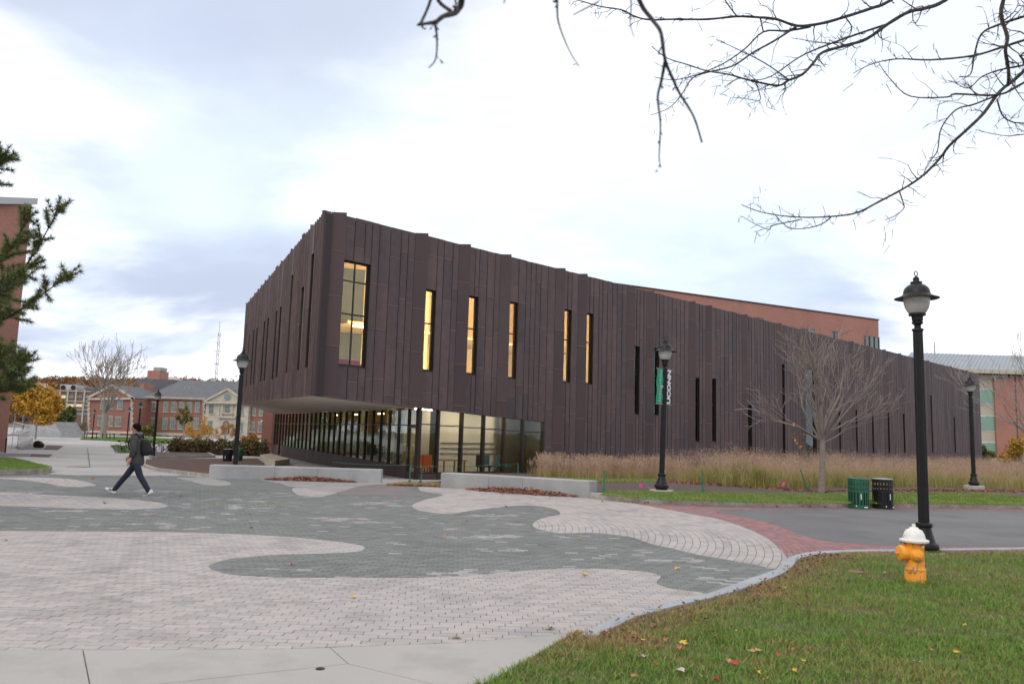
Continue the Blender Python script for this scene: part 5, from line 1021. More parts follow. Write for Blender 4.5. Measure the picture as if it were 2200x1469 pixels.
# ================================================================== FLAGS, STAKES
def flag(px, py, tx, ty, label):
    b = Vector(bed(px, py)); t = Vector(atY(tx, ty, b.y-.05)); r = thing('marker_flag', b, label, 'marker flag', 'pink marker flags')
    MB().tube([b, (b+t)/2+Vector((0, 0, .06)), t], .004, 5).build('wire', 'galv', r)
    u = Vector((.11, .03, .02)); v = Vector((.02, -.01, .12)); MB().add([t, t-u, t-u-v, t-v, t+Vector((0, .004, 0)), t-u+Vector((0, .004, 0)), t-u-v+Vector((0, .004, 0)), t-v+Vector((0, .004, 0))], [(0, 1, 2, 3), (7, 6, 5, 4)]).build('flag', 'pink', r)
flag(1398, 1053, 1382, 1037, 'pink marker flag in the soil left of the banner lamp'); flag(1699, 1054, 1687, 1035, 'pink marker flag in the soil left of the small bare tree')
def stake(px, py, tx, ty, label, g=bed):
    b = Vector(g(px, py)); t = Vector(atY(tx, ty, b.y+.05)); r = thing('green_stake', b, label, 'stake', 'green metal stakes')
    MB().bar(b-Vector((0, 0, .1)), t, .035, .012).build('post', 'green_post', r); MB().bar(b-Vector((0, 0, .05)), t, .010, .035).build('stem', 'green_post', r)
    MB().add([b+Vector((-.09, -.01, -.02)), b+Vector((.09, -.01, -.02)), b+Vector((.02, -.01, .14)), b+Vector((-.02, -.01, .14))], [(0, 1, 2, 3)]).build('anchor_plate', 'green_post', r); return b, t
stake(1297, 1057, 1299, 1010, 'green metal stake at the right end of the granite bench'); stake(1510, 1058, 1508, 1010, 'green metal stake standing in bare soil near the kerb'); stake(1484, 1030, 1477, 994, 'green metal stake leaning in front of the tall grass'); stake(1737, 1054, 1720, 1008, 'green metal stake leaning left of the small bare tree')
s1 = stake(880, 1038, 882, 998, 'green metal stake left of the glass corner between the benches', gnd); s2 = stake(903, 1038.5, 909, 1001, 'green metal stake in front of the glass corner between the benches', gnd); s3 = stake(1113, 1027, 1113, 995, 'green metal stake behind the right granite bench before the glass', bed)
p0 = Vector(atY(714, 992, 31)); rp_ = MB()
for a, b in ((p0, s1[1]), (s1[1], s2[1]), (s2[1], s3[1])): rp_.tube([a+(b-a)*t-Vector((0, 0, .05*4*t*(1-t))) for t in np.linspace(0, 1, 7)], .008, 4)
rp_.build('guide_rope', 'green_post', None, label='thin green rope strung between the stakes before the glass', cat='rope')
b = gnd(862, 1021); tp_ = MB(); tp_.tube([(b[0], b[1], b[2]+.65), (b[0]+.05, b[1], b[2]+.7), (b[0]+.06, b[1]-.03, b[2]+.5)], .03, 4); tp_.tube([(b[0]+.05, b[1], b[2]+.7), (b[0]+.08, b[1], b[2]+.45), (b[0]+.04, b[1], b[2]-.02)], .02, 4); tp_.build('survey_tape', 'pink', None, label='knotted pink survey tape hanging by the glass wall base', cat='tape')
# ================================================================== BICYCLES AND RACKS
def make_bike(mt, name='bicycle'):
    r = thing(name, (0, 0, 0), 'x', 'bicycle', 'bicycles parked at the racks'); WR = .335
    for x in (-.52, .52):
        w = MB().tube([(x+WR*math.cos(a), 0, WR+WR*math.sin(a)) for a in np.linspace(0, 2*math.pi, 25)], .022, 6, cap=False).build('wheel', 'tyre', r)
        MB().tube([(x+.305*math.cos(a), 0, WR+.305*math.sin(a)) for a in np.linspace(0, 2*math.pi, 25)], .012, 5, cap=False).build('rim', 'galv', w)
        sp = MB(); [sp.tube([(x, 0, WR), (x+.3*math.cos(a), 0, WR+.3*math.sin(a))], .004, 3) for a in np.linspace(0, 2*math.pi, 13)[:-1]]; sp.build('spokes', 'galv', w, kind='stuff')
    f = MB(); bb_, st_, hd, ra, fa = (-.06, 0, .30), (-.20, 0, .80), (.36, 0, .78), (-.52, 0, WR), (.52, 0, WR)
    for a, b, q_ in ((bb_, st_, .017), (bb_, (.385, 0, .64), .02), ((-.17, 0, .72), hd, .018), (bb_, ra, .012), ((-.17, 0, .70), ra, .011), ((.33, 0, .86), (.41, 0, .58), .02)): f.tube([a, b], q_, 6)
    f.build('frame', mt, r)
    MB().tube([(.40, 0, .60), (.43, .05, .52), (.52, .06, WR)], .013, 5).build('fork', mt, r); MB().tube([(.40, 0, .60), (.43, -.05, .52), (.52, -.06, WR)], .013, 5).build('fork', mt, r)
    MB().tube([(.26, -.30, .98), (.34, -.12, .99), (.36, 0, .96), (.34, .12, .99), (.26, .30, .98)], .013, 6).build('handlebar', 'black_metal', r); MB().tube([(.33, 0, .86), (.36, 0, .97)], .014, 5).build('stem', 'black_metal', r)
    MB().tube([(-.20, 0, .78), (-.215, 0, .90)], .013, 5).build('seat_post', 'galv', r); MB().tube([(-.36, 0, .92), (-.28, 0, .93), (-.12, 0, .915), (-.06, 0, .91)], [.06, .075, .035, .018], 8).build('saddle', 'black_cloth', r)
    MB().lathe([(.09, -.01), (.09, .01)], 16, Matrix.Translation((-.06, -.03, .30)) @ Matrix.Rotation(math.pi/2, 4, 'X')).build('crank', 'black_metal', r)
    for s_ in (-1, 1): MB().bar((-.06+s_*.12, s_*.10, .30-s_*.11), (-.06+s_*.12, s_*.19, .30-s_*.11), .05, .02).build('pedal', 'black_metal', r)
    return r
bikes = {'bike_white': make_bike('bike_white'), 'black_metal': make_bike('black_metal'), 'bike_green': make_bike('bike_green')}; bu = set()
for px, py, mt, rz, lean, lab in ((264, 972.5, 'black_metal', 1.25, -.22, 'dark bicycle on the grass corner, left of the walking person'), (351, 974, 'bike_white', 1.15, .12, 'silver bicycle leaning at the rack, left one of the close pair'), (362, 974.5, 'black_metal', 1.3, .1, 'black bicycle leaning at the rack, right one of the close pair'), (415, 972.5, 'bike_white', 1.75, -.08, 'silver bicycle parked alone at the middle rack'), (547, 971.5, 'bike_green', 1.35, .1, 'green bicycle parked at the rack near the glass wall'), (329, 972, 'black_metal', .9, .15, 'black bicycle half hidden behind the lamp and backpack')):
    o = bikes[mt] if mt not in bu else copy_tree(bikes[mt]); bu.add(mt); c = gnd(px, py); o.location = (c[0], c[1], zg(c[1])); o.rotation_euler = (lean, 0, rz); o['label'] = lab
for x0, x1, mid, lab in ((311, 370, 1, 'grey steel bike rail nearest the walking person'), (380, 475, 1, 'grey steel bike rail in the middle of the row'), (489, 582, 1, 'grey steel bike rail running up to the glass wall')):
    a = Vector(gnd(x0, 971.5)); b = Vector(gnd(x1, 971.5+.0)); b.y = a.y; b.z = a.z; h = Vector((0, 0, .68)); r = thing('bike_rack', a, lab, 'bike rack', 'bike rails')
    MB().tube([a, a+h*.85, a+h+(b-a).normalized()*.1, b+h-(b-a).normalized()*.1, b+h*.85, b], .035, 8).build('rail', 'galv', r)
    MB().tube([(a+b)/2, (a+b)/2+h], .03, 6).build('post', 'galv', r)
# ================================================================== METAL SCULPTURE
sY = 74.; sc_ = thing('metal_sculpture', (*atY(566, 975, sY)[:2], zg(sY)), 'angular polished metal tube sculpture near the end of the glass wall', 'sculpture')
def sp_(zx, zy, dy=0): return Vector(atY(*hz(zx, zy), sY+dy))
for a, b in (((1720, 860), (1835, 775)), ((1725, 850), (1862, 846)), ((1720, 865), (1808, 972)), ((1830, 810), (1828, 972))): MB().tube([sp_(*a), sp_(*b, 1.)], .10, 8).build('tube', 'galv', sc_)
MB().tube([sp_(1808, 970), (sp_(1808, 970).x, sY, zg(sY))], .12, 8).build('post', 'galv', sc_)
# ================================================================== RAILING, STEPS, POSTS at far left
ra_ = gnd(34, 962); rY = ra_[1]; rl_ = thing('ramp_railing', tuple(ra_), 'pale grey railing with balusters along the ramp beside the brick building', 'railing')
A_ = np.array(gnd(33, 963)); B_ = np.array(gnd(64, 950)); 
wall_ = MB().hexa([(A_[0], A_[1], A_[2]-.1), (A_[0]+.3, A_[1]+.1, A_[2]-.1), (B_[0]+.3, B_[1]+.1, B_[2]-.1), (B_[0], B_[1], B_[2]-.1), (A_[0], A_[1], A_[2]+.15), (A_[0]+.3, A_[1]+.1, A_[2]+.15), (B_[0]+.3, B_[1]+.1, B_[2]+.6), (B_[0], B_[1], B_[2]+.6)]).build('ramp_kerb', 'concrete', rl_)
for h in (.25, 1.1): MB().tube([A_+[0.15, 0, h], B_+[0.15, 0, h+.45]], .035, 6).build('rail', 'galv', rl_)
for k in range(15): f_ = k/14; p = A_+(B_-A_)*f_+np.array([.15, 0, 0]); MB().tube([p+[0, 0, .25+.45*f_], p+[0, 0, 1.1+.45*f_]], .02, 4).build('baluster', 'galv', rl_)
MB().tube([A_+[0.15, 0, 1.1], A_+[-3.2, -.6, 1.15]], .035, 6).build('rail', 'galv', rl_)
for k in range(8): p = A_+np.array([.15-3.3*k/8, -.6*k/8, 0]); MB().tube([p, p+[0, 0, 1.1]], .02, 4).build('baluster', 'galv', rl_)
c = gnd(11, 972); MB().tube([(c[0], c[1], c[2]), (c[0], c[1], c[2]+1.0)], .05, 8).build('bollard', 'black_metal', None, label='black bollard at the corner of the left brick building', cat='bollard')
stp = thing('staircase', (*atY(70, 930, 130)[:2], zg(130)), 'wide pale terraced steps with metal handrails behind the yellow tree', 'staircase')
for k in range(9):
    a = atY(14, 930, 130); b = atY(132-k*11, 930, 130); z = zg(130)+k*.28; MB().box(a[0], b[0], 130+k*1.2, 131.2+k*1.2+6, z-.4, z+.28).build('step', 'granite', stp)
for x0, x1 in ((30, 62), (62, 95), (95, 130)):
    a = Vector(atY(x0, 904+(x0-14)*.16, 129)); b = Vector(atY(x1, 904+(x1-14)*.2, 129)); MB().tube([a, b], .05, 5).build('handrail', 'galv', stp)
    for k in range(8): p = a+(b-a)*k/7; MB().tube([p, p-Vector((0, 0, 1.3))], .03, 4).build('baluster', 'galv', stp)
for px, lab in ((35, 'slim grey light pole left of the yellow tree'), (52, 'slim grey light pole just behind the yellow tree')):
    t = atY(px+2, 854, 150); r = thing('light_pole', (t[0], 150, zg(150)), lab, 'light pole', 'slim light poles'); MB().tube([(t[0], 150, zg(150)), (t[0], 150, t[2])], [.12, .08], 6).build('pole', 'galv', r); MB().lathe([(.18, t[2]), (.3, t[2]+.2), (.25, t[2]+.7), (.05, t[2]+.8)], 10, Matrix.Translation((t[0], 150, 0))).build('lantern', 'globe', r)
for i, px in enumerate((182, 187, 208, 221, 230, 237, 246)):
    Y = 125; t = atY(px, 930, Y); MB().tube([(t[0], Y, zg(Y)), (t[0], Y, zg(Y)+.95)], .07, 6).build('bollard', 'black_metal', None, label=['leftmost', 'second', 'third', 'fourth', 'fifth', 'sixth', 'rightmost'][i]+' short black post in the row before the brick hall, from the left', cat='bollard', group='posts before the brick hall')
M['banner_red'] = mat('banner_red', (.55, .07, .05), .7); M['sign_blue'] = mat('sign_blue', (.05, .12, .35), .6)
for px, y0, y1, Y, mt, lab in ((134, 906, 916, 178, 'banner_red', 'small red banner on the distant lamp at the end of the walk'), (148, 913, 926, 172, 'text_white', 'small white sign board at the end of the walk')):
    a = atY(px-2.2, y1, Y); b = atY(px+2.2, y0, Y); r = thing('sign_board', (a[0], Y, zg(Y)), lab, 'sign'); MB().box(a[0], b[0], Y, Y+.06, a[2], b[2]).build('panel', mt, r); MB().tube([(b[0]+.05, Y, zg(Y)), (b[0]+.05, Y, b[2]+.1)], .06, 5).build('post', 'steel', r)
a = atY(141, 932, 168); r = thing('information_pillar', (a[0], 168, zg(168)), 'dark blue information pillar with a yellow light at the end of the walk', 'pillar'); MB().box(a[0]-.35, a[0]+.35, 168, 168.5, zg(168), zg(168)+2.4).build('body', 'sign_blue', r); MB().lathe([(.28, 0), (.28, .06)], 12, Matrix.Translation((a[0], 167.98, zg(168)+1.75)) @ Matrix.Rotation(math.pi/2, 4, 'X')).build('lamp', mat('amber', (.9, .6, .1), .5, emit=(1, .7, .1), estr=1.2), r)
# ================================================================== TREES
def grow(mb, p, d, L, r, depth, rd, spread=.55, up=.12, n=6, tips=None, ratio=.72, kids=(2, 3), wob=.12, rmin=.0):
    pts = [p]; rad = [r]; k = 4 if depth > 1 else 3
    for i in range(k):
        d = (d+Vector((rd.gauss(0, wob), rd.gauss(0, wob), rd.gauss(0, wob)+up*.3))).normalized(); pts.append(pts[-1]+d*L/k); rad.append(max(rmin, r*(1-.38*(i+1)/k)))
    mb.tube(pts, rad, max(3, n), cap=False)
    if depth <= 0:
        if tips is not None: tips += pts[1:]
        return
    if tips is not None and depth <= 1: tips += pts[2:]
    for c in range(rd.randint(*kids)):
        i = rd.randint(2, k) if c else k; a = rd.uniform(.5, 1.2)*spread; ax = Vector((rd.gauss(0, 1), rd.gauss(0, 1), rd.gauss(0, 1))); ax = (ax-d*ax.dot(d)).normalized()
        nd = (d*math.cos(a)+ax*math.sin(a)+Vector((0, 0, up))).normalized(); grow(mb, pts[i], nd, L*ratio*rd.uniform(.75, 1.15), rad[i]*rd.uniform(.55, .72), depth-1, rd, spread, up, n-1, tips, ratio, kids, wob, rmin)
def leaf_mesh(name, cents, mt, size, parent, per=6, sp=.3, tone=(.4, .3), **k):
    C = np.repeat(np.array([tuple(c) for c in cents]), per, 0); n = len(C); C = C+rng.normal(0, sp, (n, 3)); a = rng.normal(0, 1, (n, 3)); a /= np.linalg.norm(a, axis=1)[:, None]; b = np.cross(a, rng.normal(0, 1, (n, 3))); b /= np.linalg.norm(b, axis=1)[:, None]
    s_ = size*rng.uniform(.6, 1.3, n)[:, None]; V = np.stack([C-a*s_, C+b*s_*.5, C+a*s_, C-b*s_*.5], 1).reshape(-1, 3); i = np.arange(n)[:, None]*4; T = np.concatenate([i+[0, 1, 2], i+[0, 2, 3]])
    return npmesh(name, V, T, mt, np.repeat(np.clip(rng.normal(tone[0], tone[1], n), 0, 1), 4), parent=parent, **k)
# small bare street tree in the bed
tb_ = Vector(bed(1765, 1057)); tr = thing('street_tree', tb_, 'small bare street tree with spreading twigs before the copper wall', 'tree'); rd = random.Random(11)
H1 = Vector(atY(1767, 945, tb_.y)); trunk = MB(); trunk.tube([tb_-Vector((0, 0, .15)), tb_+Vector((0, 0, .1)), tb_+(H1-tb_)*.5+Vector((.01, 0, 0)), H1], [.125, .105, .09, .085], 10).build('trunk', 'bark_tan', tr)
br = MB(); tips = []
for i, (az, el, L, r) in enumerate([(180, 38, 1.15, .045), (160, 58, 1.5, .045), (205, 62, 1.5, .04), (0, 38, 1.2, .045), (20, 55, 1.45, .045), (-25, 60, 1.5, .045), (90, 55, 1.3, .04), (-90, 50, 1.2, .04), (130, 78, 1.7, .05), (-40, 80, 1.75, .055), (60, 72, 1.6, .045), (195, 28, 1.0, .03), (-10, 26, 1.05, .03), (250, 70, 1.6, .04), (-70, 68, 1.5, .04)]):
    a, e = math.radians(az), math.radians(el); d = Vector((math.cos(a)*math.cos(e), math.sin(a)*math.cos(e), math.sin(e)))
    st_ = tb_+(H1-tb_)*(.95 if i < 8 else 1.0)+Vector((0, 0, rd.uniform(-.12, .25))); grow(br, st_, d, L*.9, r, 4, rd, .5, .06, 6, tips, .76, (2, 3), .10, .007)
br.build('branches', 'bark_tan', tr)
lead = MB(); grow(lead, H1, Vector((.02, 0, 1)), 1.15, .06, 4, rd, .5, .1, 7, None, .74, (3, 4), .08, .0065); lead.build('leader', 'bark_tan', tr)
lc = Vector(atY(1712, 950, tb_.y-.1)); leaf_mesh('dead_leaves', [lc+Vector((rd.gauss(0, .12), rd.gauss(0, .1), rd.gauss(0, .2))) for _ in range(14)], 'leaf_orange', .07, tr, 1, .03, (.1, .1))
# big bare tree by the hall
Yt = 128.; tb2 = Vector((atY(222, 930, Yt)[0], Yt, zg(Yt))); t2 = thing('bare_tree', tb2, 'large bare tree in front of the brick hall wing', 'tree'); rd = random.Random(5)
top2 = tb2+Vector((0, 0, 4.2)); MB().tube([tb2-Vector((0, 0, .3)), tb2+Vector((0, 0, .5)), tb2+Vector((0, 0, 2.2)), top2], [.62, .48, .42, .42], 9).build('trunk', 'bark_grey', t2)
br = MB()
for i in range(15): a = i*2.4; e = math.radians(rd.uniform(48, 84)); grow(br, top2+Vector((0, 0, rd.uniform(-1.2, .2))), Vector((math.cos(a)*math.cos(e), math.sin(a)*math.cos(e), math.sin(e))), rd.uniform(3.6, 5.0), .15, 4, rd, .45, .08, 5, None, .76, (2, 3), .09, .028)
br.build('branches', 'bark_grey', t2)
# bare tree beyond the right edge
Yt = 46.; tb3 = Vector((atY(2245, 950, Yt)[0], Yt, zb(Yt))); t3 = thing('bare_tree', tb3, 'bare tree reaching in at the right edge of the view', 'tree'); rd = random.Random(23)
MB().tube([tb3-Vector((0, 0, .2)), tb3+Vector((-.1, 0, 1.5)), tb3+Vector((-.2, 0, 3.2))], [.2, .16, .14], 8).build('trunk', 'bark_grey', t3); br = MB()
for i in range(12): a = math.radians(100+i*28); e = math.radians(rd.uniform(35, 75)); grow(br, tb3+Vector((-.15, 0, rd.uniform(1.8, 3.2))), Vector((math.cos(a)*math.cos(e), math.sin(a)*math.cos(e), math.sin(e))), rd.uniform(1.6, 2.6), .06, 4, rd, .45, .12, 5, None, .78, (2, 3), .1, .009)
br.build('branches', 'bark_grey', t3)
# leafy trees and shrubs
def leafy(name, px, py, Y, H, Wd, trunk, mt, label, cat, seed, lsize, per, tone, nl=9, base=None, z=None, stem='bark_grey'):
    rd = random.Random(seed); b = Vector((atY(px, py, Y)[0], Y, zg(Y) if z is None else z)); r = thing(name, b, label, cat); t = b+Vector((0, 0, trunk)); tr_ = max(.03, H*.018)
    MB().tube([b-Vector((0, 0, .1)), b+Vector((0, 0, trunk*.5)), t+Vector((0, 0, H*.25))], [tr_, tr_*.85, tr_*.5], 7).build('trunk', stem, r); tips = []; mb = MB()
    for i in range(nl): a = i*2.4; e = math.radians(rd.uniform(15, 80)); grow(mb, t+Vector((0, 0, rd.uniform(-.1, .2)*H)), Vector((math.cos(a)*math.cos(e), math.sin(a)*math.cos(e), math.sin(e))), (H-trunk)*.36*rd.uniform(.8, 1.2), tr_*.45, 2, rd, .6, .1, 4, tips, .7, (2, 3), .12)
    mb.build('branches', stem, r)
    P_ = np.array([tuple(q_) for q_ in tips]); c_ = np.array(b)+[0, 0, trunk+(H-trunk)*.5]; d_ = (P_-c_)/np.array([Wd/2, Wd/2, (H-trunk)*.55]); nr_ = np.linalg.norm(d_, axis=1)[:, None]; P_ = c_+np.where(nr_ > 1, d_/nr_, d_)*np.array([Wd/2, Wd/2, (H-trunk)*.55])
    leaf_mesh('crown', P_, mt, lsize, r, per, Wd*.05, tone); return r
leafy('yellow_tree', 77, 930, 105, 7.4, 5.8, 1.9, 'leaf_yellow', 'round yellow autumn tree left of the walk', 'tree', 2, .22, 26, (.25, .25), 14)
leafy('orange_tree', 48, 930, 150, 12, 10, 2.5, 'leaf_orange', 'orange autumn tree behind the yellow tree', 'tree', 3, .35, 20, (.5, .25), 12)
leafy('evergreen_tree', 120, 930, 150, 8, 5, .6, 'leaf_green', 'dark evergreen tree half hidden behind the yellow tree', 'tree', 4, .3, 26, (.05, .08), 14)
leafy('young_tree', 394, 930, 120, 5.6, 2.2, 2.4, 'leaf_green', 'young green-yellow tree before the hall windows', 'tree', 6, .13, 12, (.55, .25), 9)
leafy('yellow_shrub', 428, 930, 95, 3.6, 3.4, .5, 'leaf_yellow', 'yellow shrub before the brick hall', 'shrub', 7, .11, 8, (.3, .25), 10)
leafy('orange_shrub', 484, 930, 95, 3.6, 2.2, .5, 'leaf_orange', 'thin orange shrub before the hall door', 'shrub', 8, .09, 5, (.4, .25), 9)
leafy('green_shrub', 314, 930, 115, 3.2, 2.4, .3, 'leaf_green', 'small green shrub at the hall wing corner', 'shrub', 9, .14, 14, (.5, .25), 9)
leafy('rust_shrub', 540, 930, 82, 1.8, 2.6, .3, 'leaf_orange', 'rust-coloured shrub near the metal sculpture', 'shrub', 10, .12, 14, (.6, .25), 10)
leafy('yellow_shrub', 2205, 960, 60, 3.4, 3.4, .4, 'leaf_yellow', 'yellow shrub beside the brick pier at the right edge', 'shrub', 12, .10, 16, (.8, .2), 10, z=-.5)
leafy('green_shrub', 2116, 960, 92, 2.6, 1.8, .2, 'leaf_green', 'green shrub between copper wall and beige building', 'shrub', 13, .12, 16, (.3, .2), 9, z=-.6)
leafy('bare_shrub', 165, 930, 150, 3.4, 5, .3, 'hedge', 'brown leafless shrub at the end of the walk', 'shrub', 14, .12, 4, (.8, .2), 12)
for i, (px, Y, w, h, lab) in enumerate(((82, 68, 1.5, .55, 'low dark evergreen shrub at the end of the ramp railing'),)): leafy('low_shrub', px, 940, Y, h, w, .05, 'hedge', lab, 'shrub', 30+i, .07, 30, (.0, .05), 9)
hd = thing('clipped_hedge', (*gnd(460, 966)[:2], zg(66)), 'low brown-green hedge behind the bike rails', 'hedge'); hpts = []
for _ in range(900):
    x = random.uniform(370, 575); Y = random.uniform(62.5, 66); d = ray(x, 930); hpts.append((d[0]/d[1]*Y, Y, zg(Y)+random.uniform(.05, 1.0+.12*math.sin(x*.2))))
leaf_mesh('foliage', hpts, 'hedge', .11, hd, 16, .14, (.35, .3))
hs = MB(); [hs.tube([(p[0], p[1], zg(p[1])), p], .012, 3) for p in hpts[::9]]; hs.build('stems', 'bark', hd)
# pine on the left (trunk beyond the frame)
Yp = 15.5; pb = Vector((atY(-190, 900, Yp)[0], Yp, 0)); pine = thing('pine_tree', pb, 'green pine whose needled branches reach in from the left edge', 'tree'); rd = random.Random(4)
MB().tube([pb-Vector((0, 0, .2)), pb+Vector((0, 0, 3)), pb+Vector((.1, 0, 7)), pb+Vector((.1, 0, 9.5))], [.22, .18, .1, .03], 9).build('trunk', 'bark', pine)
tv = []; tt = []; tt_t = []
def tuft(p, d, n=46, L=.14):
    for _ in range(n):
        v = (d*rd.uniform(.1, 1.0)+Vector((rd.gauss(0, .55), rd.gauss(0, .55), rd.gauss(0, .5)+.12))).normalized(); s_ = v.cross(Vector((rd.gauss(0, 1), rd.gauss(0, 1), rd.gauss(0, 1)))).normalized()*.0055; k0 = len(tv); l = L*rd.uniform(.6, 1.15); tv.extend([p-s_, p+s_, p+v*l]); tt.append((k0, k0+1, k0+2)); tt_t.extend([min(1, max(0, rd.gauss(.3, .25)))]*3)
def pinebranch(pts, r):
    P_ = [Vector(p) for p in smoothpoly(pts, 4)]; mb = MB(); mb.tube(P_, [r*(1-.85*i/len(P_)) for i in range(len(P_))], 5)
    for i in range(2, len(P_)):
        d = (P_[i]-P_[i-1]).normalized()
        for _ in range(3):
            f_ = i/len(P_); sd = (d*rd.uniform(.3, .9)+Vector((rd.gauss(0, .5), rd.gauss(0, .7), rd.gauss(0, .55)+.2))).normalized(); L = rd.uniform(.25, .62)*(1.15-f_*.7); q0 = P_[i]; q1 = q0+sd*L; q1.z += .05; mb.tube([q0, (q0+q1)/2+Vector((0, 0, -.02)), q1], [.009, .007, .004], 4)
            for t_ in np.linspace(.3, 1, max(3, int(L/.07))): tuft(q0+(q1-q0)*t_, sd)
        tuft(P_[i], d)
    tuft(P_[-1], (P_[-1]-P_[-2]).normalized(), 50); mb.build('branch', 'bark', pine)
def pp_(x, y, dy=0): return tuple(atY(x, y, Yp+dy))
for pts in ([pp_(-170, 760), pp_(-60, 660, .3), pp_(30, 600, .2), pp_(75, 540, 0), pp_(128, 447, -.1)], [pp_(-170, 600), pp_(-80, 590, -.4), pp_(0, 560, -.4), pp_(38, 510, -.4), pp_(58, 466, -.4)], [pp_(-170, 840), pp_(-60, 720, .2), pp_(20, 680, .1), pp_(80, 640, 0), pp_(142, 595, 0)], [pp_(-170, 900), pp_(-80, 820, -.3), pp_(0, 820, -.3), pp_(40, 800, -.3), pp_(52, 775, -.3)], [pp_(-170, 880), pp_(-60, 850, .4), pp_(10, 840, .3), pp_(45, 832, .2)], [pp_(-170, 480), pp_(-60, 400, 0), pp_(-15, 370, 0), pp_(14, 342, 0)], [pp_(-170, 700), pp_(-60, 640, -.8), pp_(0, 630, -.8), pp_(50, 600, -.8)], [pp_(-170, 860), pp_(-60, 780, -.6), pp_(-10, 770, -.6), pp_(28, 780, -.6)]): pinebranch(pts, .04)
for k in range(13):
    a = math.radians(120+k*100 % 200); z = 3.0+k*.5; L = 2.4-.15*k; b0_ = pb+Vector((.05, 0, z)); d_ = Vector((math.cos(a), math.sin(a), .25)); pinebranch([tuple(b0_), tuple(b0_+d_*L*.35), tuple(b0_+d_*L*.7+Vector((0, 0, .1))), tuple(b0_+d_*L+Vector((0, 0, .3)))], .035)
npmesh('needles', tv, tt, 'needle', tt_t, parent=pine)
# overhanging bare tree at the upper right: trunk beyond the frame, limbs traced into it
tk = Vector((8.2, 6.2, .03)); ov = thing('overhanging_tree', tk, 'bare overhanging tree with dark limbs across the upper right sky', 'tree'); rd = random.Random(9)
MB().tube([tk-Vector((0, 0, .2)), tk+Vector((0, 0, .3)), tk+Vector((-.05, 0, 2.2)), tk+Vector((-.2, 0, 4.2)), tk+Vector((-.1, .1, 6.5)), tk+Vector((.1, .1, 8.5))], [.30, .22, .19, .16, .10, .04], 10).build('trunk', 'bark', ov)
def limb(pxs, Y0, Y1, r0, r1, root=None, tw=1.0, twl=1.0):
    n_ = len(pxs); P_ = [Vector(atY(x, y, Y0+(Y1-Y0)*i/(n_-1)+.06*math.sin(i*1.3))) for i, (x, y) in enumerate(pxs)]
    if root is not None: P_ = [Vector(root[0])]+[Vector(q_) for q_ in root[1:]]+P_
    k = len(P_); fine = [Vector(q_) for q_ in smoothpoly(P_, 4)]; m = len(fine); st0 = (len(root)*4 if root else 0)
    rad = [r0+(r1-r0)*max(0, i-st0)/max(1, m-st0) if i >= st0 else r0+(.09-r0)*(1-i/max(1, st0)) for i in range(m)]
    rad = [q_*(1+.18*math.sin(i*2.1)**6) for i, q_ in enumerate(rad)]
    mb = MB(); mb.tube(fine, rad, 7)
    for i in range(st0+1, m-1):
        if rd.random() < .62*tw:
            d = (fine[i+1]-fine[i]).normalized(); a = fine[i]; L = rd.uniform(.05, .32)*twl; side = Vector((rd.gauss(0, 1), rd.gauss(0, .6), rd.gauss(0, 1))).normalized(); v = (d*.7+side*.8).normalized(); pts = [a]; rr = [min(rad[i]*.5, .006)]
            for s_ in range(4): v = (v+Vector((rd.gauss(0, .3), rd.gauss(0, .2), rd.gauss(0, .3)))).normalized(); pts.append(pts[-1]+v*L/4); rr.append(rr[0]*(1-.2*(s_+1)))
            mb.tube(pts, rr, 4, cap=False)
            for q_ in pts[1:]:
                if rd.random() < .45: v2_ = (v+Vector((rd.gauss(0, .8), rd.gauss(0, .5), rd.gauss(0, .8)))).normalized(); e_ = q_+v2_*L*.35; mb.tube([q_, (q_+e_)/2+v2_*.004, e_], [.003, .0026, .0018], 3, cap=False)
                if rd.random() < .5: mb.tube([q_-v*.004, q_, q_+v*.005], [.001, rr[0]*1.1, .001], 4)
    mb.build('limb', 'bark', ov)
top = tk+Vector((-.15, 0, 3.6)); Y_ = 6.6
limb([(2330, 20), (2200, 153), (2149, 196), (2113, 244), (2076, 280), (2040, 313), (2018, 342), (1982, 378), (1938, 407), (1887, 434), (1844, 456), (1800, 464), (1738, 467), (1684, 464), (1633, 455), (1593, 440)], Y_, Y_, .016, .003, [top, tk+Vector((-1.2, .3, 4.6))])
limb([(1785, 467), (1764, 482), (1727, 491), (1691, 487), (1658, 454)], Y_, Y_-.2, .006, .002); limb([(1720, 472), (1662, 484), (1651, 493), (1620, 480), (1593, 464)], Y_, Y_+.2, .005, .002); limb([(1933, 413), (1940, 435), (1942, 447), (1925, 463), (1902, 473)], Y_, Y_-.1, .006, .002)
limb([(2150, -80), (2033, 0), (1989, 18), (1953, 26), (1909, 51), (1862, 84), (1818, 98), (1767, 113), (1749, 134), (1724, 160), (1694, 173), (1673, 184), (1633, 178), (1596, 169), (1564, 160), (1520, 153), (1473, 138), (1433, 125), (1400, 100)], Y_-.3, Y_-.6, .017, .003, [top+Vector((0, 0, .8)), tk+Vector((-1.6, 0, 5.4))])
limb([(2060, -90), (1916, 0), (1873, 18), (1818, 36), (1764, 51), (1713, 56), (1669, 42), (1633, 38), (1582, 36), (1520, 42), (1444, 42), (1398, 43), (1367, 37), (1336, 22), (1293, 15), (1256, 5), (1215, -8)], Y_+.4, Y_, .016, .0035, [top+Vector((0, 0, 1.2)), tk+Vector((-1.8, .2, 5.8))])
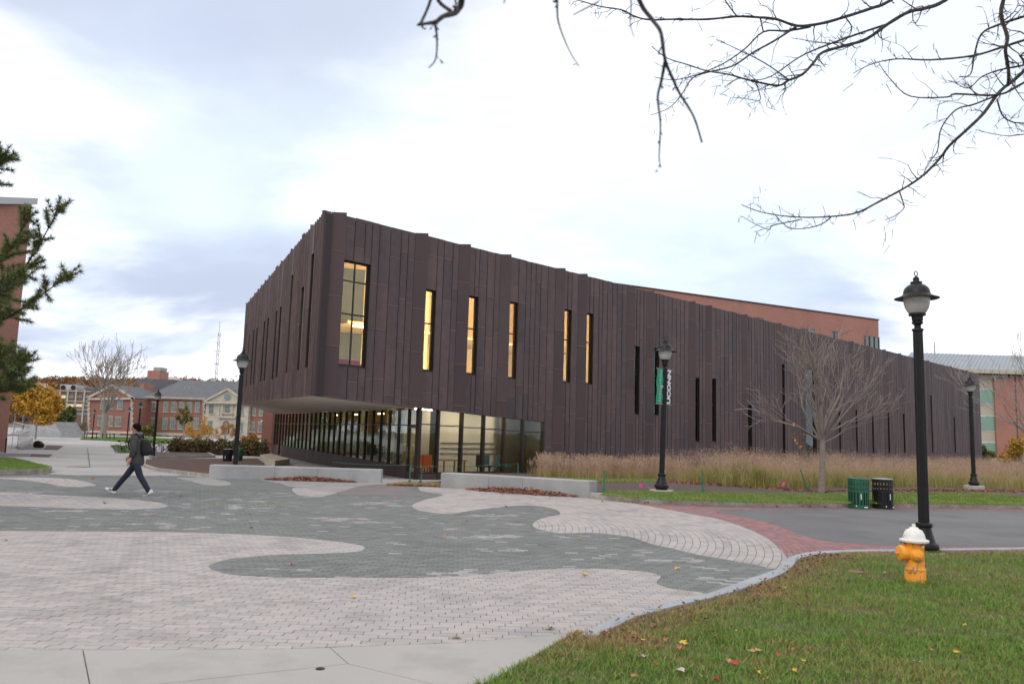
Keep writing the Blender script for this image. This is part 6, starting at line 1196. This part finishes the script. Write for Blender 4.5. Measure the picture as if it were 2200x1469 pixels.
limb([(1713, 56), (1662, 89), (1618, 113), (1574, 142), (1520, 156), (1487, 169), (1462, 207), (1436, 233), (1398, 248)], Y_+.2, Y_, .010, .0025); limb([(1742, 58), (1691, 67), (1640, 69), (1596, 109), (1538, 145), (1458, 171), (1405, 166)], Y_+.25, Y_+.5, .010, .0025); limb([(1633, 38), (1640, 69)], Y_+.2, Y_+.25, .006, .006, tw=0); limb([(1582, 34), (1568, 16), (1556, -2), (1545, -20)], Y_+.2, Y_+.3, .007, .004)
limb([(1905, 53), (1844, 73), (1764, 102), (1716, 124), (1651, 167), (1600, 172)], Y_-.35, Y_-.6, .010, .0025); limb([(1694, 171), (1640, 134), (1582, 105), (1538, 85)], Y_-.4, Y_-.4, .006, .002); limb([(1620, 170), (1630, 195), (1632, 216), (1600, 212), (1577, 210)], Y_-.5, Y_-.6, .005, .002); limb([(1818, 40), (1830, 62), (1812, 90), (1770, 92), (1700, 82)], Y_+.2, Y_+.3, .006, .002)
limb([(2175, -60), (2156, 0), (2151, 36), (2164, 80), (2160, 109), (2167, 153), (2165, 185)], Y_-1.2, Y_-1.0, .016, .010, [top+Vector((0, 0, .5)), tk+Vector((-2.4, -.6, 5.0))])
limb([(2300, 60), (2200, 87), (2153, 102), (2091, 120), (2000, 129), (1927, 127), (1873, 138), (1833, 158)], Y_-.8, Y_-.8, .012, .002, [top+Vector((0, 0, .3)), tk+Vector((-1.5, -.5, 4.6))]); limb([(2300, 130), (2200, 178), (2145, 204), (2054, 202), (2033, 209), (1956, 207), (1916, 174), (1887, 134)], Y_, Y_-.2, .012, .002, [top, tk+Vector((-1.3, 0, 4.2))])
limb([(2140, 206), (2091, 225), (2054, 236), (2022, 276), (2014, 324), (1996, 349), (1985, 371)], Y_, Y_, .008, .003); limb([(2280, 10), (2200, 36), (2145, 54), (2109, 73), (2094, 116), (2085, 160), (2060, 165)], Y_-.8, Y_-.6, .012, .003, [top+Vector((0, 0, .6)), tk+Vector((-1.4, -.4, 4.9))]); limb([(2142, 213), (2153, 247), (2174, 262), (2200, 265), (2230, 268)], Y_, Y_+.1, .007, .004); limb([(2230, 285), (2190, 290), (2160, 292), (2120, 285), (2095, 278)], Y_+.2, Y_+.2, .005, .002); limb([(2260, 120), (2200, 140), (2150, 150), (2110, 165), (2080, 190), (2050, 176)], Y_-.4, Y_-.4, .010, .002, [top+Vector((0, 0, .1)), tk+Vector((-1.3, -.3, 4.3))])
# the low limb over the camera with hanging twigs
NY = 2.3; over = [top+Vector((0, 0, .4)), Vector((5.0, 4.0, 4.6)), Vector((2.6, 2.6, 4.0))]
limb([(1700, -190), (1450, -130), (1250, -110), (1080, -90), (993, -30)], NY, NY, .016, .012, over, .2)
limb([(993, -30), (990, 10), (977, 28), (953, 35), (934, 48), (900, 53)], NY, NY, .012, .004, None, .4, .15); limb([(934, -60), (925, 0), (906, 46), (898, 54)], NY, NY+.02, .005, .004, None, 0); limb([(934, -40), (942, 2), (968, 24)], NY, NY, .006, .006, None, .2, .1); limb([(934, 50), (939, 83), (936, 127), (921, 146)], NY, NY, .004, .0015, None, .3, .1)
limb([(1194, -100), (1197, 0), (1200, 49), (1222, 107), (1245, 144)], NY, NY+.1, .0045, .0012, None, .1, .1)
limb([(1340, -120), (1373, 0), (1404, 46), (1420, 71), (1429, 130), (1447, 173), (1460, 201), (1490, 250), (1508, 306)], NY+.1, NY+.3, .008, .003, None, .25, .12); limb([(1429, 131), (1421, 173), (1413, 210), (1419, 266), (1416, 337), (1420, 358)], NY+.15, NY+.2, .006, .001, None, .25, .1); limb([(1352, -90), (1356, 10), (1354, 50), (1362, 80)], NY+.1, NY+.1, .003, .001, None, .1, .1)
# ================================================================== TALL ORNAMENTAL GRASS
def tall(region, dens, box, hleaf, hplume, lt, pt_, name, label, nleaf=26, nst=16, plume=.16, hazy=False):
    n0 = scatter(region, dens, box)
    if callable(hleaf): hl = hleaf(n0)
    else: hl = np.full(len(n0), hleaf)
    hl = hl*rng.uniform(.68, 1.15, len(hl))
    V = []; T = []; TN = []; MI = []; base = 0
    def bl(C, h, w, lean, tone, mi, segs=3):
        nonlocal base
        n = len(C); a = rng.uniform(0, 2*np.pi, n); b = rng.uniform(0, 2*np.pi, n); z = np.interp(C[:, 1], BY, BZ); B = np.c_[C, z-.02]; sx = np.c_[np.cos(a), np.sin(a), np.zeros(n)]*(w*.5)[:, None] if hasattr(w, '__len__') else np.c_[np.cos(a), np.sin(a), np.zeros(n)]*w*.5
        ln = np.c_[np.cos(b), np.sin(b), np.zeros(n)]*(h*lean)[:, None]; up = np.c_[np.zeros(n), np.zeros(n), h]
        V.append(np.stack([B-sx, B+sx, B+ln*.22+up*.55-sx*.8, B+ln*.22+up*.55+sx*.8, B+ln*.95+up*(1-.25*np.abs(lean))[:, None]], 1).reshape(-1, 3)); i = base+np.arange(n)[:, None]*5
        T.append(np.concatenate([i+[0, 1, 3], i+[0, 3, 2], i+[2, 3, 4]])); TN.append(np.repeat(tone, 5)); MI.append(np.full(3*n, mi)); base += 5*n
        return B, ln, up
    def at(C, k): return np.repeat(C, k, 0)+rng.normal(0, .09, (len(C)*k, 2))
    L = at(n0, nleaf); h = np.repeat(hl, nleaf)*rng.uniform(.5, 1.1, len(L)); bl(L, h, .014, rng.uniform(.15, .75, len(L)), np.clip(rng.normal(lt, .25, len(L)), 0, 1), 0)
    S_ = at(n0, nst); hs_ = np.repeat(hl, nst)*hplume*rng.uniform(.78, 1.1, len(S_)); le = rng.uniform(.03, .28, len(S_)); B, ln, up = bl(S_, hs_, .006, le, np.full(len(S_), .5), 1)
    tip = B+ln*.95+up*(1-.25*le)[:, None]; mid = B+ln*.22+up*.55; dv = (tip-mid); dv /= np.linalg.norm(dv, axis=1)[:, None]
    for k in range(7 if hazy else 5):
        f_ = rng.uniform(-.6, .35, len(tip)) if hazy else rng.uniform(-1, .15, len(tip)); c_ = tip+dv*(plume*f_)[:, None]+rng.normal(0, .05 if hazy else .008, (len(tip), 3)); sd = rng.normal(0, 1, (len(tip), 3)); sd[:, 2] *= .5; sd /= np.linalg.norm(sd, axis=1)[:, None]; w_ = .006 if hazy else .012; ll_ = .07 if hazy else .075; dirv = dv+rng.normal(0, .7 if hazy else .25, (len(tip), 3)); dirv /= np.linalg.norm(dirv, axis=1)[:, None]
        V.append(np.stack([c_-sd*w_, c_+sd*w_, c_+dirv*ll_], 1).reshape(-1, 3)); i = base+np.arange(len(tip))[:, None]*3; T.append(i+[0, 1, 2]); TN.append(np.repeat(np.clip(rng.normal(pt_, .25, len(tip)), 0, 1), 3)); MI.append(np.full(len(tip), 1)); base += 3*len(tip)
    npmesh(name, np.concatenate(V), np.concatenate(T), ['tall_leaf', 'plume'], np.concatenate(TN), midx=np.concatenate(MI), kind='stuff', label=label, cat='grass')
def B2(x, y): return tuple(bed(x, y)[:2])
wallR = lambda t, o: FR(t, o, 0)[:2]
regA = [B2(1130, 1022), B2(1200, 1027), B2(1300, 1030), B2(1400, 1031), B2(1450, 1034), B2(1480, 1036)]+[(8.5, 37), wallR(16, .6), wallR(tB-.6, .5)]
tall(regA, 4.2, (-3, 14, 25, 46), .50, 1.75, .45, .3, 'fountain_grass', 'tan feathery ornamental grass before the copper wall, left clump', 24, 20, .2)
regB = [B2(1470, 1037), B2(1560, 1044), B2(1650, 1050), B2(1760, 1050), B2(1900, 1047), B2(2000, 1045.5), B2(2330, 1047), (34, 32), (30, 34), (9, 34)]
def hb_(P_): return .78+.16*nz(P_[:, 0], P_[:, 1], .7, 4.)
tall(regB, 7, (3, 34, 24, 34.2), hb_, 1.42, .25, .25, 'switch_grass', 'hazy pinkish switchgrass drift along the kerb at right, front rows', 36, 8, .3, True)
regC = [(9, 34), (30, 34), (34, 32), (46, 45), (60, 70), (60, 90), wallR(80, 1.2), wallR(17, .8)]
tall(regC, 1.6, (3, 62, 30, 92), .74, 1.65, .35, .25, 'switch_grass', 'hazy pinkish switchgrass drift reaching back to the copper wall', 24, 10, .4, True)
for px, py, lab in ((1592, 1040, 'rounded green grass clump before the copper wall, larger one'), (1630, 1048, 'rounded green grass clump before the copper wall, smaller one')):
    c = B2(px, py); n_ = 420; a = rng.uniform(0, 2*np.pi, n_); rr = rng.uniform(0, .22, n_); Q_ = np.c_[c[0]+rr*np.cos(a), c[1]+rr*np.sin(a)]; blades(Q_, lambda y: zb(y), .95 if px < 1600 else .75, .014, .42, np.clip(rng.normal(.12, .12, n_), 0, 1), 'grass_clump', 'tall_leaf', label=lab, cat='grass clump')
# grass grown up round the hydrant and lamp foot
for (cx_, cy_, rr0, n_) in ((hp_[0], hp_[1], .13, 420), (pL[0], pL[1], .2, 520)):
    a = rng.uniform(0, 2*np.pi, n_); r_ = rr0+np.abs(rng.normal(0, .05, n_)); blades(np.c_[cx_+r_*np.cos(a), cy_+r_*np.sin(a)], .03, .085, .007, .8, np.clip(rng.normal(.15, .2, n_), 0, 1), 'grass_tuft', 'grass', kind='stuff', label='longer grass grown round the hydrant foot' if n_ < 500 else 'longer grass grown round the nearest lamp foot', cat='grass')
# ================================================================== FALLEN LEAVES
def leaf_shape(s_, curl, rd):
    pts = []
    for k in range(10):
        a = k*math.pi/5; r = s_*(rd.uniform(.65, 1.1) if k % 2 == 0 else rd.uniform(.4, .7))*(1 if k else 1.2); pts.append((r*math.cos(a), r*math.sin(a)*rd.uniform(.55, .9), curl*s_*rd.uniform(-.1, 1.3)*(1 if k % 2 == 0 else .4)))
    return [(0, 0, 0)]+pts, [(0, k+1, (k+1) % 10+1) for k in range(10)]
rdl = random.Random(21)
LV = [(230, 467, 'red', 0), (345, 468, 'tan', 0), (400, 498, 'yellow', 0), (650, 418, 'yellow', 0), (695, 367, 'pale', 0), (820, 428, 'red', 0), (730, 460, 'orange', 0), (840, 455, 'yellow', 0), (795, 488, 'pale', 0), (590, 512, 'yellow', 1), (575, 545, 'orange', 1), (505, 500, 'orange', 0), (390, 580, 'pale', 1), (300, 553, 'yellow', 1), (282, 550, 'orange', 0), (80, 592, 'red', 0), (460, 617, 'red', 0), (355, 630, 'orange', 0), (357, 670, 'orange', 1), (580, 643, 'pale', 1), (832, 607, 'red', 1), (803, 600, 'tan', 1), (935, 610, 'red', 0), (937, 650, 'yellow', 1), (912, 551, 'tan', 1), (945, 548, 'tan', 1), (1035, 573, 'red', 0), (1160, 598, 'yellow', 0), (1115, 645, 'yellow', 0), (687, 675, 'tan', 1), (745, 690, 'red', 1), (970, 690, 'orange', 1), (1760, 542, 'orange', 0), (1690, 602, 'pale', 1), (1920, 428, 'yellow', 0), (1950, 313, 'pale', 1), (2010, 322, 'pale', 1), (1540, 178, 'yellow', 0), (1790, 192, 'yellow', 0), (1070, 253, 'yellow', 0), (1155, 225, 'orange', 0), (1185, 165, 'pale', 0), (925, 305, 'orange', 0), (1105, 545, 'orange', 0), (1185, 535, 'red', 0), (1880, 555, 'yellow', 0), (2170, 245, 'yellow', 0)]
seen = {}
def put_leaf(x, y, col, size, z, label, grp):
    c = gnd(x, y, z); vs, fs = leaf_shape(size, rdl.uniform(.2, .6), rdl); Mx = Matrix.Translation((c[0], c[1], c[2]+.012)) @ Matrix.Rotation(rdl.uniform(0, 6.28), 4, 'Z') @ Matrix.Rotation(rdl.uniform(-.7, .7), 4, 'X'); MB().add([Mx @ Vector(v) for v in vs], fs).build('fallen_leaf', 'fallen_'+col, None, label=label, cat='leaf', group=grp)
ORD = ['leftmost', 'second from left', 'third from left', 'fourth from left', 'fifth from left', 'sixth from left', 'seventh from left', 'eighth from left', 'ninth from left', 'tenth from left', 'eleventh from left', 'twelfth from left']
LV.sort()
for zx, zy, col, big_ in LV:
    kk = seen.get((col, big_), 0); seen[(col, big_)] = kk+1; put_leaf(1200+zx/2.2, 1150+zy/2.2, col, .046 if big_ else .030, .06, ('large ' if big_ else 'small ')+col+' fallen leaf on the foreground lawn, '+ORD[kk]+' of its kind', 'fallen leaves on the lawn')
for x, y, col in sorted(((759, 1284, 'yellow'), (1257, 1236, 'yellow'), (1246, 1158, 'yellow'), (960, 1150, 'orange'), (850, 1070, 'orange'), (1002, 1121, 'red'), (388, 1066, 'orange'), (225, 1082, 'orange'), (329, 1106, 'orange'), (626, 1214, 'orange'), (538, 1134, 'orange'), (12, 1161, 'red'), (1455, 1222, 'yellow'), (345, 1025, 'tan'), (200, 1029, 'red'), (467, 1045, 'orange'), (1087, 1089, 'red'), (1245, 1360, 'tan'), (140, 1033, 'tan'), (980, 1371, 'yellow'), (1180, 1352, 'tan'))):
    kk = seen.get(col, 0); seen[col] = kk+1; put_leaf(x, y, col, .06, 0, col+' fallen leaf on the paving, '+ORD[kk]+' of its colour', 'fallen leaves on the paving')
def drift(name, px0, px1, label, n, wid, hgt, zf=None, gfun=gnd, s_=.055):
    V = []; T = []; TN = []; rd = random.Random(len(label))
    A_ = np.array(gfun(*px0)); B_ = np.array(gfun(*px1)); e = (B_-A_)[:2]; e /= np.linalg.norm(e); n_ = np.array([e[1], -e[0]])
    for _ in range(n):
        t = rd.betavariate(1.6, 1.6); w = abs(rd.gauss(0, .5))*wid*math.sin(math.pi*min(max(t, .05), .95))**.5; c = A_[:2]+(B_-A_)[:2]*t+n_*(w+.02); z = (zg(c[1]) if zf is None else zf(c[1]))+rd.random()*hgt*math.exp(-w/wid*1.3)*math.sin(math.pi*t)
        vs, fs = leaf_shape(s_*rd.uniform(.6, 1.2), .5, rd); Mx = Matrix.Translation((c[0], c[1], z+.012)) @ Matrix.Rotation(rd.uniform(0, 6.28), 4, 'Z') @ Matrix.Rotation(rd.gauss(0, .6), 4, 'X') @ Matrix.Rotation(rd.gauss(0, .5), 4, 'Y'); k0 = len(V); V += [tuple(Mx @ Vector(v)) for v in vs]; T += [tuple(k0+i for i in f) for f in fs]; TN += [min(1, max(0, rd.gauss(.3, .35)))]*len(vs)
    npmesh(name, V, T, 'litter', TN, kind='stuff', label=label, cat='leaf litter')
drift('leaf_drift', (568, 1030.5), (765, 1036), 'drift of rust-red leaves against the left granite bench', 900, .35, .16)
drift('leaf_drift', (1005, 1051), (1245, 1067.5), 'drift of rust-red leaves against the right granite bench', 1100, .45, .16)
drift('leaf_litter', (1420, 1034), (1790, 1058), 'reddish leaf litter along the edge of the tall grass', 1500, .9, .05, zb, bed, .06)
drift('leaf_litter', (1760, 1055), (2320, 1056), 'reddish leaf litter under the switchgrass at right', 1500, .7, .05, zb, bed, .06)
drift('leaf_litter', (1290, 1077), (1830, 1091), 'sparse leaves along the foot of the road kerb', 90, .25, .01)
drift('leaf_litter', (830, 1042), (945, 1046), 'thin leaf litter between the two granite benches', 220, .3, .04)
V = []; T = []; TN = []; rdk = random.Random(77); kp = [(x, y) for x, y in kerb_in if y < 12.2]
for _ in range(520):
    i = rdk.randrange(len(kp)-1); f_ = rdk.random(); x = kp[i][0]*(1-f_)+kp[i+1][0]*f_; y = kp[i][1]*(1-f_)+kp[i+1][1]*f_; w = abs(rdk.gauss(0, .35)); x += w*.6+rdk.gauss(0, .06); y -= w*.8
    vs, fs = leaf_shape(.022*rdk.uniform(.5, 1.4), .7, rdk); Mx = Matrix.Translation((x, y, .06+rdk.uniform(0, .02))) @ Matrix.Rotation(rdk.uniform(0, 6.28), 4, 'Z') @ Matrix.Rotation(rdk.gauss(0, .6), 4, 'X'); k0 = len(V); V += [tuple(Mx @ Vector(v)) for v in vs]; T += [tuple(k0+j for j in f) for f in fs]; TN += [min(1, max(0, rdk.gauss(.45, .35)))]*len(vs)
npmesh('leaf_litter', V, T, 'litter', TN, kind='stuff', label='brown crumbled leaf bits along the lawn kerb', cat='leaf litter')
# grass tufts between the benches
gp = g2([(826, 1041), (942, 1046), (945, 1037), (870, 1035)]); P = scatter(gp, 350, (-5, 0, 24, 33)); blades(P, lambda y: zg(y), .06, .014, .9, np.clip(rng.normal(.75, .2, len(P)), 0, 1), 'edge_grass', 'grass', kind='stuff', label='dry grass strip between the two granite benches', cat='grass')
# ================================================================== WALKING PERSON
pf = gnd(285, 1063); pY = pf[1]; px0 = pf[0]
def W(x, y, z): return Vector((px0+x, pY+y, z))
def skin(name, nodes, edges, mt, parent, sub=2, smooth=True):
    ks = list(nodes); me = bpy.data.meshes.new(name); me.from_pydata([W(*nodes[k][:3]) for k in ks], [], []); me.edges.add(len(edges))
    for i, (a, b) in enumerate(edges): me.edges[i].vertices = (ks.index(a), ks.index(b))
    o = bpy.data.objects.new(name, me); COL.objects.link(o); m = o.modifiers.new('skin', 'SKIN'); m.use_smooth_shade = True
    for i, k in enumerate(ks): r = nodes[k][3]; me.skin_vertices[0].data[i].radius = r if hasattr(r, '__len__') else (r, r); me.skin_vertices[0].data[i].use_root = (i == 0)
    s_ = o.modifiers.new('sub', 'SUBSURF'); s_.levels = s_.render_levels = sub
    dg = bpy.context.evaluated_depsgraph_get(); nm = bpy.data.meshes.new_from_object(o.evaluated_get(dg)); bpy.data.objects.remove(o); nm.materials.clear(); nm.materials.append(M[mt]); nm.polygons.foreach_set('use_smooth', [True]*len(nm.polygons)); o = bpy.data.objects.new(name, nm); link(o, parent); return o
per = thing('person', W(0, 0, 0), 'person in grey jacket and dark jeans walking left with a black backpack', 'person')
sh, hp2 = 1.36, .88
J = dict(hip=(.03, 0, .90, .09), spine=(.02, 0, 1.12, .10), chest=(-.01, 0, 1.30, .13), neck=(-.035, 0, 1.44, .055), head0=(-.06, 0, 1.50, .06), head=(-.075, 0, 1.585, .088), crown=(-.07, 0, 1.66, .07),
 ls=(-.01, -.19, 1.36, .06), le=(.05, -.25, 1.10, .047), lw=(-.02, -.24, .86, .032), rs=(-.02, .19, 1.36, .06), re=(-.06, .25, 1.11, .047), rw=(-.24, .20, .92, .032),
 lh=(.03, -.09, .86, .09), lk=(.19, -.09, .44, .062), la=(.42, -.09, .13, .035), rh=(.03, .09, .86, .09), rk=(-.22, .08, .47, .062), ra=(-.50, .08, .125, .035), lt=(.36, -.09, .09, .02), rt=(-.56, .08, .12, .02), lhand=(-.04, -.24, .79, .034), rhand=(-.29, .19, .87, .034))
ED = [('hip', 'spine'), ('spine', 'chest'), ('chest', 'neck'), ('neck', 'head0'), ('head0', 'head'), ('head', 'crown'), ('chest', 'ls'), ('ls', 'le'), ('le', 'lw'), ('lw', 'lhand'), ('chest', 'rs'), ('rs', 're'), ('re', 'rw'), ('rw', 'rhand'), ('hip', 'lh'), ('lh', 'lk'), ('lk', 'la'), ('hip', 'rh'), ('rh', 'rk'), ('rk', 'ra'), ('la', 'lt'), ('ra', 'rt')]
for hnd, (cx_, cy_, cz_) in (('l', (-.04, -.24, .79)), ('r', (-.29, .19, .87))):
    for i in range(4):
        yy = cy_+(-.027+.018*i); l_ = (.9, 1.05, 1, .8)[i]; J[f'{hnd}f{i}a'] = (cx_-.012, yy, cz_-.035, .009); J[f'{hnd}f{i}b'] = (cx_-.028, yy, cz_-.035-.03*l_, .0085); J[f'{hnd}f{i}c'] = (cx_-.015, yy, cz_-.035-.055*l_, .007); ED += [(hnd+'hand', f'{hnd}f{i}a'), (f'{hnd}f{i}a', f'{hnd}f{i}b'), (f'{hnd}f{i}b', f'{hnd}f{i}c')]
    J[f'{hnd}ta'] = (cx_-.035, cy_-.01, cz_-.0, .010); J[f'{hnd}tb'] = (cx_-.055, cy_-.015, cz_-.03, .008); ED += [(hnd+'hand', f'{hnd}ta'), (f'{hnd}ta', f'{hnd}tb')]
skin('body', J, ED, 'skin', per, 2)
# face details: nose, eyes, mouth, ear
skin('nose', dict(a=(-.150, -.0, 1.60, .010), b=(-.172, -.0, 1.570, .013), c=(-.155, 0, 1.56, .011)), [('a', 'b'), ('b', 'c')], 'skin', per, 1)
for sy in (-1, 1):
    MB().lathe([(.0, -.009), (.008, -.005), (.010, 0), (.008, .005), (0, .009)], 8, Matrix.Translation(W(-.150, sy*.032, 1.595)), cap=False).build('eye', 'hair', per)
    skin('ear', dict(a=(-.065, sy*.092, 1.60, .016), b=(-.070, sy*.094, 1.565, .012)), [('a', 'b')], 'skin', per, 1)
skin('mouth', dict(a=(-.150, -.02, 1.535, .006), b=(-.154, 0, 1.536, .008), c=(-.150, .02, 1.535, .006)), [('a', 'b'), ('b', 'c')], 'red_fabric', per, 1)
hr = MB()
HC = W(-.045, 0, 1.602); rdh = random.Random(2); vs = []; fs = []; nu, nv = 18, 10
for j in range(nv+1):
    
    for i in range(nu):
        ph = 2*math.pi*i/nu; th = math.pi*(.55+.20*math.cos(ph))*j/nv; r = 1+rdh.uniform(-.03, .05); x = math.sin(th)*math.cos(ph); cut_ = 0; vs.append(HC+Vector((.112*x*r+0, .102*math.sin(th)*math.sin(ph)*r, .112*math.cos(th)*r+cut_)))
for j in range(nv):
    for i in range(nu): fs.append((j*nu+i, (j+1)*nu+i, (j+1)*nu+(i+1) % nu, j*nu+(i+1) % nu))
hr.add(vs, fs).build('hair', 'hair', per, smooth=True)
skin('jacket', dict(hem=(.03, 0, .66, (.20, .22)), hip=(.03, 0, .84, (.175, .205)), waist=(.02, 0, 1.0, (.145, .18)), spine=(.015, 0, 1.14, (.145, .18)), chest=(-.01, 0, 1.30, (.14, .17)), neck=(-.03, 0, 1.42, .085), ls=(-.005, -.18, 1.345, .085), le=(.055, -.255, 1.10, .072), lf=(.02, -.25, .98, .066), lw=(-.012, -.24, .885, .05), rs=(-.02, .18, 1.345, .085), re=(-.06, .25, 1.11, .07), rf=(-.15, .23, 1.01, .062), rw=(-.225, .205, .935, .048)),
 [('hem', 'hip'), ('hip', 'waist'), ('waist', 'spine'), ('spine', 'chest'), ('chest', 'neck'), ('chest', 'ls'), ('ls', 'le'), ('le', 'lf'), ('lf', 'lw'), ('chest', 'rs'), ('rs', 're'), ('re', 'rf'), ('rf', 'rw')], 'jacket', per)
skin('hood', dict(a=(-.10, -.07, 1.435, .035), b=(-.02, -.105, 1.46, .045), c=(.055, -.06, 1.46, .055), d=(.075, 0, 1.45, .06), e=(.055, .06, 1.46, .055), f=(-.02, .105, 1.46, .045), g=(-.10, .07, 1.435, .035)), [('a', 'b'), ('b', 'c'), ('c', 'd'), ('d', 'e'), ('e', 'f'), ('f', 'g')], 'hood', per, 1)
skin('jeans', dict(top=(.03, 0, .98, (.09, .12)), hip=(.03, 0, .885, (.10, .13)), lh=(.045, -.085, .80, .098), lm=(.11, -.09, .63, .092), lk=(.185, -.09, .45, .078), lc=(.30, -.09, .29, .072), la=(.445, -.09, .07, .058), rh=(.01, .085, .80, .098), rm=(-.10, .085, .645, .092), rk=(-.215, .08, .475, .078), rc=(-.36, .08, .29, .070), ra=(-.52, .08, .06, .058)), [('top', 'hip'), ('hip', 'lh'), ('lh', 'lm'), ('lm', 'lk'), ('lk', 'lc'), ('lc', 'la'), ('hip', 'rh'), ('rh', 'rm'), ('rm', 'rk'), ('rk', 'rc'), ('rc', 'ra')], 'jeans', per)
def shoe(ax, ay, az, tx, tz):
    A_ = W(ax, ay, az); d = (W(tx, ay, tz)-A_).normalized(); u = Vector((0, 0, 1)); u = (u-d*u.dot(d)).normalized(); s_ = Vector((0, 1, 0)); vs = []; fs = []; prof = [(-.075, .035, .0, .075), (-.05, .045, 0, .095), (.0, .045, 0, .10), (.06, .044, 0, .085), (.12, .05, 0, .06), (.17, .048, .004, .045), (.20, .03, .01, .035)]
    for t, w, b, h in prof:
        for a_, c_ in ((-1, 0), (-1, .35), (-.75, .8), (0, 1), (.75, .8), (1, .35), (1, 0)): vs.append(A_+d*t+s_*a_*w+u*(b+(h-b)*c_-.08))
    for i in range(len(prof)-1):
        for k in range(7): fs.append((i*7+k, (i+1)*7+k, (i+1)*7+(k+1) % 7, i*7+(k+1) % 7))
    fs += [tuple(range(6, -1, -1)), tuple((len(prof)-1)*7+k for k in range(7))]; o = MB().add(vs, fs).build('shoe', 'shoe', per, smooth=True)
    for k in range(3): t = .02+k*.032; MB().bar(A_+d*(t+.015)-s_*.0475+u*(-.065), A_+d*(t-.012)-s_*.043+u*(-.005), .012, .006, s_).build('stripe', 'black_cloth', o)
shoe(.415, -.09, .115, .26, .02); shoe(-.50, .08, .12, -.66, .19)
bp = thing('backpack', W(.2, 0, .95), 'black backpack worn by the walking person', 'backpack'); 
skin('bag', dict(a=(.16, 0, 1.34, (.07, .12)), b=(.20, 0, 1.20, (.11, .15)), c=(.24, 0, 1.04, (.13, .165)), d=(.24, 0, .93, (.11, .15))), [('a', 'b'), ('b', 'c'), ('c', 'd')], 'black_cloth', bp)
skin('front_pocket', dict(a=(.33, 0, 1.10, (.05, .10)), b=(.345, 0, .98, (.06, .11))), [('a', 'b')], 'black_cloth', bp, 1)
for sy in (-1, 1): MB().tube([W(.12, sy*.10, 1.36), W(.03, sy*.12, 1.455), W(-.08, sy*.13, 1.40), W(-.155, sy*.12, 1.25), W(-.10, sy*.16, 1.10), W(.10, sy*.17, .99)], [.018, .024, .024, .022, .014, .012], 6).build('strap', 'black_cloth', bp)
MB().tube([W(.13, -.04, 1.41), W(.12, 0, 1.45), W(.13, .04, 1.41)], .01, 5).build('grab_loop', 'black_cloth', bp)
